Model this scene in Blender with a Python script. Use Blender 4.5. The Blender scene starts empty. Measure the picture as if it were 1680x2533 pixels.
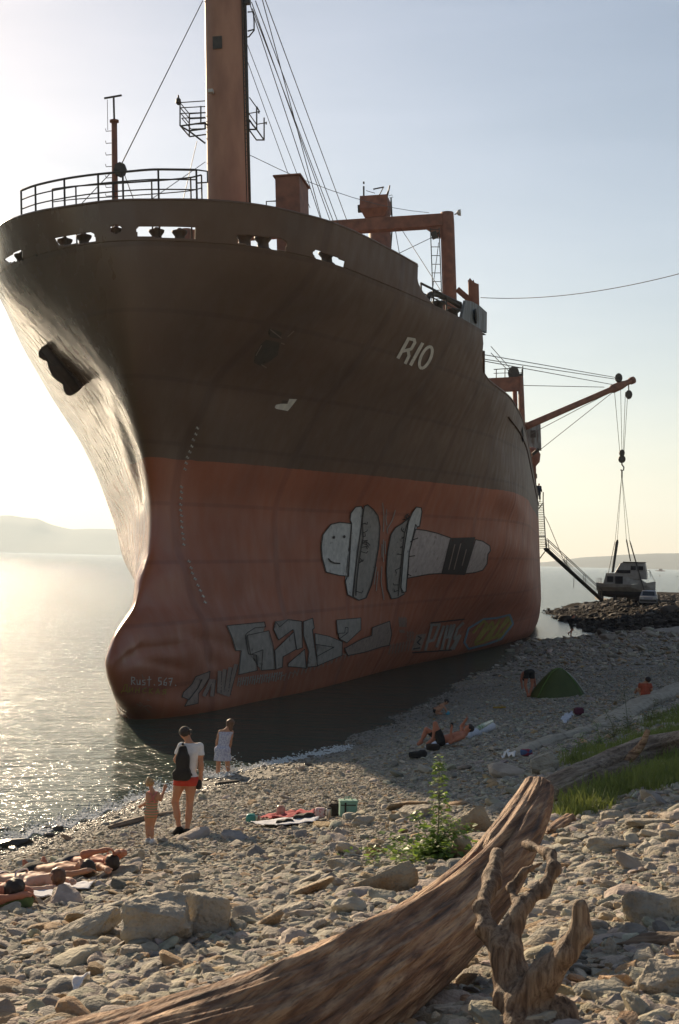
import bpy, bmesh, math, random
import numpy as np
from mathutils import Vector, Matrix
from mathutils.bvhtree import BVHTree
R = math.radians
rng = np.random.default_rng(7); random.seed(7)
C = bpy.context.scene.collection
scene = bpy.context.scene

# ------------------------------------------------------------------ camera, sky, sun, exposure
FPX, EYE = 3500.0, 5.5                       # focal length in photo pixels, eye height above the water
PITCH, ROLL = R(1.923), R(1.45)
_R0 = np.array([1, 0, 0.]); _U0 = np.array([0, -math.sin(PITCH), math.cos(PITCH)]); _F = np.array([0, math.cos(PITCH), math.sin(PITCH)])
_RT = math.cos(ROLL)*_R0 + math.sin(ROLL)*_U0; _UP = -math.sin(ROLL)*_R0 + math.cos(ROLL)*_U0
CAM = np.array([0, 0, EYE])
cam_d = bpy.data.cameras.new('camera'); cam = bpy.data.objects.new('camera', cam_d); C.objects.link(cam)
cam_d.sensor_fit = 'VERTICAL'; cam_d.sensor_height = 36.0; cam_d.lens = FPX/2533*36.0
cam_d.clip_start = 0.1; cam_d.clip_end = 60000
cam.matrix_world = Matrix(((_RT[0], _UP[0], -_F[0], 0), (_RT[1], _UP[1], -_F[1], 0), (_RT[2], _UP[2], -_F[2], EYE), (0, 0, 0, 1)))
cam_d.dof.use_dof = True; cam_d.dof.focus_distance = 32.0; cam_d.dof.aperture_fstop = 13.0
scene.camera = cam
SUN_AZ, SUN_EL = R(-25), R(20.5)               # azimuth from +Y towards +X
w = bpy.data.worlds.new('World'); scene.world = w; w.use_nodes = True
nt = w.node_tree; sky = nt.nodes.new('ShaderNodeTexSky'); sky.sky_type = 'NISHITA'; sky.sun_disc = False
sky.sun_elevation = SUN_EL; sky.sun_rotation = SUN_AZ; sky.air_density = 1.0; sky.dust_density = 0.3; sky.ozone_density = 1.0
nt.nodes['Background'].inputs[1].default_value = 0.064
tint = nt.nodes.new('ShaderNodeMixRGB'); tint.blend_type = 'MULTIPLY'; tint.inputs[0].default_value = 1; tint.inputs[2].default_value = (1.055, .955, .925, 1)
nt.links.new(sky.outputs[0], tint.inputs[1])
wtc = nt.nodes.new('ShaderNodeTexCoord'); wmp = nt.nodes.new('ShaderNodeMapping'); wmp.inputs['Scale'].default_value = (1.6, 1.6, 9.0); nt.links.new(wtc.outputs['Generated'], wmp.inputs[0])
wnz = nt.nodes.new('ShaderNodeTexNoise'); wnz.inputs['Scale'].default_value = 2.2; wnz.inputs['Detail'].default_value = 6; wnz.inputs['Distortion'].default_value = .4; nt.links.new(wmp.outputs[0], wnz.inputs[0])
wrp = nt.nodes.new('ShaderNodeValToRGB'); wrp.color_ramp.elements[0].position = .40; wrp.color_ramp.elements[0].color = (.97, .97, .97, 1); wrp.color_ramp.elements[1].position = .75; wrp.color_ramp.elements[1].color = (1.13, 1.09, 1.07, 1); nt.links.new(wnz.outputs[0], wrp.inputs[0])
wcl = nt.nodes.new('ShaderNodeMixRGB'); wcl.blend_type = 'MULTIPLY'; wcl.inputs[0].default_value = 1; nt.links.new(tint.outputs[0], wcl.inputs[1]); nt.links.new(wrp.outputs[0], wcl.inputs[2])      # thin high veils of cloud
nt.links.new(wcl.outputs[0], nt.nodes['Background'].inputs[0])
sl = bpy.data.lights.new('sun', 'SUN'); sl.energy = 4.9; sl.angle = R(0.5); sl.color = (1.0, 0.79, 0.54)
so = bpy.data.objects.new('sun', sl); C.objects.link(so)
sd = Vector((math.sin(SUN_AZ)*math.cos(SUN_EL), math.cos(SUN_AZ)*math.cos(SUN_EL), math.sin(SUN_EL)))
so.rotation_euler = sd.to_track_quat('Z', 'Y').to_euler(); so.location = (-30, 60, 60)
scene.view_settings.view_transform = 'Standard'; scene.view_settings.look = 'None'
scene.view_settings.exposure = 0.75; scene.view_settings.gamma = 1.0
scene.render.engine = 'CYCLES'
scene.cycles.max_bounces = 6; scene.cycles.diffuse_bounces = 3; scene.cycles.glossy_bounces = 3
scene.cycles.transmission_bounces = 4; scene.cycles.transparent_max_bounces = 6; scene.cycles.volume_bounces = 0
scene.cycles.caustics_reflective = True; scene.cycles.caustics_refractive = False
scene.cycles.sample_clamp_indirect = 6.0; scene.cycles.use_denoising = True

# ------------------------------------------------------------------ photo pixel -> world helpers
K = 1680/1568.0                              # the pixel figures below are read off a 1568 px wide view of the photo
def ray(px, py):
    return _RT*(px*K-840)/FPX - _UP*(py*K-1266.5)/FPX + _F
def at_d(px, py, d):                         # point of that pixel at distance d along the view axis
    return CAM + ray(px, py)*d
def at_z(px, py, z):
    r = ray(px, py); return CAM + r*((z-EYE)/r[2])
def proj(P):
    v = np.asarray(P, float)-CAM; wz = v@_F
    return (840+FPX*(v@_RT)/wz)/K, (1266.5-FPX*(v@_UP)/wz)/K, wz

# ------------------------------------------------------------------ scene helpers
def link(name, me, mat=None, parent=None):
    o = bpy.data.objects.new(name, me); C.objects.link(o)
    if mat is not None:
        for m in (mat if isinstance(mat, (list, tuple)) else [mat]): me.materials.append(m)
    if parent is not None: o.parent = parent
    return o
def tag(o, label=None, cat=None, group=None, kind=None):
    if label: o['label'] = label
    if cat: o['category'] = cat
    if group: o['group'] = group
    if kind: o['kind'] = kind
    return o
def empty(name, loc, label=None, cat=None, group=None, rz=0.0):
    o = bpy.data.objects.new(name, None); C.objects.link(o); o.location = [float(a) for a in loc]; o.rotation_euler = (0, 0, rz)
    o.empty_display_size = 0.2
    return tag(o, label, cat, group)
def smooth(me, on=True):
    me.polygons.foreach_set('use_smooth', [on]*len(me.polygons))
def mesh_np(name, V, F, mat=None, parent=None, sm=True):
    me = bpy.data.meshes.new(name)
    V = np.asarray(V, float); F = np.asarray(F, int)
    me.vertices.add(len(V)); me.vertices.foreach_set('co', V.ravel())
    k = F.shape[1]; me.loops.add(F.size); me.loops.foreach_set('vertex_index', F.ravel())
    me.polygons.add(len(F)); me.polygons.foreach_set('loop_start', np.arange(0, F.size, k))
    me.update(calc_edges=True); me.validate()
    if sm: smooth(me)
    return link(name, me, mat, parent)
def norm(v):
    v = np.asarray(v, float); return v/(np.linalg.norm(v)+1e-12)
class MB:
    """collects boxes, tubes, prisms; build() links them as one mesh object"""
    def __init__(s): s.v = []; s.f = []
    def add(s, V, F):
        n = len(s.v); s.v += [tuple(map(float, p)) for p in V]; s.f += [tuple(int(i)+n for i in f) for f in F]; return s
    def box(s, c, size, rz=0.0, ax=None):
        c = np.asarray(c, float); h = np.asarray(size, float)/2
        if ax is None: ax = np.array([[math.cos(rz), math.sin(rz), 0], [-math.sin(rz), math.cos(rz), 0], [0, 0, 1.]])
        P = [c+ax[0]*h[0]*i+ax[1]*h[1]*j+ax[2]*h[2]*k for k in (-1, 1) for j in (-1, 1) for i in (-1, 1)]
        return s.add(P, [(0, 2, 3, 1), (4, 5, 7, 6), (0, 1, 5, 4), (2, 6, 7, 3), (0, 4, 6, 2), (1, 3, 7, 5)])
    def tube(s, pts, r, n=8, cap=True):
        pts = [np.asarray(p, float) for p in pts]; m = len(pts)
        rr = [r]*m if np.isscalar(r) else list(r)
        up = None; V = []
        for i, p in enumerate(pts):
            t = norm(pts[min(i+1, m-1)]-pts[max(i-1, 0)])
            if up is None: up = np.array([0, 0, 1.]) if abs(t[2]) < .9 else np.array([1., 0, 0])
            a = norm(np.cross(t, up)); b = np.cross(a, t); up = b
            for k in range(n):
                q = 2*math.pi*k/n; V.append(p+(a*math.cos(q)+b*math.sin(q))*rr[i])
        F = [(i*n+k, i*n+(k+1) % n, (i+1)*n+(k+1) % n, (i+1)*n+k) for i in range(m-1) for k in range(n)]
        if cap: F += [tuple(range(n))[::-1], tuple((m-1)*n+k for k in range(n))]
        return s.add(V, F)
    def prism(s, poly, z0, z1):              # poly in xy, extruded along z
        n = len(poly); V = [(x, y, z0) for x, y in poly]+[(x, y, z1) for x, y in poly]
        return s.add(V, [tuple(range(n))[::-1], tuple(range(n, 2*n))]+[(i, (i+1) % n, n+(i+1) % n, n+i) for i in range(n)])
    def loft(s, rings, cap=True, closed=True):
        n = len(rings[0]); V = [p for r_ in rings for p in r_]
        F = [(i*n+k, i*n+(k+1) % n, (i+1)*n+(k+1) % n, (i+1)*n+k) for i in range(len(rings)-1) for k in range(n if closed else n-1)]
        if cap: F += [tuple(range(n))[::-1], tuple((len(rings)-1)*n+k for k in range(n))]
        return s.add(V, F)
    def build(s, name, mat=None, parent=None, sm=False, bevel=0):
        me = bpy.data.meshes.new(name); me.from_pydata(s.v, [], s.f)
        bm = bmesh.new(); bm.from_mesh(me); bmesh.ops.recalc_face_normals(bm, faces=bm.faces); bm.to_mesh(me); bm.free()
        if sm: smooth(me)
        o = link(name, me, mat, parent)
        if bevel:
            b = o.modifiers.new('bevel', 'BEVEL'); b.width = bevel; b.segments = 2; b.limit_method = 'ANGLE'
        return o
def pchip(x, y, xq):
    x = np.asarray(x, float); y = np.asarray(y, float); h = np.diff(x); d = np.diff(y)/h
    m = np.zeros_like(y); m[0] = d[0]; m[-1] = d[-1]
    for i in range(1, len(x)-1):
        if d[i-1]*d[i] > 0:
            w1 = 2*h[i]+h[i-1]; w2 = h[i]+2*h[i-1]; m[i] = (w1+w2)/(w1/d[i-1]+w2/d[i])
    xq = np.clip(xq, x[0], x[-1]); i = np.clip(np.searchsorted(x, xq)-1, 0, len(h)-1); t = (xq-x[i])/h[i]
    return (1+2*t)*(1-t)**2*y[i]+t*(1-t)**2*h[i]*m[i]+t*t*(3-2*t)*y[i+1]+t*t*(t-1)*h[i]*m[i+1]
def vnoise(P, seed=0):
    """smooth value noise, vectorised: P (n,3) -> [-1,1]"""
    P = np.asarray(P, float); i = np.floor(P).astype(np.int64); f = P-i; u = f*f*(3-2*f); out = 0
    for dx in (0, 1):
        for dy in (0, 1):
            for dz in (0, 1):
                h = ((i[:, 0]+dx)*73856093) ^ ((i[:, 1]+dy)*19349663) ^ ((i[:, 2]+dz)*83492791) ^ (seed*2654435)
                h = (h ^ (h >> 13))*1274126177 & 0x7fffffff; h = ((h ^ (h >> 16)) & 0xffff)/32767.5-1
                out = out+h*np.where(dx, u[:, 0], 1-u[:, 0])*np.where(dy, u[:, 1], 1-u[:, 1])*np.where(dz, u[:, 2], 1-u[:, 2])
    return out
def fbm(P, o=4, seed=0):
    s = 0; a = 1.0; P = np.asarray(P, float)
    for k in range(o): s = s+a*vnoise(P*2**k+k*17.3, seed+k); a *= .5
    return s

# ------------------------------------------------------------------ materials
def ramp(nt_, fac, stops):
    r = nt_.nodes.new('ShaderNodeValToRGB'); e = r.color_ramp.elements
    while len(e) < len(stops): e.new(0.5)
    for k, (p, c) in enumerate(stops): e[k].position = p; e[k].color = (*c, 1)
    nt_.links.new(fac, r.inputs[0]); return r.outputs[0]
def mat(name, c1, c2=None, rough=0.6, scale=6.0, bump=0.0, bscale=None, metal=0.0, stretch=(1, 1, 1), spec=0.5, coord='Object', detail=6, lo=.35, hi=.65, trans=0.0, bdist=0.02):
    m = bpy.data.materials.new(name); m.use_nodes = True; n = m.node_tree; L = n.links.new
    b = n.nodes['Principled BSDF']; b.inputs['Roughness'].default_value = rough; b.inputs['Metallic'].default_value = metal
    b.inputs['Specular IOR Level'].default_value = spec
    tc = n.nodes.new('ShaderNodeTexCoord'); mp = n.nodes.new('ShaderNodeMapping'); mp.inputs['Scale'].default_value = stretch
    L(tc.outputs[coord], mp.inputs[0])
    nz = n.nodes.new('ShaderNodeTexNoise'); nz.inputs['Scale'].default_value = scale; nz.inputs['Detail'].default_value = detail; L(mp.outputs[0], nz.inputs[0])
    if c2 is None: c2 = tuple(x*.75 for x in c1)
    L(ramp(n, nz.outputs[0], [(lo, c1), (hi, c2)]), b.inputs['Base Color'])
    if bump:
        z2 = n.nodes.new('ShaderNodeTexNoise'); z2.inputs['Scale'].default_value = bscale or scale*4; z2.inputs['Detail'].default_value = 8; L(mp.outputs[0], z2.inputs[0])
        bp = n.nodes.new('ShaderNodeBump'); bp.inputs['Strength'].default_value = bump; bp.inputs['Distance'].default_value = bdist
        L(z2.outputs[0], bp.inputs['Height']); L(bp.outputs[0], b.inputs['Normal'])
    if trans:
        tr = n.nodes.new('ShaderNodeBsdfTranslucent'); tr.inputs[0].default_value = (*[min(1, x*1.6) for x in c1], 1)
        mx = n.nodes.new('ShaderNodeMixShader'); mx.inputs[0].default_value = trans
        L(b.outputs[0], mx.inputs[1]); L(tr.outputs[0], mx.inputs[2]); L(mx.outputs[0], n.nodes['Material Output'].inputs[0])
    return m

# ------------------------------------------------------------------ ground, water, far shore
SHORE = [(-40, 1985), (0, 1957), (100, 1927), (200, 1897), (330, 1850), (450, 1812), (540, 1786), (640, 1764), (740, 1740), (830, 1699), (940, 1640), (1010, 1600), (1060, 1578), (1120, 1549), (1180, 1520), (1235, 1478), (1340, 1473)]
_sh = np.array([at_z(a, b, 0)[:2] for a, b in SHORE])
_cp = [(x, y, 0.) for x, y in _sh]
for k in range(len(_sh)):                    # sea bed beside the shore line
    t_ = norm(_sh[min(k+1, len(_sh)-1)]-_sh[max(k-1, 0)]); nrm = np.array([-t_[1], t_[0]])
    for dd, zz in ((3, -.45), (9, -1.2), (25, -2.5)): _cp.append((*(_sh[k]+nrm*dd), zz))
def _g(px, py, z): p = at_z(px, py, z); _cp.append((p[0], p[1], z))
for a in [(410, 1930, .72), (345, 1950, .85), (120, 2080, 1.85), (700, 1890, .85), (1300, 1610, .5), (1040, 1712, .75), (1450, 1655, 1.25), (1400, 1780, 2.2), (1540, 1800, 2.7),
          (1568, 2050, 3.3), (1568, 2364, 3.9), (784, 2364, 3.7), (0, 2364, 3.15), (0, 2150, 2.5), (380, 2150, 2.75), (784, 2050, 2.45), (784, 1913, 1.5), (1100, 1913, 2.05), (1568, 1560, .9), (300, 1995, 1.2), (1560, 1500, .8)]: _g(*a)
_cp += [(0, 0, 4.2), (-6, -2, 4.0), (6, 0, 4.6), (0, -12, 6.), (12, 12, 5.2), (20, 30, 4.8), (30, 60, 4.5), (35, 100, 3.0), (-9, 14, 1.2)]
_cp = np.array(_cp); _S = 10.0
def _phi(r2): return 0.5*r2*np.log(r2+1e-9)
_A = _cp[:, :2]/_S; _n = len(_A); _M = np.zeros((_n+3, _n+3))
_M[:_n, :_n] = _phi(((_A[:, None]-_A[None])**2).sum(-1))+np.eye(_n)*.02
_M[:_n, _n] = 1; _M[:_n, _n+1:] = _A; _M[_n:, :_n] = _M[:_n, _n:].T
_W = np.linalg.solve(_M, np.r_[_cp[:, 2], 0, 0, 0])
def ground_z(x, y):
    q = np.stack([np.atleast_1d(x), np.atleast_1d(y)], -1).astype(float)/_S
    z = np.empty(len(q))
    for i in range(0, len(q), 20000):
        s_ = q[i:i+20000]; z[i:i+20000] = _phi(((s_[:, None]-_A[None])**2).sum(-1))@_W[:_n]+_W[_n]+s_@_W[_n+1:]
    qq = np.c_[q*_S, np.zeros(len(q))]
    z = z+.05*vnoise(qq*.5, 3)+.03*vnoise(qq*1.3, 4)
    return np.clip(z, -4, 9)
def on_ground(px, py):
    """world point where the pixel's ray meets the beach"""
    r = ray(px, py); t = np.linspace(3, 190, 4000); P = CAM+r*t[:, None]
    g = P[:, 2]-ground_z(P[:, 0], P[:, 1]); i = np.argmax(g < 0)
    return P[i]
def gz(x, y): return float(ground_z([x], [y])[0])

def grid_mesh(name, xs, ys, zf, m, keep=None):
    X, Y = np.meshgrid(xs, ys); V = np.c_[X.ravel(), Y.ravel(), zf(X.ravel(), Y.ravel())]
    nx = len(xs); i = (np.arange(len(ys)-1)[:, None]*nx+np.arange(nx-1)[None]).ravel()
    F = np.c_[i, i+1, i+nx+1, i+nx]
    if keep is not None:
        k = keep(V); F = F[k[F].any(1)]
    return mesh_np(name, V, F, m)

m_beach = mat('beach_shingle', (.30, .27, .22), (.17, .155, .13), rough=.85, scale=9, bump=1.0, bscale=14, lo=.3, hi=.7, bdist=.05)
ys = np.r_[np.arange(-14, 45, .35), np.arange(45, 150, 1.0)]; xs = np.arange(-26, 60, .45)
tag(grid_mesh('beach_ground', xs, ys, ground_z, m_beach, keep=lambda V: V[:, 2] > -1.6), kind='structure')

def water_mat():
    m = bpy.data.materials.new('sea_water'); m.use_nodes = True; n = m.node_tree; L = n.links.new; b = n.nodes['Principled BSDF']
    b.inputs['Base Color'].default_value = (.028, .055, .042, 1); b.inputs['Roughness'].default_value = .17; b.inputs['IOR'].default_value = 1.33
    g = n.nodes.new('ShaderNodeNewGeometry'); mp = n.nodes.new('ShaderNodeMapping'); mp.inputs['Rotation'].default_value = (0, 0, R(20)); mp.inputs['Scale'].default_value = (.55, 1.5, 1); L(g.outputs['Position'], mp.inputs[0])
    hs = []
    for sc, wt in ((.28, .30), (.9, .22), (2.6, .11), (7.0, .070), (17.0, .026)):
        z = n.nodes.new('ShaderNodeTexNoise'); z.inputs['Scale'].default_value = sc; z.inputs['Detail'].default_value = 2; z.inputs['Distortion'].default_value = .6; L(mp.outputs[0], z.inputs[0])
        mu = n.nodes.new('ShaderNodeMath'); mu.operation = 'MULTIPLY'; mu.inputs[1].default_value = wt; L(z.outputs[0], mu.inputs[0]); hs.append(mu.outputs[0])
    acc = hs[0]
    for h in hs[1:]:
        a = n.nodes.new('ShaderNodeMath'); a.operation = 'ADD'; L(acc, a.inputs[0]); L(h, a.inputs[1]); acc = a.outputs[0]
    bp = n.nodes.new('ShaderNodeBump'); bp.inputs['Strength'].default_value = 1.0; bp.inputs['Distance'].default_value = 1.0; L(acc, bp.inputs['Height']); L(bp.outputs[0], b.inputs['Normal'])
    return m
me = bpy.data.meshes.new('sea_water'); me.from_pydata([(-6300, -500, 0), (6300, -500, 0), (6300, 11500, 0), (-6300, 11500, 0)], [], [(0, 1, 2, 3)])
tag(link('sea_water', me, water_mat()), kind='structure')

def ridge(name, pts, d, col):
    """a far hill range: real ridge line at its own distance, sloping down to the water on both sides"""
    P = [at_d(a, b, d) for a, b in pts]; V = []; F = []
    xs_ = np.linspace(P[0][0], P[-1][0], 160); hz = np.interp(xs_, [p[0] for p in P], [p[2] for p in P])
    q = np.c_[xs_*.012, xs_*0, xs_*0]; hz = np.maximum(hz+fbm(q, 4, 5)*3.0, 2)
    for fr, off in ((0, -700), (.35, -420), (.75, -150), (1, 0), (.6, 400), (0, 1000)):
        for x, h in zip(xs_, hz): V.append((x, d+off, -2+fr*(h+2)+(vnoise([[x*.01, off*.01, 3]], 9)[0]*8*fr*(1-fr)*4)))
    n_ = len(xs_); i = (np.arange(5)[:, None]*n_+np.arange(n_-1)[None]).ravel()
    return tag(mesh_np(name, V, np.c_[i, i+1, i+n_+1, i+n_], mat(name+'_forest', col, tuple(c*.7 for c in col), rough=.95, scale=.01)), kind='structure')
ridge('far_hills', [(-900, 1150), (-500, 1165), (-200, 1180), (0, 1191), (20, 1189), (60, 1195), (85, 1196), (120, 1210), (165, 1222), (210, 1221), (260, 1222), (420, 1228), (700, 1240), (900, 1262)], 7600, (.07, .075, .05))
ridge('far_shore', [(760, 1300), (900, 1296), (1100, 1300), (1250, 1297), (1300, 1292), (1340, 1288), (1410, 1283), (1480, 1279), (1568, 1276), (1700, 1270), (2000, 1262)], 5200, (.08, .08, .06))

# ------------------------------------------------------------------ the ship's hull (local x = to port, y = aft, z = up; listing to starboard)
TH, LIST = R(9), R(3)
_u = np.array([math.sin(TH), math.cos(TH), 0]); _n0 = np.array([math.cos(TH), -math.sin(TH), 0]); _k0 = np.array([0, 0, 1.])
SN = _n0*math.cos(LIST)+_k0*math.sin(LIST); SK = _k0*math.cos(LIST)-_n0*math.sin(LIST); SB = at_z(320, 1660.4, 0)
ship = empty('cargo_ship', SB, 'huge stranded cargo ship, dark upper hull over rusty red, covered in graffiti near the waterline', 'ship')
ship.matrix_world = Matrix(((SN[0], _u[0], SK[0], SB[0]), (SN[1], _u[1], SK[1], SB[1]), (SN[2], _u[2], SK[2], SB[2]), (0, 0, 0, 1)))
def sloc(P): v = np.asarray(P)-SB; return np.array([v@SN, v@_u, v@SK])
def swld(x, y, z): return SB+SN*x+_u*y+SK*z
_so = sloc(CAM)
def _sr(px, py): r = ray(px, py); return np.array([r@SN, r@_u, r@SK])
def sx(px, py, x): d = _sr(px, py); return _so+d*((x-_so[0])/d[0])      # ship-local point of that pixel on a lengthwise plane
def sy(px, py, y): d = _sr(px, py); return _so+d*((y-_so[1])/d[1])      # ... on a cross-section
def sz(px, py, z): d = _sr(px, py); return _so+d*((z-_so[2])/d[2])      # ... on a deck level

LV = {  # half breadths: level z -> (stem position, [(y, half breadth), ...])
 17.1: (-1.5, [(-1.3, 1.2), (-.85, 2.8), (.4, 4.6), (1.9, 5.7), (2.9, 6.3), (8.1, 8.0), (11.3, 8.8), (16, 10.1), (22, 11.2), (30, 12), (40, 12.2)]),
 15.8: (-1.4, [(-1.2, 1.1), (-.6, 2.5), (.6, 4.2), (2.9, 5.9), (8.1, 7.75), (11.3, 8.7), (16, 10.0), (22, 11.15), (30, 12), (40, 12.2)]),
 13.5: (-.9, [(-.6, .9), (0, 1.75), (1, 2.6), (3.5, 4.2), (7, 5.8), (11, 7.3), (16, 9.0), (22, 10.5), (30, 11.75), (38, 12.15), (45, 12.2)]),
 11.2: (.1, [(.6, .62), (1.5, 1.15), (3.5, 2.05), (7, 3.8), (11, 5.5), (16, 7.4), (22, 9.3), (30, 11.1), (38, 12.), (45, 12.2)]),
 8.9: (1.7, [(2.2, .42), (3.5, .92), (4.5, 1.55), (7.3, 2.75), (10.5, 3.95), (13.7, 5.25), (17.3, 6.65), (21.9, 8.2), (27.3, 9.95), (35.4, 11.8), (45, 12.2)]),
 7.2: (2.3, [(2.7, .32), (3.5, .62), (7, 2.1), (11, 3.45), (16, 5.3), (22, 7.5), (30, 10.2), (38, 11.7), (48, 12.2)]),
 5.8: (2.0, [(2.5, .35), (3.5, .7), (7, 2.1), (11, 3.4), (16, 5.1), (22, 7.2), (30, 9.9), (38, 11.5), (48, 12.15), (55, 12.2)]),
 4.8: (1.0, [(1.5, .4), (3.5, 1.0), (7, 2.2), (11, 3.4), (16, 5.0), (22, 6.9), (30, 9.4), (38, 11.1), (48, 12.0), (58, 12.2)]),
 3.8: (-.1, [(.3, .2), (.8, .38), (2, .78), (3.5, 1.22), (7, 2.3), (11, 3.5), (16, 4.9), (22, 6.5), (30, 8.7), (40, 11.0), (52, 12.1), (62, 12.2)]),
 2.8: (-2.3, [(-1.9, .24), (-1, .50), (.5, .94), (2, 1.32), (3.5, 1.68), (7, 2.6), (11, 3.65), (16, 4.85), (22, 6.2), (30, 8.1), (40, 10.4), (52, 11.9), (64, 12.2)]),
 2.0: (-2.85, [(-2.5, .30), (-2, .44), (-1, .68), (.5, 1.07), (2, 1.46), (3.5, 1.82), (7, 2.68), (11, 3.7), (16, 4.8), (22, 6.0), (30, 7.6), (40, 9.7), (55, 11.8), (66, 12.2)]),
 1.0: (-2.2, [(-1.9, .24), (-1, .50), (.5, .94), (2, 1.38), (3.5, 1.78), (7, 2.65), (11, 3.65), (16, 4.6), (22, 5.6), (30, 7.0), (40, 9.0), (55, 11.3), (66, 12.1)]),
 0.0: (-.1, [(.4, .6), (1.5, 1.15), (2.8, 1.6), (7.2, 2.5), (11.4, 3.45), (24.9, 5.5), (38.9, 8.2), (55, 10.9), (66, 11.9)]),
 -1.5: (2.0, [(2.8, .6), (4, 1.1), (7, 1.7), (11, 2.4), (25, 4.0), (39, 6.2), (55, 9.3), (66, 10.6), (75, 11)])}
_lz = np.array(sorted(LV)); _XQ = np.r_[np.linspace(0, 4, 41)**2/4, np.linspace(4.3, 30, 70), np.linspace(30.6, 110, 90)]
_XQ = np.unique(_XQ.round(4))
_BT = []
for z in _lz:
    s0, p = LV[z]; xx = np.array([0]+[a-s0 for a, b in p]+[140-s0]); bb = np.array([0]+[b for a, b in p]+[p[-1][1]])
    _BT.append(pchip(np.sqrt(xx), bb, np.sqrt(_XQ)))
_BT = np.array(_BT); _S0 = np.array([LV[z][0] for z in _lz])
def stem(z): return pchip(_lz, _S0, z)
def half(z, j):                              # half breadth at height z (array) for column j
    return pchip(_lz, _BT[:, j], z)
SHEER = [(-5, 15.8), (20.6, 15.8), (21.0, 15.4), (21.4, 14.6), (22.2, 14.1), (23.5, 13.88), (26, 13.78), (30, 13.68), (42, 13.0), (60, 12.07), (77, 11.3), (95, 10.9), (115, 11.0)]
def ztop(y): return np.interp(y, [a for a, b in SHEER], [b for a, b in SHEER])
def stern(y, z):                             # the run aft narrows beyond midships
    t_ = np.clip((y-80)/(108-80), 0, 1); return 1-t_**2.2*np.clip(.92-.045*z, .25, 1)
def hull_grid(zlo, zhi, nv, xq):
    G = np.zeros((nv, len(xq), 3))
    for j, x in enumerate(xq):
        jj = int(np.argmin(abs(_XQ-x))); v = np.linspace(0, 1, nv)
        z = zlo+v*(zhi(x+float(stem(np.array([13.])) [0]) if x > 8 else x-1.4)-zlo)
        y = stem(z)+_XQ[jj]; G[:, j] = np.c_[half(z, jj)*stern(y, z), y, z]
    return G
XH = _XQ[_XQ < 108]
GH = hull_grid(-1.5, lambda y: float(ztop(y)), 140, XH)
nv, nx = GH.shape[:2]
def two_sided(G, name, m, parent, rev=False):
    nv_, nx_ = G.shape[:2]; S = G*np.array([-1, 1, 1]); V = np.concatenate([G.reshape(-1, 3), S.reshape(-1, 3)])
    i = (np.arange(nv_-1)[:, None]*nx_+np.arange(nx_-1)[None]).ravel(); F = np.c_[i, i+1, i+nx_+1, i+nx_]; n_ = nv_*nx_
    F2 = np.c_[i, i+nx_, i+nx_+1, i+1]+n_
    return V, np.concatenate([F, F2])
def add_bump(n, b, hgt, strength, dist):
    bp = n.nodes.new('ShaderNodeBump'); bp.inputs['Strength'].default_value = strength; bp.inputs['Distance'].default_value = dist
    n.links.new(hgt, bp.inputs['Height']); n.links.new(bp.outputs[0], b.inputs['Normal'])
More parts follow.
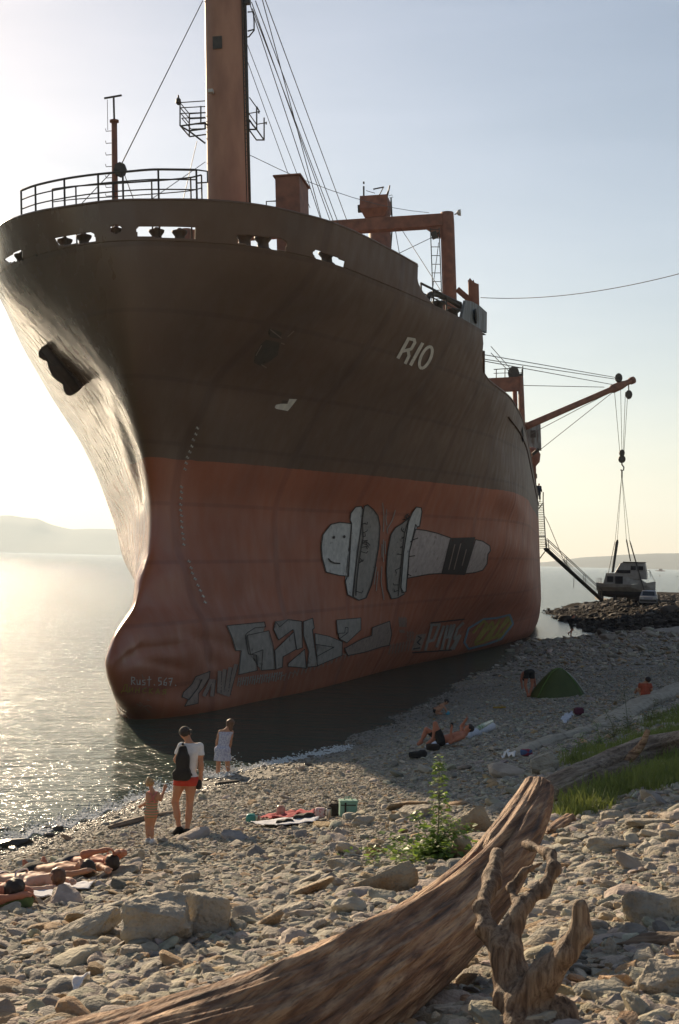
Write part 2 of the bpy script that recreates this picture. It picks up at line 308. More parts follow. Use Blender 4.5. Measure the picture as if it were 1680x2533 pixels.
def hull_mat(upper, lower, boot):
    m = bpy.data.materials.new('hull_paint'); m.use_nodes = True; n = m.node_tree; L = n.links.new; b = n.nodes['Principled BSDF']
    tc = n.nodes.new('ShaderNodeTexCoord'); sp = n.nodes.new('ShaderNodeSeparateXYZ'); L(tc.outputs['Object'], sp.inputs[0])
    nb = n.nodes.new('ShaderNodeTexNoise'); nb.inputs['Scale'].default_value = 1.2; L(tc.outputs['Object'], nb.inputs[0])
    ad = n.nodes.new('ShaderNodeMath'); ad.operation = 'MULTIPLY_ADD'; ad.inputs[1].default_value = .10; L(nb.outputs[0], ad.inputs[0]); L(sp.outputs[2], ad.inputs[2])
    gt = n.nodes.new('ShaderNodeMath'); gt.operation = 'GREATER_THAN'; gt.inputs[1].default_value = boot+.05; L(ad.outputs[0], gt.inputs[0])
    def nz(scale, st, det=7):
        mp = n.nodes.new('ShaderNodeMapping'); mp.inputs['Scale'].default_value = st; L(tc.outputs['Object'], mp.inputs[0])
        z = n.nodes.new('ShaderNodeTexNoise'); z.inputs['Scale'].default_value = scale; z.inputs['Detail'].default_value = det; L(mp.outputs[0], z.inputs[0]); return z.outputs[0]
    big = nz(.35, (1, 1, 1)); streak = nz(1.0, (4.5, 4.5, .16)); fine = nz(9, (1, 1, .5))
    up = ramp(n, big, [(.3, upper), (.7, tuple(c*1.35 for c in upper))]); lo = ramp(n, big, [(.3, lower), (.7, (lower[0]*.72, lower[1]*.7, lower[2]*.7))])
    mx = n.nodes.new('ShaderNodeMixRGB'); L(gt.outputs[0], mx.inputs[0]); L(lo, mx.inputs[1]); L(up, mx.inputs[2])
    sk = ramp(n, streak, [(.60, (0, 0, 0)), (.78, (1, 1, 1))]); m2 = n.nodes.new('ShaderNodeMixRGB'); m2.inputs[2].default_value = (.16, .075, .035, 1)
    mu = n.nodes.new('ShaderNodeMath'); mu.operation = 'MULTIPLY'; mu.inputs[1].default_value = .22; L(sk, mu.inputs[0]); L(mu.outputs[0], m2.inputs[0]); L(mx.outputs[0], m2.inputs[1])
    sc = ramp(n, fine, [(.64, (0, 0, 0)), (.72, (1, 1, 1))]); m3 = n.nodes.new('ShaderNodeMixRGB'); m3.inputs[2].default_value = (.20, .15, .11, 1)
    mu2 = n.nodes.new('ShaderNodeMath'); mu2.operation = 'MULTIPLY'; mu2.inputs[1].default_value = .2; L(sc, mu2.inputs[0]); L(mu2.outputs[0], m3.inputs[0]); L(m2.outputs[0], m3.inputs[1])
    L(m3.outputs[0], b.inputs['Base Color']); b.inputs['Roughness'].default_value = .24; rn = ramp(n, nz(2.2, (1, 1, .4), 6), [(.3, (.13,)*3), (.75, (.36,)*3)]); sx_ = n.nodes.new('ShaderNodeMapRange'); sx_.inputs['From Min'].default_value = -.8; sx_.inputs['From Max'].default_value = 1.2; sx_.inputs['To Min'].default_value = 0; sx_.inputs['To Max'].default_value = .40; L(sp.outputs[0], sx_.inputs[0])
    ra_ = n.nodes.new('ShaderNodeMath'); ra_.operation = 'ADD'; L(rn, ra_.inputs[0]); L(sx_.outputs[0], ra_.inputs[1]); L(ra_.outputs[0], b.inputs['Roughness'])         # the weather side is chalkier
    pl = n.nodes.new('ShaderNodeTexWave'); pl.wave_type = 'BANDS'; pl.bands_direction = 'Y'; pl.inputs['Scale'].default_value = .42; pl.inputs['Distortion'].default_value = .4; L(tc.outputs['Object'], pl.inputs[0])
    a2 = n.nodes.new('ShaderNodeMath'); a2.operation = 'MULTIPLY_ADD'; a2.inputs[1].default_value = .14; L(pl.outputs['Fac'], a2.inputs[0]); L(nz(.9, (1, 1, .35), 5), a2.inputs[2])
    wx = n.nodes.new('ShaderNodeTexWave'); wx.bands_direction = 'Y'; wx.inputs['Scale'].default_value = .05; wx.inputs['Distortion'].default_value = .15; L(tc.outputs['Object'], wx.inputs[0])
    wz_ = n.nodes.new('ShaderNodeTexWave'); wz_.bands_direction = 'Z'; wz_.inputs['Scale'].default_value = .15; wz_.inputs['Distortion'].default_value = .1; L(tc.outputs['Object'], wz_.inputs[0])
    def seam(o_): return ramp(n, o_, [(.982, (0, 0, 0)), (.995, (1, 1, 1))])
    sa = n.nodes.new('ShaderNodeMath'); sa.operation = 'MAXIMUM'; L(seam(wx.outputs['Fac']), sa.inputs[0]); L(seam(wz_.outputs['Fac']), sa.inputs[1])
    m4 = n.nodes.new('ShaderNodeMixRGB'); m4.blend_type = 'MULTIPLY'; m4.inputs[2].default_value = (.80, .74, .70, 1); L(sa.outputs[0], m4.inputs[0]); L(m3.outputs[0], m4.inputs[1]); L(m4.outputs[0], b.inputs['Base Color'])
    a3 = n.nodes.new('ShaderNodeMath'); a3.operation = 'MULTIPLY_ADD'; a3.inputs[1].default_value = .07; L(sa.outputs[0], a3.inputs[0]); L(a2.outputs[0], a3.inputs[2])
    a4 = n.nodes.new('ShaderNodeMath'); a4.operation = 'MULTIPLY_ADD'; a4.inputs[1].default_value = .05; L(fine, a4.inputs[0]); L(a3.outputs[0], a4.inputs[2])
    add_bump(n, b, a4.outputs[0], .40, .09); b.inputs['IOR'].default_value = 1.65
    return m
M_HULL = hull_mat((.098, .048, .022), (.36, .092, .030), 8.9)
V, F = two_sided(GH, 'hull', M_HULL, ship)
# dents: creases beaten into the bulb and buckled plating near the shoulder
_w = SB+V[:, :1]*SN+V[:, 1:2]*_u+V[:, 2:]*SK; _v = _w-CAM; _z = _v@_F; _hx = (840+FPX*(_v@_RT)/_z)/K; _hy = (1266.5-FPX*(_v@_UP)/_z)/K; _port = V[:, 0] > -1.0
for (ax0, ay0, ax1, ay1, wd_, dp_) in ((262, 1546, 330, 1500, 14, .08), (330, 1500, 425, 1490, 10, .10), (300, 1515, 425, 1545, 9, .06), (470, 1480, 490, 1530, 10, .14), (430, 1460, 560, 1500, 16, .10), (1150, 1180, 1230, 1250, 22, .05), (1180, 1100, 1225, 1180, 14, .05)):
    tq = np.clip(((_hx-ax0)*(ax1-ax0)+(_hy-ay0)*(ay1-ay0))/((ax1-ax0)**2+(ay1-ay0)**2), 0, 1); dd_ = np.hypot(_hx-ax0-(ax1-ax0)*tq, _hy-ay0-(ay1-ay0)*tq); V[:, 0] -= np.where(_port & (V[:, 1] < 60), np.sign(V[:, 0])*np.minimum(dp_, abs(V[:, 0])*.3)*np.exp(-(dd_/wd_)**2), 0)
hull = mesh_np('hull', V, F, M_HULL, ship)
bm = bmesh.new(); bm.from_mesh(hull.data); bmesh.ops.remove_doubles(bm, verts=bm.verts, dist=.004); bmesh.ops.recalc_face_normals(bm, faces=bm.faces)
bm.to_mesh(hull.data); HB = BVHTree.FromBMesh(bm); bm.free(); smooth(hull.data)
# transom closing the stern
tr = MB(); col = [tuple(p) for p in GH[:, -1]]; tr.add(col+[(-x, y, z) for x, y, z in col], [(i, i+1, nv+i+1, nv+i) for i in range(nv-1)]); tr.build('transom', M_HULL, ship)
def hit(px, py, off=.02):
    """ship-local point (and normal) where the pixel's ray meets the hull, lifted off the plating"""
    d = Vector(_sr(px, py)); p, nn, i_, dist = HB.ray_cast(Vector(_so), d.normalized())
    if p is None: return None
    if nn.dot(d) > 0: nn = -nn
    return np.array(p)+np.array(nn)*off, np.array(nn)

# ------------------------------------------------------------------ ship fittings
M_RUST = mat('rusty_paint', (.30, .115, .062), (.15, .058, .034), rough=.7, scale=2.2, bump=.25, bscale=14, lo=.3, hi=.72)
M_MAST = mat('mast_paint', (.46, .22, .125), (.32, .14, .08), rough=.6, scale=1.1, bump=.15, bscale=10, stretch=(1, 1, .35))
M_STEEL = mat('dark_steel', (.060, .045, .032), (.035, .028, .02), rough=.6, scale=5)
M_WIRE = mat('wire_rope', (.07, .06, .05), rough=.6)
M_GREY = mat('faded_grey_paint', (.26, .28, .27), (.12, .10, .08), rough=.65, scale=2.5, stretch=(2, 2, .4), bump=.2)
M_DECK = mat('deck_plating', (.10, .06, .04), (.06, .04, .03), rough=.8, scale=2)
M_WHITE = mat('chalky_white_paint', (.62, .60, .54), (.45, .42, .36), rough=.7, scale=3)
M_ANCHOR = mat('anchor_iron', (.075, .040, .025), (.045, .026, .018), rough=.8, scale=4, bump=.4)
def plan(y, z):                              # half breadth at (y, z), arbitrary station
    x = max(y-float(stem(np.array([z]))[0]), 0.0)
    return pchip(np.sqrt(_XQ), np.array([np.interp(z, _lz, _BT[:, j]) for j in range(len(_XQ))]), np.array([math.sqrt(x)]))[0]
_PL = {}
def plan_curve(z):
    if z not in _PL:
        s0 = float(stem(np.array([z]))[0]); b = np.array([float(half(np.array([z]), j)[0]) for j in range(len(_XQ))]); _PL[z] = (s0+_XQ, b)
    return _PL[z]
def on_plan(px, py, inset=.3, zc=17.1):
    """ship-local point where the pixel's ray crosses a wall that follows the deck edge, inset from it"""
    d = _sr(px, py); t = np.linspace(34, 140, 9000); P = _so+d*t[:, None]; yy, bb = plan_curve(zc)
    b = np.interp(P[:, 1]-inset, yy, bb, left=-.001)-inset*.6; g = abs(P[:, 0])-b
    i = np.where((g[:-1] > 0) & (g[1:] <= 0))[0]
    return P[i[0]] if len(i) else P[np.argmin(abs(g))]
def arc_rows(zs, yend, step=.035):
    rows = []
    y0, b0 = plan_curve(17.1); k = y0 <= yend; yb = np.r_[y0[k], yend]; bb = np.r_[b0[k], np.interp(yend, y0, b0)]
    L_ = np.r_[0, np.cumsum(np.hypot(np.diff(yb), np.diff(bb)))]; n_ = int(L_[-1]/step); s_ = np.linspace(0, 1, n_)
    for z in zs:
        ya, ba = plan_curve(round(float(z), 3)); k = ya <= yend; ya2 = np.r_[ya[k], yend]; ba2 = np.r_[ba[k], np.interp(yend, ya, ba)]
        l2 = np.r_[0, np.cumsum(np.hypot(np.diff(ya2), np.diff(ba2)))]; l2 /= l2[-1]
        Y = np.interp(s_, l2, ya2); B = np.interp(s_, l2, ba2)
        rows.append(np.r_[np.c_[-B[::-1], Y[::-1], np.full(n_, z)], np.c_[B[1:], Y[1:], np.full(n_-1, z)]])
    return np.array(rows)
def inside(poly, x, y):
    poly = np.asarray(poly, float); r_ = np.zeros(len(x), bool); j = len(poly)-1
    for i in range(len(poly)):
        xi, yi = poly[i]; xj, yj = poly[j]
        c = ((yi > y) != (yj > y)) & (x < (xj-xi)*(y-yi)/(yj-yi+1e-12)+xi); r_ ^= c; j = i
    return r_
def zm(pts, x0, y0, s): return [((a/s+x0)/K, (b/s+y0)/K) for a, b in pts]
HOLES = [zm([(30, 340), (128, 278), (158, 278), (158, 345), (62, 364)], 0, 520, 2.8), zm([(378, 193), (630, 151), (655, 163), (668, 217), (412, 244)], 0, 520, 2.8),
         zm([(803+41*math.cos(a), 132+29*math.sin(a)) for a in np.linspace(0, 6.2, 18)], 0, 520, 2.8), zm([(944, 130), (962, 115), (1356, 117), (1349, 197), (958, 181)], 0, 520, 2.8),
         zm([(1092, 1083), (1300, 1101), (1327, 1125), (1317, 1157), (1252, 1154), (1096, 1120)], 0, 0, 1.8667), zm([(345, 640), (368, 622), (515, 678), (556, 700), (548, 748), (510, 755), (400, 714), (376, 690)], 640, 380, 2.6133)]
rows = arc_rows(np.linspace(15.79, 17.1, 38), 13.2)
V = rows.reshape(-1, 3); nr, nc = rows.shape[:2]; i = (np.arange(nr-1)[:, None]*nc+np.arange(nc-1)[None]).ravel(); F = np.c_[i, i+1, i+nc+1, i+nc]
W = np.array([swld(*p) for p in V]); v_ = W-CAM; wz = v_@_F; PX = (840+FPX*(v_@_RT)/wz)/K; PY = (1266.5-FPX*(v_@_UP)/wz)/K
cx, cy, cy3, cz = PX[F].mean(1), PY[F].mean(1), V[F][:, :, 1].mean(1), V[F][:, :, 2].mean(1)
keep = cy3 < 11.06+1.9*np.clip((16.6-cz)/.8, 0, 1)**2
for h in HOLES: keep &= ~inside(h, cx, cy)
bw = mesh_np('bulwark', V, F[keep], M_HULL, ship); md = bw.modifiers.new('plate', 'SOLIDIFY'); md.thickness = .045; md.offset = 0
# rounded rail along the bulwark's top
top = rows[-1][::10]; top = top[top[:, 1] < 11.05]; MB().tube(list(top+np.array([0, 0, .02])), .05, 6).build('bulwark_rail', M_HULL, ship, sm=True)
# decks
def deck(z, y0, y1, name, inset=.02):
    yy = np.linspace(y0, y1, 40); ya, ba = plan_curve(15.8 if np.isscalar(z) else 11.2); b = np.interp(yy, ya, ba)*stern(yy, 15)-inset; zz = [z if np.isscalar(z) else z(y) for y in yy]
    m = MB(); V_ = [(-q, y, k) for q, y, k in zip(b, yy, zz)]+[(q, y, k) for q, y, k in zip(b, yy, zz)]
    m.add(V_, [(i_, i_+1, 41+i_, 40+i_) for i_ in range(39)]); return m.build(name, M_DECK, ship)
deck(15.74, -1.38, 21.0, 'forecastle_deck', .04); deck(lambda y: float(ztop(y))-1.15, 21.05, 107, 'main_deck', .25)
MB().box((0, 21.0, 14.6), (19.4, .12, 2.2)).build('forecastle_bulkhead', M_GREY, ship)
# hatch covers and the deckhouse at the stern, low behind the forecastle
h_ = MB()
for y0 in (26, 48): h_.box((0, y0+8, ztop(y0+8)-.2), (13, 17, 1.9))
h_.build('hatch_cover', M_RUST, ship)
# roller fairleads and bollards seen through the openings
def roller(px, py, nm='fairlead_roller', r=.24, h=.5, inset=.42):
    p = on_plan(px, py, inset, 15.8); m = MB(); z0 = 15.74
    prof = [(r*1.15, 0), (r*1.1, .12), (r*.75, .2), (r*.7, h*.6), (r*1.05, h*.8), (r*1.12, h*.92), (r*.5, h), (r*.22, h+.06)]
    m.loft([[(p[0]+q*math.cos(a), p[1]+q*math.sin(a), z0+k) for a in np.linspace(0, 2*math.pi, 14)[:-1]] for q, k in prof]); m.build(nm, M_STEEL, ship, sm=True)
for a, b in zm([(150, 315), (450, 215), (582, 195), (1085, 150), (1245, 150)], 0, 520, 2.8): roller(a, b, h=.56)
for a, b in zm([(803, 132)], 0, 520, 2.8): roller(a, b, h=.62, r=.22)
for a, b in zm([(1128, 1100), (1215, 1120)], 0, 0, 1.8667): roller(a, b, h=.62, r=.28)
for a, b in zm([(440, 700)], 640, 380, 2.6133): roller(a, b, h=.6, r=.28)
# curved hand rail on the bow
POSTS = [(50, 440, 506), (83, 428, 500), (150, 413, 490), (228, 402, 478), (285, 397, 470), (367, 391, 465), (455, 392, 466)]
rail = MB(); tops = []; feet = []
for a, t, b in POSTS:
    pb = on_plan(a, b, .35); pt = np.array([pb[0], pb[1], 0]); pt[2] = sy(a, t, pb[1])[2]; pb[2] = 15.76
    tops.append(pt); feet.append(pb); rail.tube([pb, pt], .035, 6)
def smoothline(P, n=8):
    P = np.array(P); t = np.arange(len(P)); tt = np.linspace(0, len(P)-1, (len(P)-1)*n+1)
    return np.c_[[pchip(t, P[:, k], tt) if len(P) > 2 else np.interp(tt, t, P[:, k]) for k in range(3)]].T
tops = np.array(tops); feet = np.array(feet)
rail.tube(smoothline(tops), .04, 6)
for fr in (.75, .50): rail.tube(smoothline(tops*fr+np.c_[feet[:, :2], np.full(len(feet), 16.9)]*(1-fr)), .025, 5)
end = tops[-1]; rail.tube([end, end+np.array([.35, .1, -.05]), end+np.array([.35, .1, -.42]), end+np.array([0, 0, -.45])], .03, 5)
rail.build('bow_railing', M_STEEL, ship, sm=True)
# inner railing
r2 = MB(); q = [on_plan(a, b, 1.2) for a, b in ((121, 437), (175, 430), (262, 424), (350, 418), (440, 410), (465, 404))]
for p in q: r2.tube([(p[0], p[1], 15.76), p], .03, 5)
r2.tube(smoothline(q), .03, 5); r2.tube(smoothline(np.array(q)-[0, 0, .45]), .02, 5); r2.build('inner_railing', M_STEEL, ship, sm=True)
# jackstaff at the stem
Y0 = .6; j = MB(); pb = sy(264.5, 470, Y0); pb[2] = 15.74; pt = sy(264, 279, Y0); j.tube([pb, pt], [.115, .10], 12); j.tube([pt-[0, 0, .05], pt+[0, 0, .02]], .16, 12)
js = j.build('jackstaff', M_RUST, ship, sm=True)
j = MB(); t2 = sy(262.5, 222, Y0); j.tube([pt, t2], .035, 6); j.tube([sy(241, 227, Y0), sy(281, 220, Y0)], .035, 6); j.build('cross_bar', M_STEEL, js)
j = MB()
for yy in (302, 330, 357, 384, 410, 432, 452): a = sy(258, yy, Y0); j.tube([a, a+[-.2, 0, 0], a+[-.22, 0, .09]], .014, 5); j.tube([sy(248, 230, Y0), sy(249, 300, Y0)], .01, 4)
j.build('rung', M_STEEL, js)
j = MB(); c_ = sy(278, 392, Y0-.1); j.loft([[c_+np.array([math.cos(a)*.22, o, math.sin(a)*.26]) for a in np.linspace(0, 6.283, 9)[:-1]] for o in (-.07, .07)]); j.build('pulley_block', M_STEEL, js)
# foremast
YM = 15.8; a = sy(528, 466, YM); b = sy(515.5, -90, YM); rb, rt = .99, .88
ax_ = norm(b-a); base = a-ax_*((a[2]-15.7)/ax_[2]); m = MB(); ts = np.linspace(0, 1, 14); m.tube([base+(b-base)*t for t in ts], [rb+(rt-rb)*t for t in ts], 40)
mast = m.build('foremast', M_MAST, ship, sm=True)
yw = YM-rb*.9
l = MB(); A_ = sy(575, 470, YM); B_ = sy(563, -60, YM); l.tube([A_, B_], .10, 8)
A2 = sy(569.5, 470, YM-.3); B2 = sy(557.5, -60, YM-.3); l.tube([A2, B2], .03, 5)
for t in np.linspace(0, 1, 54): l.tube([A_+(B_-A_)*t, A2+(B2-A2)*t], .018, 4)
l.build('mast_ladder', M_STEEL, mast, sm=True)
def cage(pts_floor, rails, post_px, nm, yy):
    c = MB(); P = [sy(a, b, yy) for a, b in pts_floor]
    for k in range(len(P)): c.tube([P[k], P[(k+1) % len(P)]], .04, 5)
    Q = [p+np.array([0, 1.6, 0]) for p in P[:2]]
    for k in range(2): c.tube([P[k], Q[k]], .035, 5)
    c.tube(Q, .035, 5)
    for r_ in rails:
        p = [sy(a, b, yy) for a, b in r_]; c.tube(p, .025, 5); c.tube([x+np.array([0, 1.6, 0]) for x in p], .025, 5); c.tube([p[0], p[0]+np.array([0, 1.6, 0])], .025, 5)
    for a, b, b2 in post_px: c.tube([sy(a, b, yy), sy(a, b2, yy)], .035, 5); c.tube([sy(a, b, yy)+np.array([0, 1.6, 0]), sy(a, b2, yy)+np.array([0, 1.6, 0])], .035, 5)
    return c.build(nm, M_STEEL, mast, sm=True)
cage([(417, 291), (474, 283), (474, 297), (436, 302)], [[(416, 237), (474, 233)], [(417, 249), (474, 246)], [(418, 262), (474, 260)], [(420, 273), (474, 271)]], [(416, 236, 291), (464, 245, 284)], 'mast_platform', yw)
c = MB(); c.tube([sy(436, 302, yw), sy(474, 331, yw)], .04, 5); c.build('bracket', M_STEEL, mast); c = MB(); p = sy(412, 232, yw); c.loft([[p+np.array([math.cos(q_)*r_, math.sin(q_)*r_, h]) for q_ in np.linspace(0, 6.28, 9)[:-1]] for r_, h in ((.05, -.2), (.13, -.1), (.11, .05), (.05, .12), (.03, .25))]); c.build('signal_lamp', M_STEEL, mast)
cage([(575, 299), (593, 299), (585, 290), (575, 276)], [[(575, 262), (598, 258)]], [(593, 246, 299), (598, 256, 262)], 'mast_platform', YM)
c = MB(); c.tube([sy(576, 225, YM), sy(600, 258, YM), sy(593, 246, YM)], .025, 5)
for e_ in ([(572, 28), (585, 27), (587, 50), (587, 70), (575, 85), (567, 86)], [(572, 72), (587, 68)]): c.tube([sy(x_, y_, YM) for x_, y_ in e_], .035, 5)
c.build('mast_bracket', M_STEEL, mast); c = MB(); p = sy(571, 4, YM); c.box(p, (.28, .28, .22)); c.build('junction_box', M_STEEL, mast)
c = MB(); p = sy(487, 211, YM-.98); c.box(p, (.22, .3, .14)); c.build('mast_lamp', M_WHITE, mast)
c = MB(); p = sy(502, 98, YM-.95); c.box(p, (.42, .06, .55)); c.build('mast_hatch', M_STEEL, mast)
# derrick stays
def wires(lst, r=.022, nm='rigging', par=None):
    w_ = MB()
    for P_ in lst: w_.tube(P_, r, 5, cap=False)
    return w_.build(nm, M_WIRE, par or ship, sm=True)
def W2(a, b, ya, yb, sag=0.0):
    p, q_ = sy(*a, ya), sy(*b, yb); return [p+(q_-p)*t-np.array([0, 0, sag*4*t*(1-t)]) for t in np.linspace(0, 1, 9 if sag else 2)]
wires([W2((468, 2), (279, 382), YM, Y0)]+[W2((578, 12), (745, 520), YM, 30), W2((583, 20), (775, 525), YM, 33), W2((581, 5), (766, 520), YM, 34), W2((590, 2), (783, 520), YM, 36), W2((606, 0), (742, 505), YM, 28), W2((612, -2), (805, 520), YM, 40)])
wires([W2((570, 100), (716, 480), YM, 26), W2((571, 140), (690, 470), YM, 22), W2((577, 358), (990, 491), YM, 38, .5), W2((455, 326), (420, 475), yw, 6), W2((474, 374), (292, 500), YM, 4), W2((285, 396), (312, 470), Y0, 5), W2((255, 400), (170, 490), Y0, 2)], .016)
# ventilator trunk
v_ = MB(); x0, x1 = sy(636, 450, 12.8)[0], sy(692, 450, 12.8)[0]; zt = sy(664, 406, 12.8)[2]; v_.box(((x0+x1)/2, 13.9, (zt+15.7)/2), (x1-x0, 2.2, zt-15.7)); vent = v_.build('ventilator_trunk', M_RUST, ship, bevel=.03)
MB().box(((x0+x1)/2, 13.9, zt+.03), (x1-x0+.16, 2.36, .06)).build('lid', M_RUST, vent)
r_ = MB(); P_ = [sy(615, 492, 12), sy(615, 465, 12), sy(637, 464, 12)]; r_.tube(P_, .03, 5); r_.tube([sy(615, 478, 12), sy(637, 478, 12)], .025, 5); P_ = [sy(700, 430, 15.2), sy(711, 428, 15.2), sy(712, 437, 15.2), sy(703, 439, 15.2)]; r_.tube(P_, .02, 5); r_.build('hand_rail', M_STEEL, ship)
# goal-post derrick behind the forecastle
YG = 38.0; zt = sy(1035, 491, YG)[2]; xr0, xr1 = sy(1019, 600, YG)[0], sy(1052, 600, YG)[0]; xw = xr1-xr0; xc = (xr0+xr1)/2
g = MB(); zb = float(ztop(YG))-1.15; tp = lambda x: (zt-.25) if x > 0 else zt-.25
g.loft([[(xc+math.cos(q_)*xw/2*s_, YG+math.sin(q_)*.5*s_, z) for q_ in np.linspace(0, 6.283, 25)[:-1]] for z, s_ in ((zb, 1.15), (zb+2.5, 1.05), (zt-.7, .98), (zt, .92))])
gp = g.build('derrick_post', M_RUST, ship, sm=True); g = MB()
g.loft([[(-xc+math.cos(q_)*xw/2*s_, YG+math.sin(q_)*.5*s_, z) for q_ in np.linspace(0, 6.283, 25)[:-1]] for z, s_ in ((zb, 1.15), (zb+2.5, 1.05), (zt-.7, .98), (zt, .92))])
g.build('derrick_post', M_RUST, ship, sm=True)
zbt = sy(1000, 497, YG)[2]; zbb = sy(1000, 526, YG)[2]; g = MB(); g.box((0, YG, (zbt+zbb)/2), (2*xc-xw*.6, .8, zbt-zbb)); g.loft([[(x, YG+s_*.32, z) for z in (zbb-h_, zbb+.1) for s_ in ((-1, 1) if z < zbb else (1, -1))] for x, h_ in ((xc-xw*.4, .7), (xc-1.3, 0.01))]); g.build('cross_beam', M_RUST, gp, bevel=.04)
g = MB(); p = sy(1059, 491, YG); g.tube([p+[-.25, 0, -.1], p], .04, 6); g.loft([[p+np.array([o, math.cos(q_)*r_, math.sin(q_)*r_]) for q_ in np.linspace(0, 6.28, 11)[:-1]] for o, r_ in ((-.12, .05), (-.05, .16), (.1, .2), (.13, .19))]); g.build('flood_light', M_WHITE, gp)
g = MB(); p = sy(1003, 543, YG-.6); g.box(p, (.36, .3, .4), ax=np.array([[.95, 0, .3], [0, 1, 0], [-.3, 0, .95]])); g.tube([p, p+[.3, .3, .25]], .04, 5); g.build('flood_light', M_STEEL, gp)
lad = MB(); YL = YG-1.2
for a in (994, 1014): lad.tube([sy(a, 526, YL), sy(a+6, 690, YL), sy(a+9, 760, YL)], .03, 5)
for t in np.linspace(530, 750, 12): lad.tube([sy(994+(t-526)*.036, t, YL), sy(1014+(t-526)*.036, t, YL)], .022, 4)
lad.tube([sy(995, 700, YL), sy(1013, 560, YL)], .02, 4); lad.build('ladder', M_STEEL, gp)
wires([W2((915, 588), (1004, 545), 36, YG-.6), W2((925, 526), (1030, 690), YG, 30), W2((912, 526), (925, 600), YG, 30)], .02)
# centre mast with its crow's box
YC = 44.0; x0, x1 = sy(851, 520, YC)[0], sy(902, 520, YC)[0]; zt = sy(876, 470, YC)[2]; g = MB(); cxm = (x0+x1)/2; rm = (x1-x0)/2
g.loft([[(cxm+math.cos(q_)*rm, YC+math.sin(q_)*rm, z) for q_ in np.linspace(0, 6.283, 25)[:-1]] for z in (11.5, zt)]); cmast = g.build('centre_mast', M_RUST, ship, sm=True)
b0, b1 = sy(835, 475, YC)[0], sy(899, 475, YC)[0]; z0, z1 = sy(870, 488, YC)[2], sy(870, 459, YC)[2]; g = MB(); g.loft([[(s_*(b1-b0)/2*k+(b0+b1)/2, YC+q_*1.0*k, z) for s_, q_ in ((-1, -1), (1, -1), (1, 1), (-1, 1))] for z, k in ((z0-.5, .72), (z0, 1), (z1, .97))]); g.build('crow_box', M_RUST, cmast)
g = MB(); g.tube([sy(840, 461, YC), sy(840, 430, YC)], .06, 6); p = sy(840, 422, YC); g.box(p, (.1, .1, .14)); g.tube([sy(893, 460, YC), sy(900, 428, YC)], .05, 5); g.tube([sy(862, 437, YC), sy(886, 432, YC)], .05, 5); g.tube([sy(886, 431, YC), sy(873, 456, YC)], .035, 5); g.tube([sy(890, 458, YC), sy(896, 440, YC)], .03, 5); g.tube([sy(903, 456, YC), sy(906, 520, YC), sy(902, 580, YC)], .05, 5)
g.box(sy(832, 482, YC), (.3, .3, .45)); g.tube([sy(898, 452, YC), sy(905, 450, YC), sy(908, 455, YC), sy(899, 457, YC)], .02, 4); g.tube([sy(845, 440, YC), sy(866, 446, YC)], .02, 4); g.build('mast_fittings', M_STEEL, cmast)
# rail, chocks and the grey plate at the end of the forecastle
f_ = MB(); Pp = [on_plan(a, b, .2, 15.8) for a, b in ((972, 654), (1000, 668), (1030, 684), (1065, 700))]
for p in Pp: f_.tube([(p[0], p[1], 15.7), p], .04, 5)
f_.tube(smoothline(Pp), .05, 6); f_.tube(smoothline([p*[1, 1, 0]+[0, 0, (p[2]+15.8)/2] for p in Pp]), .03, 5); f_.build('forecastle_railing', M_STEEL, ship)
f_ = MB(); pa = [on_plan(a, b, .35, 15.8) for a, b in ((985, 697), (993, 680), (1015, 682), (1040, 694), (1062, 708))]; f_.tube(smoothline(pa), [.12]*33, 8)
for a, b in ((1012, 705), (1047, 722)):
    p = on_plan(a, b, .5, 15.8); f_.loft([[(p[0]+q_*math.cos(t), p[1]+q_*math.sin(t), 15.72+k) for t in np.linspace(0, 6.28, 13)[:-1]] for q_, k in ((.3, 0), (.2, .1), (.2, .35), (.34, .45), (.34, .52), (.1, .58))])
f_.build('mooring_chock', M_STEEL, ship, sm=True)
g = MB(); PB = [on_plan(a, b, .02, 15.8) for a, b in ((1066, 734), (1085, 745), (1105, 757), (1124, 769))]; PT = [on_plan(a, b, .02, 15.8) for a, b in ((1076, 693), (1090, 696), (1108, 706), (1124.5, 721))]
n_ = len(PB); Vp = PB+PT+[p+np.array([-.12, 0, 0]) for p in PB+PT]; g.add(Vp, [(k, k+1, n_+k+1, n_+k) for k in range(3)]+[(2*n_+k, 3*n_+k, 3*n_+k+1, 2*n_+k+1) for k in range(3)]+[(n_+k, n_+k+1, 3*n_+k+1, 3*n_+k) for k in range(3)]+[(0, n_, 3*n_, 2*n_), (3, 2*n_+3, 3*n_+3, n_+3)])
gpl = g.build('grey_bulwark_plate', M_GREY, ship)
g = MB(); c_ = on_plan(1098, 730, -.03, 15.8); g.loft([[c_+np.array([.06*s_, math.cos(q_)*.42*k, math.sin(q_)*.34*k]) for q_ in np.linspace(0, 6.28, 17)[:-1]] for s_, k in ((0, 1), (1, 1), (1, .72), (.3, .7))]); g.build('fairlead_ring', M_STEEL, gpl, sm=True)
g = MB(); YP = 20.0; x0, x1 = sy(1081, 670, YP)[0], sy(1106, 670, YP)[0]; zt = sy(1093, 648, YP)[2]; g.loft([[((x0+x1)/2+math.cos(q_)*(x1-x0)/2, YP+math.sin(q_)*(x1-x0)/2, (15.7 if k == 0 else zt-(.25 if math.cos(q_) > .2 else 0)+.1*math.sin(q_*5)*k)) for q_ in np.linspace(0, 6.283, 25)[:-1]] for k in (0, 1)]); g.tube([sy(1056, 668, YP), sy(1086, 694, YP)], .14, 10); g.build('vent_pipe', M_RUST, ship)
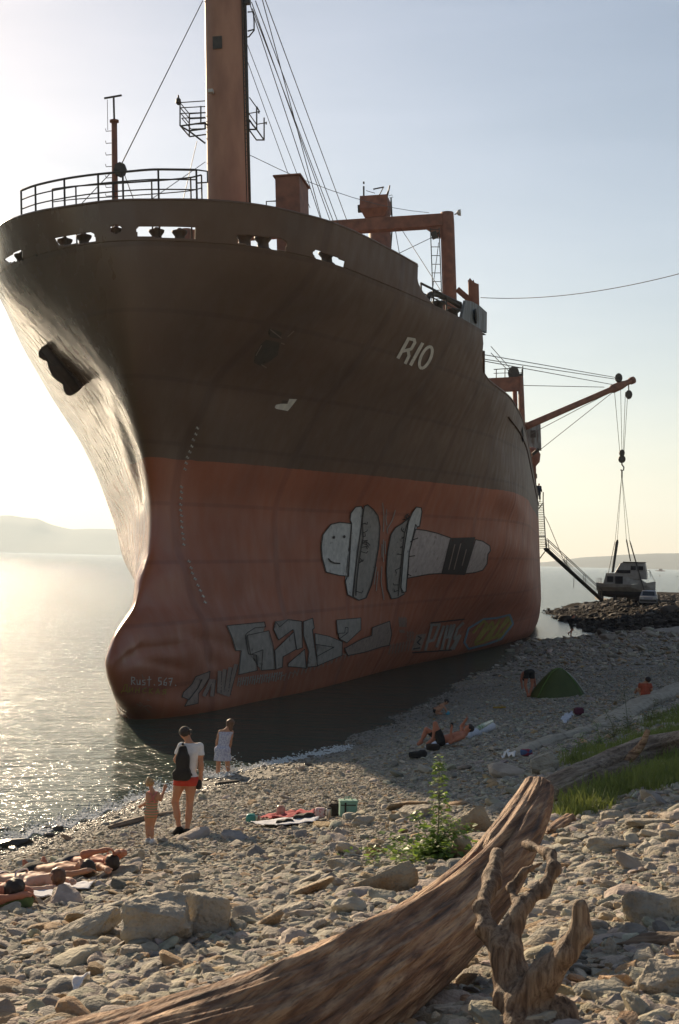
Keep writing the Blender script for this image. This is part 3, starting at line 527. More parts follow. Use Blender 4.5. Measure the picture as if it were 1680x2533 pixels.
# aft derrick: gantry, boom and its ropes
YA = 78.0; x1_ = sy(1212, 950, YA)[0]; x0_ = sy(1197, 950, YA)[0]; zt = sy(1205, 869, YA)[2]; zb = float(ztop(YA))-1.2; g = MB()
g.loft([[((x0_+x1_)/2+math.cos(q_)*(x1_-x0_)/2*s_, YA+math.sin(q_)*.6*s_, z) for q_ in np.linspace(0, 6.28, 21)[:-1]] for z, s_ in ((zb, 1.1), (zt-2, .95), (zt, .85))])
x2 = sy(1190, 950, YA+3)[0]; g.tube([(x2, YA+3, zb), (x2, YA+3, zt-.6)], .22, 10)
ag = g.build('aft_derrick_post', M_RUST, ship, sm=True); xL = -(x0_+x1_)/2; g = MB(); g.tube([(xL, YA, zb), (xL, YA, zt)], .4, 12); g.build('aft_derrick_post', M_RUST, ship, sm=True)
z0, z1 = sy(1180, 903, YA)[2], sy(1180, 872, YA)[2]; MB().box((0, YA, (z0+z1)/2), (x0_+x1_, .9, z1-z0)).build('cross_beam', M_RUST, ag)
g = MB()
for a in (1146, 1166, 1205): g.tube([sy(a, 872, YA), sy(a, 852, YA)], .04, 5)
g.tube([sy(1140, 853, YA), sy(1205, 849, YA)], .04, 5); g.tube([sy(1140, 862, YA), sy(1205, 860, YA)], .03, 5); g.tube([sy(1207, 872, YA), sy(1207, 845, YA)], .05, 5); g.build('railing', M_STEEL, ag)
g = MB(); c_ = sy(1186, 862, YA); g.loft([[c_+np.array([math.cos(q_)*.5, o, math.sin(q_)*.6]) for q_ in np.linspace(0, 6.28, 15)[:-1]] for o in (-.2, .2)]); c_ = sy(1197, 866, YA); g.box(c_, (.6, .3, .25)); g.build('pulley_block', M_STEEL, ag)
BT0, BT1 = sy(1212, 986, YA+.5), sy(1463, 877, YA+8); g = MB(); ts = [0, .1, .6, .78, .8, .88, .93, .985, 1]; g.tube([BT0+(BT1-BT0)*t for t in ts], [.30, .30, .27, .27, .40, .38, .26, .26, .28], 14); g.tube([BT0+(BT1-BT0)*.97, BT0+(BT1-BT0)*1.0], .34, 10); boom = g.build('cargo_boom', M_RUST, ship, sm=True)
def bpt(t, dz=0): return BT0+(BT1-BT0)*t+np.array([0, 0, dz])
g = MB()
for t, dz, r_ in ((.86, .75, .34), (.95, -1.15, .32)):
    c_ = bpt(t, dz); g.loft([[c_+np.array([math.cos(q_)*r_*k, o, math.sin(q_)*r_*1.3*k]) for q_ in np.linspace(0, 6.28, 13)[:-1]] for o, k in ((-.2, .8), (-.12, 1), (.12, 1), (.2, .8))]); g.tube([c_, bpt(t+.04 if dz > 0 else t, 0)], .06, 5)
g.build('pulley_block', M_STEEL, boom)
zz_ = lambda x_, y_: sy(x_, y_, YG)
wires([[sy(1043, 806, YG), bpt(.86, .75)], [sy(1043, 818, YG), bpt(.86, .6)], [sy(1043, 820, YG), bpt(.80, .4)], [sy(1134, 800, 60), sy(1183, 856, YA)], [sy(1134, 815, 60), sy(1180, 862, YA)], [sy(1140, 885, YA), sy(1212, 890, YA), bpt(.72, .5)], [bpt(.78, -.2), sy(1224, 1003, YA)], [bpt(.80, -.3), sy(1238, 1046, YA), sy(1225, 1058, YA)]], .03, 'boom_rope', boom)
g = MB(); a, b = sy(1229, 1049, YA), sy(1244, 1036, YA); g.tube([a, b], .12, 8); g.build('rope_clamp', M_STEEL, boom)
# deckhouse wing, rubbing strake, ventilators aft
g = MB(); c_ = sy(1226, 1008, 92); g.box(c_, (1.9, 2.6, 2.6)); c_ = sy(1232, 1000, 90.5); wing = g.build('bridge_wing', M_GREY, ship); MB().box(sy(1231, 1002, 90.6), (.5, .1, .7)).build('window', M_STEEL, wing)

g = MB(); c_ = sy(1227, 1052, 86); g.loft([[c_+np.array([math.cos(q_)*r_, math.sin(q_)*r_, h]) for q_ in np.linspace(0, 6.28, 13)[:-1]] for r_, h in ((.35, -4.2), (.4, -1), (.75, -.6), (.85, .1), (.6, .6), (.2, .8))]); g.build('ventilator', M_RUST, ship, sm=True)
g = MB(); g.tube([(float(plan(y, z))*float(stern(y, z))+.03, y, z) for y, z in [(yy, float(ztop(yy))-.95) for yy in np.linspace(30, 95, 50)]], .05, 6); g.build('rubbing_strake', M_HULL, ship, sm=True)
g = MB(); g.tube([(float(plan(y, float(ztop(y))))*float(stern(y, 11))-.02, y, float(ztop(y))) for y in np.linspace(21.2, 104, 80)], .07, 6); g.build('main_rail', M_HULL, ship, sm=True)
g = MB(); c_ = hit(1207, 1003, .03); g.loft([[c_[0]+np.array([0, math.cos(q_)*1.3*k, math.sin(q_)*.45*k]) for q_ in np.linspace(0, 6.28, 17)[:-1]] for k in (1, .01)], cap=False); g.build('scupper_opening', mat('painted_recess_shade', (.01, .01, .008), rough=.9), ship)  # flat near-black disc: the shade inside the opening is put into its colour
g = MB(); g.tube([(3, 104, -1), (3, 106.5, -1), (3, 107, 4)], .9, 12); g.build('rudder', M_RUST, ship)
# starboard anchor housed against the flare
ANC = zm([(545, 885), (500, 900), (460, 925), (385, 965), (354, 1010), (360, 1060), (400, 1085), (432, 1095), (450, 1160), (480, 1230), (520, 1270), (580, 1310), (587, 1360), (610, 1405), (650, 1418), (700, 1395), (758, 1345), (770, 1300), (748, 1268), (702, 1250), (692, 1230), (740, 1225), (790, 1185), (822, 1150), (800, 1080), (720, 1000), (640, 920)], 0, 600, 3.7333)
cH = hit(150, 850, 0); cpt = cH[0]; nA = norm(cH[1]*[1, 1, .2]); dA = _sr(150, 850); dA = norm(dA)
def on_anchor(px, py, lift):
    d = _sr(px, py); t = ((cpt+nA*lift-_so)@dA)/(d@dA); return _so+d*t
g = MB(); g.loft([[on_anchor(a, b, l_) for a, b in ANC] for l_ in (1.35, .1)]); anchor = g.build('anchor', M_ANCHOR, ship, bevel=.06)
g = MB(); g.tube([on_anchor(148, 820, .5), on_anchor(175, 845, .2), on_anchor(200, 800, -.3)], [.16, .15, .13], 10); g.tube([on_anchor(105, 805, 1.2), on_anchor(178, 900, 1.2)], .17, 10); g.build('shank', M_ANCHOR, anchor, sm=True)

# ------------------------------------------------------------------ paint on the hull: name, marks, graffiti, laid on the plating itself
def flat(name, c, rough=.75):
    m = mat(name, c, tuple(x*.62 for x in c), rough=rough, scale=4, lo=.25, hi=.8); n = m.node_tree; L = n.links.new; b = n.nodes['Principled BSDF']
    tc = n.nodes.new('ShaderNodeTexCoord'); z = n.nodes.new('ShaderNodeTexNoise'); z.inputs['Scale'].default_value = 3.2; z.inputs['Detail'].default_value = 10; z.inputs['Roughness'].default_value = .72; L(tc.outputs['Object'], z.inputs[0])
    L(ramp(n, z.outputs[0], [(.30, (.35,)*3), (.42, (.98,)*3)]), b.inputs['Alpha']); return m                 # worn, uneven coverage
P_GREY = flat('spray_grey', (.33, .285, .235)); P_LIGHT = flat('spray_white', (.60, .56, .49)); P_PINK = flat('spray_pinkish', (.50, .40, .345)); P_DARK = flat('spray_black', (.045, .030, .022)); P_YEL = flat('spray_yellow', (.38, .29, .05)); P_BLUE = flat('spray_blue', (.18, .27, .32)); P_NAME = flat('name_white', (.78, .70, .56))
P_DULL = flat('spray_faded', (.30, .21, .16)); P_MUD = flat('rust_stain', (.13, .068, .038)); P_STAIN = flat('old_scrape', (.085, .062, .040))
PAINTS = [P_GREY, P_LIGHT, P_PINK, P_DARK, P_YEL, P_BLUE, P_NAME, P_DULL, P_MUD, P_STAIN]; PI_ = {k: i for i, k in enumerate(('grey', 'light', 'pink', 'dark', 'yellow', 'blue', 'name', 'dull', 'mud', 'stain'))}
class Paint:
    def __init__(s, cell=7): s.bm = bmesh.new(); s.cell = cell; s.layer = 0
    def poly(s, pts, col, off=None):
        b = bmesh.new(); vs = [b.verts.new((x, y, 0)) for x, y in pts]
        try: b.faces.new(vs)
        except ValueError: return s
        bmesh.ops.triangulate(b, faces=b.faces)
        xs_, ys_ = [p[0] for p in pts], [p[1] for p in pts]
        for lo_, hi_, ax in ((min(xs_), max(xs_), (1, 0, 0)), (min(ys_), max(ys_), (0, 1, 0))):
            k = lo_+s.cell
            while k < hi_:
                bmesh.ops.bisect_plane(b, geom=b.verts[:]+b.edges[:]+b.faces[:], plane_co=(k, k, 0), plane_no=ax); k += s.cell
        off = .012+.004*s.layer if off is None else off; mp = {}
        for v in b.verts:
            h = hit(v.co.x, v.co.y, off); mp[v] = s.bm.verts.new(h[0]) if h is not None else None
        for f in b.faces:
            q_ = [mp[v] for v in f.verts]
            if None in q_: continue
            try: n_ = s.bm.faces.new(q_); n_.material_index = PI_[col]
            except ValueError: pass
        b.free(); s.layer += 1; return s
    def line(s, pts, wd, col, off=None):
        pts = [np.array(p, float) for p in pts]
        for a, b in zip(pts[:-1], pts[1:]):
            d = norm(b-a); n_ = np.array([-d[1], d[0]])*wd/2; e = d*wd*.25; s.poly([tuple(a-e+n_), tuple(b+e+n_), tuple(b+e-n_), tuple(a-e-n_)], col, off or .03+.004*(s.layer % 5)); s.layer -= 1
        return s
    def build(s, name, label=None):
        me = bpy.data.meshes.new(name); s.bm.to_mesh(me); s.bm.free(); o = link(name, me, PAINTS, ship); smooth(me)
        if label: o['label'] = label
        return o
def seq(P, pts, close=False): return pts+[pts[0]] if close else pts
Z6 = lambda p: zm(p, 720, 1200, 2.529)
g = Paint()
SH = [([(245, 245), (300, 232), (375, 240), (355, 570), (300, 565), (215, 545), (190, 450), (185, 380), (195, 310)], 'light'),
      ([(455, 130), (475, 120), (510, 150), (540, 190), (553, 260), (545, 380), (520, 520), (500, 620), (465, 705), (420, 720), (385, 700), (395, 560), (430, 290)], 'grey'),
      ([(365, 215), (370, 175), (400, 135), (435, 130), (447, 150), (430, 300), (410, 420), (395, 560), (380, 700), (350, 685), (335, 600), (352, 560), (375, 240)], 'light'),
      ([(745, 195), (690, 240), (650, 265), (620, 310), (600, 420), (592, 540), (600, 650), (625, 710), (660, 705), (705, 680), (683, 640), (700, 420), (730, 230)], 'grey'),
      ([(775, 275), (840, 283), (910, 300), (995, 330), (940, 550), (860, 555), (725, 580), (735, 420)], 'pink'),
      ([(780, 135), (810, 140), (815, 165), (800, 255), (785, 262), (775, 245), (735, 420), (720, 600), (715, 665), (690, 672), (683, 640), (700, 420), (730, 230), (755, 170)], 'light'),
      ([(995, 330), (1150, 325), (1085, 560), (940, 555)], 'dark'), ([(1150, 340), (1195, 350), (1240, 380), (1243, 410), (1228, 430), (1222, 490), (1195, 530), (1145, 545), (1085, 552)], 'pink')]
for p, c_ in SH: g.poly(Z6(p), c_)
for p, c_ in SH:
    if c_ != 'dark': g.line(Z6(p+[p[0]]), 2.3, 'dark')
for ex, ey in ((262, 326), (327, 322)): g.poly(Z6([(ex+9*math.cos(t), ey+10*math.sin(t)) for t in np.linspace(0, 5.6, 8)]), 'dark', .05)
g.line(Z6([(228, 460), (243, 477), (265, 487), (300, 490)]), 3.2, 'dark', .05)
for p in ([(1020, 370), (982, 525)], [(1057, 365), (1015, 525)], [(1092, 400), (1066, 500)]): g.line(Z6(p), 2.2, 'dull', .05)
_r = random.Random(4)
for ln in ([(440, 190), (445, 330), (420, 470), (405, 600), (400, 690)], [(735, 190), (705, 300), (690, 420), (680, 540), (665, 690)]):
    g.line(Z6(ln), 2.2, 'dark', .05)
    for k in range(14):
        t = _r.random()*(len(ln)-1.01); i_ = int(t); a = np.array(ln[i_])+(np.array(ln[i_+1])-ln[i_])*(t-i_); b = a+[_r.uniform(12, 38)*(1 if ln[0][0] < 500 else -1), _r.uniform(-18, 18)]; c2_ = b+[_r.uniform(-6, 14), _r.uniform(-22, 22)]; g.line(Z6([tuple(a), tuple(b), tuple(c2_)]), 1.7, 'dark', .05)
for p in ([(740, 355), (760, 340), (788, 330)], [(735, 445), (768, 440)], [(725, 555), (745, 565)]): g.line(Z6(p), 2.2, 'dark', .055)
for p in ([(570, 110), (578, 190), (575, 290)], [(650, 155), (630, 220), (598, 275), (600, 300)], [(595, 150), (590, 205), (596, 250)], [(575, 340), (575, 480)], [(566, 370), (566, 450)], [(530, 510), (517, 620)], [(540, 540), (530, 660)], [(565, 510), (560, 600), (578, 715)], [(585, 350), (588, 430)]): g.line(Z6(p), 2.0, 'grey')
g.build('cartoon_graffiti', 'pale graffiti of a smiling capped head and a body sawn apart')
ZA = lambda p: zm(p, 540, 1500, 3.733); g = Paint()
BL = [[(75, 180), (420, 145), (430, 190), (330, 200), (260, 245), (245, 265), (270, 440), (345, 450), (355, 590), (180, 630), (205, 410), (155, 410), (125, 300)], [(260, 268), (460, 225), (495, 340), (510, 430), (520, 580), (390, 590), (405, 400), (290, 445)],
      [(520, 140), (560, 190), (640, 120), (765, 140), (770, 380), (718, 400), (690, 225), (680, 215), (550, 310), (505, 215)], [(515, 405), (690, 235), (712, 395), (590, 465), (585, 560), (527, 580)],
      [(640, 525), (790, 395), (805, 570), (720, 560), (635, 555)], [(780, 140), (865, 110), (880, 200), (862, 215), (880, 360), (910, 550), (812, 560), (830, 420), (780, 270)], [(885, 250), (1010, 275), (1140, 325), (1135, 450), (905, 548), (905, 460), (1060, 375), (890, 350)],
      [(1085, 125), (1310, 105), (1310, 215), (1180, 335), (1150, 318), (1110, 300), (1190, 240), (1190, 195), (1165, 195), (1160, 245), (1095, 250)]]
for p in BL: g.poly(ZA(p), 'grey')
for p in BL: g.line(ZA(p+[p[0]]), 1.7, 'dark')
p = Z6([(505, 890), (612, 850), (625, 930), (610, 1000), (560, 1010), (450, 1045), (350, 1065), (330, 1020), (440, 960), (500, 940)]); g.poly(p, 'dull'); g.line(p+[p[0]], 2, 'dark')
g.build('block_letter_graffiti', 'big grey block letters sprayed low on the red hull')
g = Paint(); ZB = lambda p: zm(p, 880, 1500, 3.733)
for p in ([(690, 170), (775, 165)], [(700, 175), (640, 400)], [(770, 170), (715, 310), (670, 320)], [(810, 180), (745, 370)], [(845, 175), (790, 395)], [(880, 170), (850, 280), (815, 290)], [(910, 165), (840, 390)], [(990, 150), (935, 205), (905, 300), (960, 265), (880, 390)], [(960, 270), (900, 390)]): g.line(ZB(p), 6.0, 'grey')
g.poly(ZB([(560, 260), (650, 250), (595, 410), (510, 405)]), 'dull')
for p in ([(575, 275), (600, 290), (565, 330), (590, 350)], [(530, 390), (590, 380)], [(690, 150), (1000, 115)], [(520, 425), (880, 400)]): g.line(ZB(p), 3.0, 'dark')
for k in range(6): g.line(ZB([(395+k*13, 95+(k % 2)*10), (400+k*12, 185)]), 2.0, 'dull')
for k in range(5): g.line(ZB([(400+k*10, 215), (406+k*10, 240)]), 1.8, 'dull')
for k in range(9): g.line(ZB([(470+(k % 3)*24, 230+(k//3)*30), (482+(k % 3)*24, 250+(k//3)*30)]), 2.5, 'dull')
for k in range(7): g.line(ZB([(300+k*30, 440-k*6), (318+k*30, 350-k*6)]), 2.2, 'dull')
g.build('small_letter_graffiti', 'slanted pale letters sprayed near the waterline')
g = Paint(); 
for p in ([(1080, 240), (1180, 130), (1210, 160), (1100, 330)], [(1130, 310), (1260, 140), (1270, 200), (1170, 330)], [(1230, 290), (1330, 120)], [(1280, 290), (1400, 95), (1430, 150), (1300, 320)], [(1100, 350), (1360, 250)], [(1350, 190), (1420, 110)], [(1160, 240), (1240, 200)]): g.line(ZB(p), 5.5, 'yellow')
g.line(ZB([(1040, 200), (1180, 115), (1300, 105), (1420, 75), (1450, 160), (1340, 300), (1200, 350), (1040, 390), (1000, 330), (1040, 200)]), 4.5, 'blue')
g.build('yellow_graffiti', 'yellow scribbled tag with a blue outline')
g = Paint(); ZC = lambda p: zm(p, 270, 1640, 5.407); ZD = lambda p: zm(p, 220, 1380, 2.613)
p = ZC([(1150, 180), (1340, 110), (1330, 200), (1250, 330), (1190, 400), (1180, 540), (1000, 578), (1050, 490), (965, 455), (985, 390), (1100, 280)]); g.poly(p, 'dull'); g.line(p+[p[0]], 1.7, 'dark')
g.line(ZC([(1060, 490), (1180, 330), (1230, 220)]), 2.4, 'dark')
for p in ([(785, 790), (740, 890)], [(800, 790), (790, 890)], [(840, 735), (835, 870)], [(872, 725), (855, 870)], [(908, 712), (880, 875)], [(945, 692), (895, 880)], [(850, 870), (900, 885)]): g.line(ZD(p), 8.5, 'dull'); g.line(ZD([(a+14, b) for a, b in p]), 1.8, 'dark')
for k in range(19):
    x_ = 965+k*15.5; y_ = 775-k*2.2; h_ = 52+6*math.sin(k*2.1); g.line(ZD([(x_, y_), (x_-10, y_+h_)]), 2.4, 'grey')
    if k % 3 != 1: g.line(ZD([(x_, y_+(8 if k % 2 else h_*.5)), (x_+14, y_+(4 if k % 2 else h_*.4))]), 2.2, 'grey')
for k in range(17):
    x_ = 1270+k*28; y_ = 745-k*10; g.line(ZD([(x_, y_), (x_-14, y_+46)]), 2.2, 'dull')
    if k % 3: g.line(ZD([(x_, y_+6), (x_+17, y_+(10 if k % 2 else 28))]), 2.0, 'dull')
g.build('bulb_graffiti', 'grey tag and a row of faint letters along the waterline')
# stroke alphabet for the tags on the bulb: unit boxes, x right, y down
FONT = {'R': [[(0, 1), (0, 0), (.7, .1), (.7, .4), (0, .5), (.8, 1)]], 'u': [[(0, .35), (.1, .95), (.6, .95), (.7, .35), (.75, 1)]], 's': [[(.7, .35), (.1, .4), (.15, .62), (.65, .7), (.6, .98), (0, 1)]], 't': [[(.4, -.15), (.35, 1.1)], [(0, .3), (.8, .25)]], '5': [[(.75, 0), (.15, 0), (.1, .42), (.65, .45), (.7, .85), (.1, 1)]], '6': [[(.7, 0), (.15, .4), (.1, .9), (.6, 1), (.7, .6), (.15, .6)]], '7': [[(0, .05), (.8, 0), (.3, 1)], [(.15, .5), (.7, .45)]], '.': [[(.3, .9), (.42, 1)]],
        'Д': [[(.15, .85), (.35, 0), (.75, 0), (.8, .85)], [(-.1, 1.1), (0, .85), (1, .85), (1, 1.1)]], 'и': [[(0, .3), (.05, .95), (.6, .35), (.65, .95)]], 'н': [[(0, .3), (0, 1)], [(.6, .3), (.6, 1)], [(0, .65), (.6, .62)]], 'с': [[(.65, .4), (.2, .35), (.05, .7), (.25, .98), (.65, .92)]], 'к': [[(.05, .3), (.05, 1)], [(.6, .3), (.08, .65), (.65, 1)]], 'а': [[(0, 1), (.35, .3), (.7, 1)], [(.12, .75), (.58, .75)]], 'я': [[(.6, 1), (.6, .3), (.1, .38), (.1, .6), (.6, .65), (.05, 1)]]}
def text(g_, s_, x0, y0, x1, y1, h, wd, col, Z, slant=0.0):
    n_ = len(s_); 
    for k, ch in enumerate(s_):
        bx = x0+(x1-x0)*k/n_; by = y0+(y1-y0)*k/n_; cw = (x1-x0)/n_*.85
        for st in FONT[ch]: g_.line(Z([(bx+u_*cw+(1-v_k)*slant, by+v_k*h) for u_, v_k in st]), wd, col)
g = Paint(); text(g, 'Rust.567.', 290, 185, 930, 205, 100, 1.9, 'light', ZC); text(g, 'Динская', 165, 285, 790, 325, 100, 1.7, 'yellow', ZC, 10)
for p in ([(430, 150), (445, 200), (470, 190)], [(430, 350), (490, 320)], [(360, 540), (420, 570)], [(400, 520), (440, 560)], [(450, 580), (520, 560), (560, 590)], [(480, 600), (540, 650)], [(500, 490), (530, 500)]): g.line(ZC(p), 1.6, 'dull')
g.build('bulb_lettering', 'white and yellow handwritten tags on the bulbous bow')
ZR = lambda p: zm(p, 960, 780, 4.126); g = Paint()
g.line(ZR([(205, 232), (98, 430)]), 7.4, 'name'); g.line(ZR([(205, 235), (262, 245), (268, 275), (232, 340), (150, 362)]), 6.8, 'name'); g.line(ZR([(200, 352), (208, 410), (172, 485)]), 7, 'name'); g.line(ZR([(345, 285), (227, 500)]), 7.6, 'name')
g.line(ZR([(380+48*math.cos(t)*.91+118*math.sin(t)*.42, 427+48*math.cos(t)*.42-118*math.sin(t)*.91) for t in np.linspace(0, 6.283, 25)]), 6.6, 'name')
g.build('ship_name', 'the name RIO in worn white letters')
g = Paint(); ZS = lambda p: zm(p, 560, 740, 6.533)
g.poly(ZS([(1015, 1610), (1140, 1615), (1060, 1720), (990, 1805), (800, 1770), (780, 1745), (800, 1705), (870, 1690), (985, 1690)]), 'name'); g.poly(ZS([(880, 1670), (905, 1630), (990, 1640), (960, 1680)]), 'stain'); g.build('block_mark', 'white angular block mark on the dark bow'); g = Paint()
for a, b in ((487, 1058), (483, 1073), (477, 1087), (473, 1103), (468, 1117), (462, 1131), (459, 1145), (456, 1160), (447, 1204), (447, 1217), (446, 1232), (445, 1248), (445, 1262), (447, 1275), (447, 1290), (448, 1304), (450, 1320), (452, 1333), (453, 1347), (466, 1389), (471, 1405), (474, 1418), (481, 1432), (488, 1448), (494, 1461), (501, 1475), (506, 1490)): g.line([((a-3)/K, b/K), ((a+4)/K, (b+1)/K)], 3.4, 'grey'); g.line([((a-1)/K, (b-3)/K), ((a+2)/K, (b+3)/K)], 2, 'name')
g.build('draught_marks', 'dotted column of pale draught numerals down the stem'); g = Paint()
for p in ([(690, 470), (800, 500), (900, 540), (860, 640), (700, 610), (670, 540)], [(560, 720), (640, 650), (860, 700), (830, 900), (700, 1000), (560, 1080), (440, 1020), (460, 880)]): g.poly(ZS(p), 'stain')
for p in ([(700, 480), (880, 620)], [(1080, 510), (980, 600)], [(880, 700), (930, 720)], [(560, 740), (470, 900)], [(560, 1050), (640, 1100)]): g.line(ZS(p), 2.4, 'dull')
g.build('paint_scrapes', 'scraped patches round the port anchor pocket')

# ------------------------------------------------------------------ the pier at the ship's stern and what stands on it
Z4 = lambda *p: zm(p, 1240, 1140, 3.5636)
_toe = np.array([at_z(a, b, 0)[:2] for a, b in ((1265, 1411), (1302, 1430), (1344, 1449), (1386, 1463), (1428, 1471), (1480, 1486), (1568, 1512))])
_ep = np.array(list(_toe)+[(60, 62), (95, 96), (95, 205), (_toe[0][0]+10, 205), (_toe[0][0]+2, _toe[0][1]+7)])
def emb_z(x, y):
    P = np.c_[x, y]; ins = inside(_ep, x, y); d = np.full(len(x), 1e9); n_ = len(_ep)
    for k in range(n_):
        if k in (len(_toe)-1, len(_toe), len(_toe)+1): continue
        a, b = _ep[k], _ep[(k+1) % n_]; ab = b-a; t = np.clip(((P-a)@ab)/(ab@ab), 0, 1); d = np.minimum(d, np.hypot(*(P-a-ab*t[:, None]).T))
    q = np.clip(np.where(ins, d, -d)/11, -.3, 1); z = np.where(q > 0, 2.15*q*q*(3-2*q), q*3); nn = np.c_[x, y, x*0]
    return z+np.clip(1.15-abs(q), .12, 1)*(.22*vnoise(nn*.9, 21)+.14*vnoise(nn*2.1, 22)+.10*np.abs(vnoise(nn*4.3, 23)))
M_RUB = mat('embankment_rubble', (.034, .025, .018), (.018, .013, .010), rough=1.0, scale=1.6, bump=1.0, bscale=5, bdist=.25, spec=.05)  # brown rubble, with the bank's shade put into its very dark colour
tag(grid_mesh('pier_embankment', np.arange(19, 96, .42), np.arange(62, 206, .55), emb_z, M_RUB, keep=lambda V: V[:, 2] > -.75), kind='structure')
def on_emb(px, py):
    r = ray(px, py); t = np.linspace(90, 200, 3000); P = CAM+r*t[:, None]; g = P[:, 2]-emb_z(P[:, 0], P[:, 1]); i = np.where(g < 0)[0]
    return P[i[0]] if len(i) else P[1500]
def dset(px, py, d): return at_d(px, py, d)
M_CONC = mat('pale_concrete', (.30, .27, .23), (.2, .18, .15), rough=.9, scale=1)
a, b = on_emb(*Z4((845, 1238))[0]), on_emb(*Z4((1195, 1252))[0]); g = MB(); g.box((a+b)/2+[0, .3, .0], (np.hypot(*(b-a)[:2]), .5, .35), rz=math.atan2(b[1]-a[1], b[0]-a[0])); tag(g.build('concrete_kerb', M_CONC), 'long low pale concrete kerb along the pier edge in front of the hoisted yacht', 'kerb')

def car(name, px, py, yaw, paint, label, rear=True, h=1.42, L=4.3):
    p = on_emb(px, py); p[2] = float(emb_z(np.array([p[0]]), np.array([p[1]]))[0])
    o = empty(name, p, label, 'car', 'cars parked on the pier', yaw); w = 1.72
    prof = [(0, .35), (.03, .62), (.12, .78), (.95, .86), (1.5, h-.08), (1.9, h), (2.9, h-.02), (3.45, .95), (4.15, .93), (4.28, .75), (4.3, .38)]
    rings = []
    for x, z in prof:
        x -= 2.15; wt = w/2*(.76 if z > 1.1 else .97)
        rings.append([(-wt, x, z), (wt, x, z), (w/2*(.98 if 0 < x+2.15 < 4.3 else .86), x, min(z, .55)), (w/2*.96, x, .22), (-w/2*.96, x, .22), (-w/2*(.98 if 0 < x+2.15 < 4.3 else .86), x, min(z, .55))])
    m = MB(); m.loft(rings); m.build('body', paint, o, sm=False, bevel=.05)
    wm = MB()
    def quad(P_): wm.add(P_, [(0, 1, 2, 3)])
    w7 = w/2*.70
    wm.add([(-w7, -2.15+1.04, .90), (w7, -2.15+1.04, .90), (w7*.94, -2.15+1.50, h-.12), (-w7*.94, -2.15+1.50, h-.12)], [(0, 1, 2, 3)]); wind = wm.build('windscreen', M_GLASS, o); wind.location = (0, -.03, .02)
    wm = MB(); wm.add([(-w7, 1.30, .97), (w7, 1.30, .97), (w7*.94, .80, h-.10), (-w7*.94, .80, h-.10)], [(0, 1, 2, 3)]); wm.build('rear_window', M_GLASS, o).location = (0, .03, .03)
    for s in (-1, 1):
        wm = MB(); wm.add([(s*w/2*.90, -1.0, .92), (s*w/2*.90, 1.05, .96), (s*w/2*.775, .72, h-.11), (s*w/2*.775, -.55, h-.12)], [(0, 1, 2, 3)]); wm.build('side_window', M_GLASS, o).location = (s*.03, 0, .01)
        lm = MB(); lm.box((s*.62, -2.14, .66), (.34, .1, .16)); lm.build('headlight', M_LAMP, o)
        lm = MB(); lm.box((s*.66, 2.13, .76), (.3, .1, .17)); lm.build('tail_light', M_TAIL, o)
        for y in (-1.35, 1.32):
            t = MB(); t.tube([(s*.66, y, .31), (s*.87, y, .31)], .31, 18); ty = t.build('wheel', M_TYRE, o, sm=False)
            t = MB(); t.tube([(s*.86, y, .31), (s*.885, y, .31)], .18, 12); t.build('rim', M_RIM, ty)
    b_ = MB(); b_.box((0, 2.14, .42), (1.6, .12, .2)); b_.box((0, -2.14, .42), (1.6, .12, .2)); b_.build('bumper', M_STEEL, o); return o
M_GLASS = mat('dark_glass', (.02, .025, .03), rough=.08); M_LAMP = mat('lamp_glass', (.6, .6, .55), rough=.15); M_TAIL = mat('tail_red', (.30, .02, .015), rough=.3); M_TYRE = mat('tyre_rubber', (.02, .02, .02), rough=.9); M_RIM = mat('rim_alloy', (.4, .4, .4), rough=.35, metal=.8)
car('parked_car', *Z4((1300, 1266))[0], R(-14), mat('silver_paint', (.26, .25, .24), (.24, .23, .22), rough=.3), 'silver saloon seen from behind, the nearer of two cars on the pier')
car('parked_car', *Z4((1188, 1240))[0], R(165), mat('dark_green_paint', (.07, .075, .07), (.06, .065, .06), rough=.3), 'dark high car facing the camera, half hidden by the silver saloon', h=1.7)

# motor yacht hanging in slings
yc = dset(*Z4((1085, 1190))[0], 146.0); S_ = 1/(3.5636*3500/146.0)           # metres per zoomed pixel there
yo = empty('motor_yacht', yc, 'worn white motor yacht with flybridge, hanging in slings above the pier', 'boat', rz=R(-16))
def yl(px, py): return ((px-1085)*S_*1.06, (1190-py)*S_)
M_YW = mat('worn_gelcoat', (.38, .35, .30), (.26, .235, .20), rough=.5, scale=2); M_YB = mat('antifouling', (.055, .04, .032), (.035, .03, .025), rough=.8, scale=2)
def yring(xs_, top, mid, low, bw): return [(xs_, -bw, top), (xs_, -bw*.93, mid), (xs_, -bw*.55, low), (xs_, bw*.55, low), (xs_, bw*.93, mid), (xs_, bw, top)]
X = lambda v: yl(v, 0)[0]; Z = lambda v: yl(0, v)[1]
m = MB(); m.loft([yring(X(862), Z(1078), Z(1112), Z(1150), 1.25), yring(X(960), Z(1088), Z(1115), Z(1150), 1.35), yring(X(1150), Z(1088), Z(1112), Z(1150), 1.3), yring(X(1270), Z(1070), Z(1095), Z(1150), .8), yring(X(1338), Z(1055), Z(1080), Z(1135), .05)]); m.build('hull', M_YW, yo)
m = MB(); m.loft([yring(X(872), Z(1150), Z(1170), Z(1190), .7), yring(X(960), Z(1150), Z(1180), Z(1205), .75), yring(X(1150), Z(1150), Z(1180), Z(1205), .7), yring(X(1250), Z(1150), Z(1170), Z(1185), .42), yring(X(1300), Z(1150), Z(1155), Z(1160), .05)]); m.build('keel', M_YB, yo)
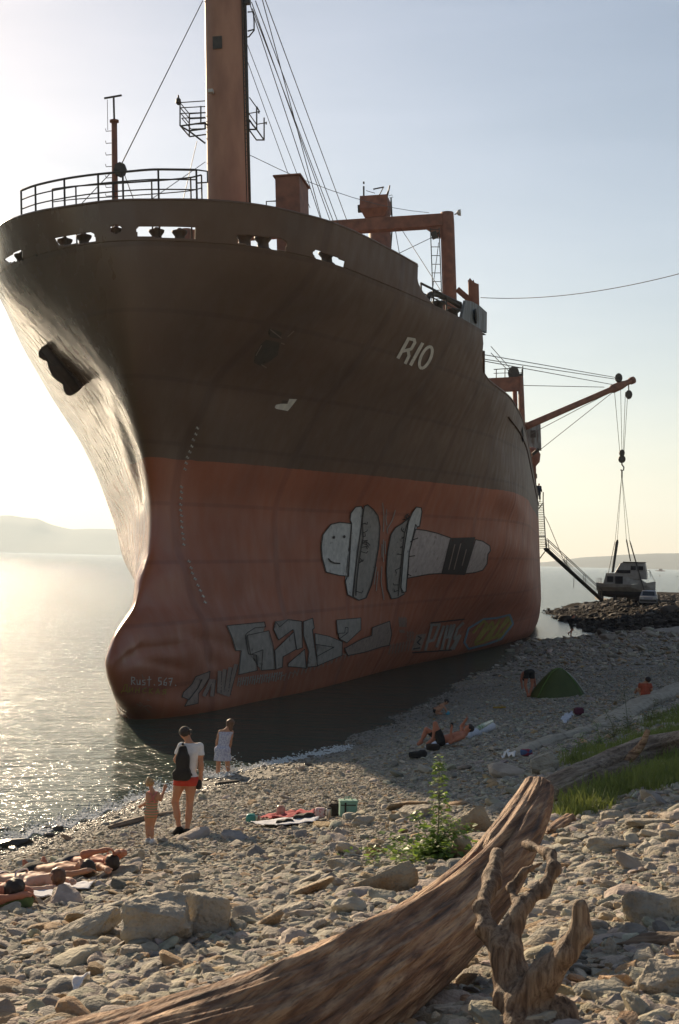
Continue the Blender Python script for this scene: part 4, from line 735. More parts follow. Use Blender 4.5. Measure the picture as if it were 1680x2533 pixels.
m = MB(); m.loft([[(X(x), s*k, Z(y)) for s in (-1, 1)]+[(X(x+dx), s*k*.9, Z(y2)) for s in (1, -1)] for x, y, y2, k, dx in ((918, 1085, 992, 1.1, 22), (1110, 1088, 992, 1.1, -4), (1270, 1075, 1040, .8, -60))]); cab = m.build('cabin', M_YW, yo)
m = MB(); m.loft([[(X(a), -k, Z(y)), (X(b), -k, Z(y)), (X(b), k, Z(y)), (X(a), k, Z(y))] for a, b, y, k in ((1010, 1268, 1040, 1.0), (1012, 1266, 985, 1.0), (1035, 1258, 940, .95), (1052, 1253, 905, .9), (1075, 1250, 893, .85))]); fb = m.build('flybridge', M_YW, yo, bevel=.05)
m = MB(); m.box((X(1165), 0, Z(892)), (X(1255)-X(1078), 2.0, .08)); m.build('roof', M_YB, yo)
for a, b, c_, d_, nm in ((1016, 1078, 1018, 1084, 'window'), (950, 1000, 1020, 1070, 'window')): m = MB(); m.box(((X(a)+X(b))/2, -1.1, (Z(c_)+Z(d_))/2), (X(b)-X(a), .12, Z(c_)-Z(d_))); m.build(nm, M_GLASS, cab)
for a, b, c_, d_ in ((1030, 1138, 962, 990), (1140, 1180, 925, 960), (1200, 1240, 925, 960)): m = MB(); m.box(((X(a)+X(b))/2, -.97, (Z(c_)+Z(d_))/2), (X(b)-X(a), .14, Z(c_)-Z(d_))); m.build('window', M_GLASS, fb)
m = MB()
for e in ([(865, 1078), (865, 1042), (905, 1042), (905, 1080)], [(880, 1078), (880, 1042)], [(895, 1078), (895, 1042)]): m.tube([(X(a), -1.0, Z(b)) for a, b in e], .025, 5)
m.tube([(X(1262), -.5, Z(962)), (X(1290), -.4, Z(962)), (X(1312), -.2, Z(1015)), (X(1330), 0, Z(1052))], .025, 5); m.tube([(X(1298), -.4, Z(1020)), (X(1290), -.35, Z(965))], .025, 5); m.build('hand_rail', M_STEEL, yo)
for x in (900, 1010, 1200): m = MB(); m.box((X(x), 0, Z(1210)), (.25, 1.6, .5)); m.build('keel_block', M_YB, yo)
# hook block, ropes and slings
d_ = 146.0; m = MB(); P4 = lambda a, b, dd=0: dset(*Z4((a, b))[0], d_+dd)
c_ = dset(1436, 1046, 141); m.loft([[c_+np.array([math.cos(q_)*.28*k, o, math.sin(q_)*.36*k]) for q_ in np.linspace(0, 6.28, 13)[:-1]] for o, k in ((-.16, .8), (-.1, 1), (.1, 1), (.16, .8))]); c2_ = dset(1436, 1060, 141); m.loft([[c2_+np.array([math.cos(q_)*.36*k, o, math.sin(q_)*.4*k]) for q_ in np.linspace(0, 6.28, 13)[:-1]] for o, k in ((-.16, .8), (-.1, 1), (.1, 1), (.16, .8))])
m.tube([dset(1436, 1040, 141), dset(1436, 1074, 141)], .07, 6); hk = m.build('hook_block', M_STEEL); tag(hk, 'dark double pulley block hanging from the ship boom above the yacht', 'pulley block')
m = MB(); hp = [dset(1436, y_, 141)+np.array([x_, 0, 0]) for x_, y_ in ((0, 1072), (.2, 1079), (.16, 1085), (0, 1087), (-.13, 1084))]; m.tube(hp, .07, 8); m.tube([dset(1436, 1086, 141), dset(1436, 1098, 141), dset(1436, 1104, 141)], .08, 6); m.build('hook', M_STEEL, hk)
w_ = MB()
for a, b in (((1419, 905), 1431), ((1433, 900), 1436), ((1444, 905), 1439), ((1449, 915), 1441)): w_.tube([swld(*sy(*a, YA+7)), dset(b, 1042, 141)], .025, 5)
w_.build('hoist_rope', M_WIRE, hk)
apex = P4(1063, 120, -4)
for top, bot, wd, lab in (((1024, 695), (982, 985), .30, 'wide dark lifting sling at the stern of the yacht, nearer the camera'), ((1005, 700), (940, 1010), .06, 'thin dark sling rope at the stern of the yacht'), ((1103, 690), (1140, 885), .13, 'short dark lifting sling ending at the flybridge roof'), ((1132, 700), (1262, 1150), .13, 'long dark lifting sling crossing the bow of the yacht')):
    a, b = P4(*top, -1), P4(*bot, -1.6); m = MB(); m.loft([[p+np.array([s*wd/2*k, q_*.03, 0]) for s, q_ in ((-1, -1), (1, -1), (1, 1), (-1, 1))] for p, k in ((a, .5), (a+(b-a)*.08, 1), (b, .8))]); m.tube([apex, a], .022, 5); tag(m.build('lifting_sling', M_STEEL), lab, 'sling')

# boarding ladder on the ship's side and the gangway down to the pier
YB = 83.0; L4 = lambda a, b, dy=0: sy(*Z4((a, b))[0], YB+dy); m = MB()
for e in ([(300, 362), (370, 362), (396, 785), (315, 787), (300, 362)], [(370, 362), (370, 275)], [(305, 115), (312, 118), (313, 155)], [(400, 780), (325, 880)], [(305, 455), (368, 372)], [(318, 665), (390, 665)]): m.tube([L4(*p) for p in e], .05, 5)
for k in range(26):
    t = (k+1)/27; m.tube([L4(300+15*t, 362+423*t), L4(370+26*t, 362+423*t)], .028, 4)
m.tube([L4(395, 785), L4(430, 775)], .06, 5); m.build('boarding_ladder', M_STEEL, ship)
top = swld(*L4(400, 776)); bot = on_emb(*Z4((893, 1228))[0]); bot = at_d(*Z4((893, 1226))[0], 138.0); gw = empty('gangway', top, 'long steel gangway with hand rails sloping from the ship side to the pier', 'gangway')
def gp_(t, z=0, side=0): return (bot-top)*t+np.array([0, side, z])
m = MB()
for s in (0, 1.1): m.tube([gp_(0, 0, s), gp_(1, 0, s)], .13, 6)
for k in range(24): m.tube([gp_(k/23, 0, 0), gp_(k/23, 0, 1.1)], .03, 4)
m.build('walkway', M_STEEL, gw)
for s in (0, 1.1):
    m = MB(); m.tube([gp_(0, .95, s), gp_(1, .95, s)], .035, 5); m.tube([gp_(0, .5, s), gp_(1, .5, s)], .02, 5)
    for t in (.03, .34, .68, .98): m.tube([gp_(t, -.1, s), gp_(t, .95, s)], .035, 5)
    m.build('hand_rail', M_STEEL, gw)
w_ = MB(); w_.tube([swld(*L4(385, 490)), swld(*L4(418, 556)), top+gp_(.3, .3), top+gp_(.47, .1)], .03, 5); w_.tube([top+gp_(.47, .2), top+gp_(.47, -1.3)], .03, 5); tag(w_.build('gangway_rope', M_WIRE), 'thin rope running from the ship side down to the middle of the gangway', 'rope')
# mooring line from the ship to the shore
a = swld(*sy(1110, 687, 20.0)); b = at_d(1760, 574, 48.0); g = MB(); g.tube([a+(b-a)*t-np.array([0, 0, 1.6*4*t*(1-t)*.35]) for t in np.linspace(0, 1, 24)], .016, 5)
tag(g.build('mooring_line', M_WIRE), 'single thin line running from the ship towards the right across the sky', 'rope')
# small craft and buoys out on the water
o = empty('red_boat', at_z(1526, 1319, 0), 'tiny red and dark boat far out on the water behind the yacht', 'boat'); sc = 1.0
m = MB(); m.loft([[(x, -b, 1.3), (x, b, 1.3), (x, b*.8, 0), (x, -b*.8, 0)] for x, b in ((-6, 1.4), (3, 1.7), (6.5, .2))]); m.build('hull', mat('red_paint', (.35, .06, .03), rough=.5), o); m = MB(); m.box((-.5, 0, 2.6), (5, 2.4, 2.6)); m.build('cabin', mat('cabin_brown', (.16, .06, .04)), o); m = MB(); m.tube([(-9, 0, 1.2), (-6, 0, 1.4)], .35, 6); m.build('outboard', M_STEEL, o)
for px, py, lab in ((*Z4((1398, 1018))[0], 'small dark buoy on the water right of the yacht'), (*Z4((1552, 1024))[0], 'small dark buoy at the right edge of the photo')):
    p = at_z(px, py, 0); s = (p[1]/3500)*4.2; m = MB(); m.loft([[p+np.array([math.cos(q_)*r_*s, math.sin(q_)*r_*s, h*s]) for q_ in np.linspace(0, 6.28, 11)[:-1]] for r_, h in ((.3, -.1), (.38, .15), (.25, .4), (.1, .5), (.1, .9), (.02, 1))]); tag(m.build('buoy', M_STEEL, sm=True), lab, 'buoy')

# ------------------------------------------------------------------ people: one continuous surface each, grown from a jointed skeleton
def _caps(P, a, b, ra, rb):
    a = np.asarray(a, np.float32); b = np.asarray(b, np.float32); ab = b-a; t = np.clip(((P-a)@ab)/max(float(ab@ab), 1e-9), 0, 1)
    return np.linalg.norm(P-a-t[..., None]*ab, axis=-1)-(ra+(rb-ra)*t)
def _ell(P, c, r):
    q = (P-np.asarray(c, np.float32))/np.asarray(r, np.float32); k0 = np.linalg.norm(q, axis=-1); k1 = np.linalg.norm(q/np.asarray(r, np.float32), axis=-1); return k0*(k0-1)/(k1+1e-6)
def _smin(a, b, k): h = np.clip(k-abs(a-b), 0, None)/k; return np.minimum(a, b)-h*h*k*.25
def nets(sdf, lo, hi, h):
    """surface nets: the zero level of sdf on a grid -> vertices, quads"""
    ax = [np.arange(lo[k]-2*h, hi[k]+3*h, h, dtype=np.float32) for k in range(3)]
    G = np.stack(np.meshgrid(*ax, indexing='ij'), -1); f = sdf(G.reshape(-1, 3)).reshape(G.shape[:3]); s = f < 0
    n0, n1, n2 = f.shape; cn = [(i, j, k) for i in (0, 1) for j in (0, 1) for k in (0, 1)]
    sl = lambda A, c: A[c[0]:n0-1+c[0], c[1]:n1-1+c[1], c[2]:n2-1+c[2]]
    cnt = sum(sl(s, c).astype(int) for c in cn); act = (cnt > 0) & (cnt < 8); idx = -np.ones(act.shape, int); A = np.argwhere(act); idx[act] = np.arange(len(A))
    acc = np.zeros((len(A), 3)); num = np.zeros(len(A))
    for a in cn:
        for d in range(3):
            if a[d]: continue
            b = list(a); b[d] = 1; fa = sl(f, a)[act]; fb = sl(f, b)[act]; m = (fa < 0) != (fb < 0); t = np.where(m, fa/(fa-fb+1e-12), 0)
            p = np.tile(np.array(a, float), (len(A), 1)); p[:, d] = t; acc[m] += p[m]; num += m
    V = (A+acc/num[:, None])*h+np.array([x[0] for x in ax]); F = []
    for d in range(3):
        u, v = (d+1) % 3, (d+2) % 3; c0 = [slice(1, -1)]*3; c0[d] = slice(0, -1); c1 = list(c0); c1[d] = slice(1, None)
        sa, sb = s[tuple(c0)], s[tuple(c1)]; ch = np.argwhere(sa != sb); fl = sa[sa != sb]; off = np.array([1, 1, 1]); off[d] = 0; ch = ch+off
        e = np.eye(3, dtype=int); q_ = [ch-e[u]-e[v], ch-e[v], ch, ch-e[u]]; I = np.stack([idx[tuple(x.T)] for x in q_], -1); I[~fl] = I[~fl][:, ::-1]; F.append(I[(I >= 0).all(1)])
    return V, np.concatenate(F)
SKIN = mat('tanned_skin', (.50, .255, .150), (.42, .205, .115), rough=.68, scale=3, spec=.3); SKIN_RED = mat('sunburnt_skin', (.50, .20, .115), (.40, .15, .085), rough=.68, scale=3, spec=.3)
def skin_sss(m):
    b = m.node_tree.nodes['Principled BSDF']; b.inputs['Subsurface Weight'].default_value = .25; b.inputs['Subsurface Radius'].default_value = (.02, .008, .004); b.inputs['Subsurface Scale'].default_value = .6
SKIN_PALE = mat('fair_skin', (.58, .36, .26), (.50, .29, .20), rough=.65, scale=3, spec=.3); skin_sss(SKIN_PALE); skin_sss(SKIN); skin_sss(SKIN_RED)
HAIR_D = mat('dark_hair', (.035, .020, .012), (.018, .010, .007), rough=.6, scale=30, stretch=(1, 1, .2)); HAIR_B = mat('brown_hair', (.17, .075, .030), (.08, .035, .015), rough=.55, scale=30, stretch=(1, 1, .2)); HAIR_G = mat('fair_hair', (.42, .27, .11), (.26, .15, .06), rough=.5, scale=30)
CL_WHITE = mat('white_cotton', (.72, .70, .68), (.62, .60, .58), rough=.9, scale=8, bump=.3); CL_RED = mat('red_shorts', (.55, .055, .025), (.42, .035, .02), rough=.8, scale=6); CL_BLACK = mat('black_cloth', (.022, .018, .015), (.014, .012, .010), rough=.85, scale=6, bump=.3)
CL_DRESS = mat('pale_blue_print', (.50, .50, .56), (.34, .34, .44), rough=.9, scale=28, lo=.45, hi=.55); CL_PINK = mat('pink_strap', (.60, .18, .16), rough=.8); CL_ORANGE = mat('orange_red_top', (.42, .08, .035), rough=.8); CL_CAP = mat('dark_brown_cap', (.045, .028, .02), rough=.8); CL_NAVY = mat('navy_cloth', (.03, .035, .05), rough=.8)
def stripes(name, a, b, sc, ax=2):
    m = bpy.data.materials.new(name); m.use_nodes = True; n = m.node_tree; L = n.links.new; bs = n.nodes['Principled BSDF']; bs.inputs['Roughness'].default_value = .8
    tc = n.nodes.new('ShaderNodeTexCoord'); wv = n.nodes.new('ShaderNodeTexWave'); wv.bands_direction = 'XYZ'[ax]; wv.inputs['Scale'].default_value = sc; wv.inputs['Distortion'].default_value = .8; L(tc.outputs['Object'], wv.inputs[0])
    r_ = ramp(n, wv.outputs['Fac'], [(.45, a), (.55, b)]); L(r_, bs.inputs['Base Color']); return m
SWIM = stripes('striped_swimsuit', (.58, .22, .14), (.20, .24, .12), 7.5); BIKINI = stripes('striped_bikini', (.62, .55, .50), (.10, .045, .06), 9, 0)
def mid(a, b, t=.5): return np.asarray(a, float)*(1-t)+np.asarray(b, float)*t
class Body:
    """joints: dict of local points (x right, y forward, z up) for an adult of scale 1; s scales every girth"""
    def __init__(self, J, s=1.0, fem=False, face=(0, 1, 0)):
        J = {k: np.asarray(v, float) for k, v in J.items()}; self.J = J; self.s = s; P = self.P = {}
        g = lambda n_, *a: P.setdefault(n_, []).append(a)
        hip = mid(J['hipL'], J['hipR']); sho = mid(J['shL'], J['shR']); sx_ = J['shR']-J['shL']; hx = J['hipR']-J['hipL']; up_ = norm(sho-hip); self.hip, self.sho = hip, sho; fwd = norm(np.cross(up_, norm(sx_))); self.fwd = fwd
        g('pelvis', J['hipL']+up_*.02*s, J['hipR']+up_*.02*s, (.098 if not fem else .104)*s, (.098 if not fem else .104)*s)
        for q in (-1, 1):
            g('torso', hip+hx*.22*q+up_*.02, mid(hip, sho, .42)+sx_*.155*q, .10*s, (.088 if not fem else .080)*s); g('torso', mid(hip, sho, .42)+sx_*.155*q, mid(hip, sho, .80)+sx_*.20*q, (.088 if not fem else .08)*s, (.105 if not fem else .095)*s)
            g('buttock', hip+hx*.27*q-fwd*.045*s-up_*.02, hip+hx*.25*q-fwd*.035*s+up_*.03, .082*s, .07*s)
        g('torso', J['shL']+sx_*.12-up_*.02, J['shR']-sx_*.12-up_*.02, .068*s, .068*s); nk = J['neck'] if 'neck' in J else sho+up_*.10*s
        g('torso', J['shL']+sx_*.22, mid(sho, nk, .7), .05*s, .05*s); g('torso', J['shR']-sx_*.22, mid(sho, nk, .7), .05*s, .05*s)
        hd = J['head']; f = norm(face); nkd = norm(hd-sho); g('neck', sho, mid(sho, hd, .72)-f*.012*s, .056*s, .050*s)
        f = norm(f-nkd*(f@nkd)*.5); r_ = norm(np.cross(f, nkd)); self.f, self.hd, self.nkd = f, hd, nkd
        hs = s if s > .8 else s*1.18; self.hs = hs
        g('head', hd+nkd*.025*hs-f*.018*hs, hd+nkd*.025*hs+f*.018*hs, .083*hs, .078*hs); g('head', hd+f*.03*hs-nkd*.01*hs, hd+f*.045*hs-nkd*.075*hs, .062*hs, .040*hs)
        g('nose', hd+f*.098*hs+nkd*.005*hs, hd+f*.112*hs-nkd*.028*hs, .010*hs, .015*hs); g('nose', hd+f*.085*hs-nkd*.062*hs-r_*.018*hs, hd+f*.085*hs-nkd*.062*hs+r_*.018*hs, .012*hs, .012*hs)
        for q in (-1, 1): g('ear', hd+r_*q*.082*hs-f*.008*hs+nkd*.015*hs, hd+r_*q*.084*hs-f*.010*hs-nkd*.022*hs, .017*hs, .012*hs)
        for k in 'LR':
            sh, el, ha = J['sh'+k], J['el'+k], J['ha'+k]; am = .9 if fem else 1
            g('arm', sh, mid(sh, el, .45), .054*s*am, .048*s*am); g('arm', mid(sh, el, .45), el, .048*s*am, .038*s*am); g('arm', el, mid(el, ha, .3), .038*s*am, .040*s*am); g('arm', mid(el, ha, .3), ha, .040*s*am, .026*s*am)
            d = norm(ha-el) if 'fd'+k not in J else norm(J['fd'+k]); sd_ = norm(np.cross(d, fwd+np.array([.01, .02, .03]))); pn = norm(np.cross(sd_, d)); q = ha+d*.085*s
            g('hand', ha, mid(ha, q)+sd_*.012*s, .026*s, .024*s); g('hand', mid(ha, q)-sd_*.014*s, q-sd_*.016*s, .020*s, .018*s); g('hand', mid(ha, q)+sd_*.014*s, q+sd_*.016*s, .020*s, .018*s)
            for i_, (o, ln) in enumerate(((-.030, .062), (-.011, .078), (.010, .074), (.029, .058))):
                b0 = q+sd_*o*s; b1 = b0+(d*.85+sd_*o*2.2+pn*.25)*ln*.55*s; b2 = b1+(d*.55+pn*.8)*ln*.5*s; g('finger', b0, b1, .0105*s, .0095*s); g('finger', b1, b2, .0095*s, .008*s)
            t0 = ha+d*.03*s+sd_*.024*s*(1 if k == 'L' else -1); t1 = t0+(d*.6+sd_*.75*(1 if k == 'L' else -1)+pn*.2)*.045*s; g('finger', t0, t1, .0135*s, .011*s); g('finger', t1, t1+(d*.9+pn*.2)*.032*s, .011*s, .009*s)
            h_, kn, an, to = J['hip'+k], J['kn'+k], J['an'+k], J['to'+k]
            g('thigh', h_, mid(h_, kn, .35), .094*s, .086*s); g('thigh', mid(h_, kn, .35), kn, .086*s, .054*s); ld = norm(an-kn); bk = norm(np.cross(np.cross(ld, norm(to-an)), ld))
            g('shin', kn, mid(kn, an, .5), .053*s, .047*s); g('shin', mid(kn, an, .12)-bk*.018*s, mid(kn, an, .5)-bk*.020*s, .046*s, .044*s); g('shin', mid(kn, an, .45)-bk*.01*s, an, .046*s, .034*s)
            hl = an-norm(to-an)*.045*s+ld*.04*s; g('foot', an, hl, .036*s, .034*s); g('foot', hl, mid(an, to, .55)+ld*.03*s, .033*s, .036*s); g('foot', mid(an, to, .5)+ld*.02*s, to, .038*s, .024*s); g('foot', an, mid(an, to, .55)+ld*.02*s, .036*s, .030*s)
    def sdf(self, names, grow=0.0, k=.035):
        pr = [a for n_ in names for a in self.P.get(n_, [])]; kk = k*self.s
        def fn(X):
            out = None
            for a, b, ra, rb in pr:
                d = _caps(X, a, b, ra+grow, rb+grow); out = d if out is None else _smin(out, d, kk if ra > .018*self.s else kk*.3)
            return out
        return fn, pr
    def mesh(self, name, names, m, parent=None, grow=0.0, cut=None, extra=None, h=None, k=.035):
        fn, pr = self.sdf(names, grow, k); h = h or .013*max(self.s, .7)
        pts = np.array([p for a, b, ra, rb in pr for p in (a-ra-grow, a+ra+grow, b-rb-grow, b+rb+grow)]); lo, hi = pts.min(0), pts.max(0)
        def f2(X):
            d = fn(X)
            if extra is not None: d = _smin(d, extra(X), .03*self.s)
            if cut is not None: d = np.maximum(d, cut(X))
            return d
        if extra is not None: lo = lo-.12; hi = hi+.12
        V, F = nets(f2, lo, hi, h); return mesh_np(name, V, F, m, parent)
ALL = ['pelvis', 'torso', 'buttock', 'neck', 'head', 'nose', 'ear', 'arm', 'hand', 'finger', 'thigh', 'shin', 'foot']
def above(p, n_): n_ = norm(n_); p = np.asarray(p, float); return lambda X: -((X-p)@n_)          # keeps the side the normal points to
def both(*fs): return lambda X: np.maximum.reduce([f(X) for f in fs])
def person(B, loc, rz, label, skin=SKIN, group=None, h=None):
    o = B.mesh('person', ALL, skin, h=h); o.location = [float(a) for a in loc]; o.rotation_euler = (0, 0, rz); return tag(o, label, 'person', group)
def hair(B, o, m, long=0.0, back=1.0, bun=False, cover=.0):
    hd, f, u, s = B.hd, B.f, B.nkd, B.hs
    def fn(X):
        d = _caps(X, hd+u*.035*s-f*.022*s, hd+u*.04*s+f*.012*s, .094*s, .088*s)
        d = np.maximum(d, ((X-hd)@(f*.8-u*.6))-.030*s-cover)
        d = np.maximum(d, -((X-hd)@u)-(.055*s))
        if long:
            for k in (-1, 0, 1):
                r_ = norm(np.cross(f, u)); a = hd-f*.05*s+r_*k*.045*s; b = hd-f*.085*s-np.array([0, 0, long])+r_*k*.06*s; d = _smin(d, _caps(X, a, b, .07*s, .035*s), .04*s)
        if bun: d = _smin(d, _caps(X, hd+u*.10*s-f*.03*s, hd+u*.115*s-f*.04*s, .045*s, .04*s), .02*s)
        return d+.006*s*vnoise(X*45/s, 3)
    V, F = nets(fn, hd-(.2*s+long), hd+.22*s, .010 if s > .8 else .009); return mesh_np('hair', V, F, m, o)
def shoe(B, o, m, k, grow=.012): return B.mesh('shoe', ['foot'], m, o, grow, cut=lambda X, c=B.J['an'+k]: np.linalg.norm(X-B.J['an'+k]-(B.J['to'+k]-B.J['an'+k])*.3, axis=-1)-.2*B.s, h=.012*max(B.s, .7))

# --- the man with the rucksack (back to the camera)
Zm = lambda zx, zy, y=0.0: ((zx-650)/752, y, (1702-zy)/752)
J = dict(head=Zm(630, 447, .06), shL=Zm(588, 590), shR=Zm(812, 590, .02), neck=Zm(668, 545, .02), elL=Zm(512, 770, .10), haL=Zm(560, 860, .24), elR=Zm(842, 815, -.03), haR=Zm(838, 965, .02), fdR=(-.25, .2, -1), hipL=Zm(585, 1010), hipR=Zm(722, 1005),
         knL=Zm(518, 1300, .08), anL=Zm(588, 1622, -.02), toL=Zm(505, 1690, .11), knR=Zm(705, 1325, .05), anR=Zm(690, 1640, -.05), toR=Zm(625, 1702, .09))
man = Body(J, 1.0, face=(-.45, .9, -.35)); pm = on_ground(425, 1929); po = person(man, pm, 0.0, 'man in dark cap, white T-shirt and red shorts with a black rucksack', h=.011); po.location.z = gz(pm[0], pm[1])-.0
man.mesh('t_shirt', ['torso', 'pelvis'], CL_WHITE, po, .014, cut=both(above(Zm(650, 985), (0, 0, 1)), above(Zm(650, 548), (0, 0, -1))), h=.011); man.mesh('sleeves', ['arm'], CL_WHITE, po, .016, cut=above(Zm(650, 695), (0, 0, 1)), h=.011)
man.mesh('shorts', ['pelvis', 'buttock', 'thigh', 'torso'], CL_RED, po, .014, cut=both(above(Zm(650, 1085), (.28, 0, 1)) if False else above(Zm(650, 1078), (0, 0, 1)), above(Zm(650, 960), (0, 0, -1))), h=.011)
hd, f_, u_ = man.hd, man.f, man.nkd
V, F = nets(lambda X: np.maximum(_smin(_caps(X, hd+u_*.045-f_*.015, hd+u_*.045+f_*.015, .094, .092), _caps(X, hd-f_*.09+u_*.035+np.array([.05, 0, 0]), hd-f_*.16+u_*.03+np.array([.06, 0, -.01]), .035, .02), .02), -((X-hd)@(u_*.9-f_*.15))+.018), hd-.25, hd+.25, .009); mesh_np('cap', V, F, CL_CAP, po)
hair(man, po, HAIR_D)
m = MB(); bk = [Zm(x, y, d) for x, y, d in ()]
def blob(name, pts, r, m_, par, k=.05, h=.012, sq=None):
    lo = np.min([np.array(p)-np.array(q) for p, q in zip(pts, r)], 0); hi = np.max([np.array(p)+np.array(q) for p, q in zip(pts, r)], 0)
    def fn(X):
        out = None
        for p, q in zip(pts, r):
            e = np.abs(X-np.array(p, np.float32))/np.array(q, np.float32); d = ((e**4).sum(-1)**.25-1)*min(q); out = d if out is None else _smin(out, d, k)
        return out+.004*vnoise(X*18, 8)
    V_, F_ = nets(fn, lo, hi, h); return mesh_np(name, V_, F_, m_, par)
bp = blob('rucksack', [Zm(622, 800, -.19), Zm(612, 930, -.19), Zm(615, 660, -.15)], [(.115, .075, .20), (.145, .085, .085), (.065, .06, .12)], CL_BLACK, po)
m = MB(); m.tube([Zm(612, 560, -.10), Zm(600, 555, .02), Zm(592, 590, .10), Zm(565, 720, .12)], .022, 6); m.tube([Zm(655, 640, -.17), Zm(700, 880, -.14), Zm(735, 940, -.10)], .016, 6); m.build('strap', CL_BLACK, bp, sm=True)
for k in 'LR': shoe(man, po, CL_BLACK, k)
sd_o = blob('sandals', [tuple(np.array(Zm(815, 1060, .04))+pm*[1, 1, 0]+[0, 0, po.location.z])], [(.05, .07, .085)], CL_BLACK, None, h=.010); tag(sd_o, 'pair of dark sandals held by the man in red shorts', 'sandals')

# --- the small child beside him
sc = 795.0; Zc = lambda zx, zy, y=0.0: ((zx-285)/sc, y, (1818-zy)/sc)
J = dict(head=Zc(264, 1062, .03), shL=Zc(243, 1180), shR=Zc(365, 1180), neck=Zc(292, 1140, .0), elL=Zc(228, 1305, .05), haL=Zc(150, 1352, .12), elR=Zc(398, 1262, .04), haR=Zc(440, 1140, .10), fdR=(.12, .1, 1), hipL=Zc(255, 1425), hipR=Zc(328, 1425), knL=Zc(246, 1610, .03), anL=Zc(262, 1765, -.01), toL=Zc(232, 1812, .10), knR=Zc(300, 1610, .04), anR=Zc(318, 1770, -.03), toR=Zc(345, 1815, .07))
ch = Body(J, .62, face=(-.1, 1, -.1)); pc = on_ground(346, 1950); co = person(ch, pc, 0, 'small fair haired child in a striped swimsuit beside the man in red shorts'); co.location.z = gz(pc[0], pc[1])
ch.mesh('swimsuit', ['pelvis', 'torso', 'buttock'], SWIM, co, .010, cut=both(above(Zc(0, 1480), (0, 0, 1)), above(Zc(0, 1270), (0, 0, -1))), h=.010); hair(ch, co, HAIR_G, bun=True)
m = MB(); m.tube([Zc(250, 1150, -.03), Zc(300, 1190, -.085), Zc(350, 1290, -.085)], .010, 5); m.tube([Zc(355, 1150, -.03), Zc(330, 1200, -.085), Zc(262, 1290, -.085)], .010, 5); m.build('strap', CL_PINK, co, sm=True)
for k in 'LR': shoe(ch, co, CL_WHITE, k, .014)

# --- the woman wading at the water's edge
sc = 507.0; Zw = lambda zx, zy, y=0.0: ((zx-1215)/sc, y, (935-zy)/sc)
J = dict(head=Zw(1290, 250, .12), shL=Zw(1160, 352, .02), shR=Zw(1310, 350, .06), neck=Zw(1245, 315, .06), elL=Zw(1126, 470, .06), haL=Zw(1118, 590, .14), elR=Zw(1300, 470, .05), haR=Zw(1285, 590, .10), hipL=Zw(1150, 590), hipR=Zw(1245, 590), knL=Zw(1150, 790, .06), anL=Zw(1148, 925, -.02), toL=Zw(1160, 935, .12), knR=Zw(1270, 780, .08), anR=Zw(1290, 915, .0), toR=Zw(1300, 935, .14))
wm_ = Body(J, .93, fem=True, face=(.45, .85, -.5)); pw = at_z(515, 1796, -.06); wo = person(wm_, pw, 0, 'woman with long brown hair and a pale blue dress wading ankle deep')
hair(wm_, wo, HAIR_B, long=.20, cover=.02)
def skirt(X):
    a, b = np.array(Zw(1195, 560)), np.array(Zw(1205, 745, .03)); t = np.clip((a[2]-X[:, 2])/(a[2]-b[2]), -.2, 1.05); c = a+(b-a)*t[:, None]; th = np.arctan2(X[:, 1]-c[:, 1], X[:, 0]-c[:, 0]); rad = np.hypot((X[:, 0]-c[:, 0])*.9, (X[:, 1]-c[:, 1])*1.2)
    return np.maximum(rad-(.165+.035*t+.010*np.sin(th*9+t*4)*np.clip(t+.2, 0, 1)), np.maximum(X[:, 2]-a[2]-.02, b[2]+.10*(X[:, 0]+.05)*-1.0-X[:, 2]))
wm_.mesh('dress', ['torso', 'pelvis', 'buttock'], CL_DRESS, wo, .014, cut=both(above(Zw(0, 760), (0, 0, 1)), above(Zw(0, 348), (0, 0, -1))), extra=skirt, h=.012)

# --- sunbathers on the left (lying along local +x from head to feet)
def lying(prone, armL, armR, knee=0.0, s=1.0, fem=False, face=None):
    z = .11*s
    J = dict(head=(.02, 0, .12*s), neck=(.17*s, 0, .10*s), shL=(.27*s, -.17*s, z), shR=(.27*s, .17*s, z), hipL=(.80*s, -.09*s, z), hipR=(.80*s, .09*s, z), knL=(1.22*s, -.11*s, .075*s+knee), knR=(1.22*s, .10*s, .075*s), anL=(1.62*s, -.12*s, .06*s), anR=(1.62*s, .12*s, .06*s), toL=(1.70*s, -.15*s, .19*s if not prone else .04), toR=(1.70*s, .16*s, .19*s if not prone else .04))
    for k, a in (('L', armL), ('R', armR)): J['el'+k] = np.array(a[0])*s; J['ha'+k] = np.array(a[1])*s
    return Body(J, s, fem, face=face or ((.0, .25, 1) if not prone else (0, -.5, -1)))
def lay(B, head_px, dirv, label, skin, grp, dz=.0):
    p = on_ground(*head_px); rz = math.atan2(dirv[1], dirv[0]); o = person(B, (0, 0, 0), 0, label, skin, grp, h=.011)
    d2 = np.array([math.cos(rz), math.sin(rz)]); z0 = gz(p[0], p[1])+.085; z1 = gz(*(p[:2]+d2*1.6))+.085; o.rotation_mode = 'XYZ'; sl_ = math.atan2(z1-z0, 1.6)
    o.matrix_world = Matrix.Translation((p[0], p[1], z0+dz)) @ Matrix.Rotation(rz, 4, 'Z') @ Matrix.Rotation(-sl_, 4, 'Y'); return o
GS = 'sunbathers lying on the shingle'
DV = (-.86, .52)
A_ = lying(True, ((.12, -.34, .09), (-.10, -.20, .07)), ((.10, .36, .09), (-.09, .16, .10)), face=(-.1, .35, .95)); oA = lay(A_, zm([(1062, 1040)], 0, 1980, 4.9)[0], DV, 'dark haired man in dark shorts lying with one arm bent under his head', SKIN, GS)
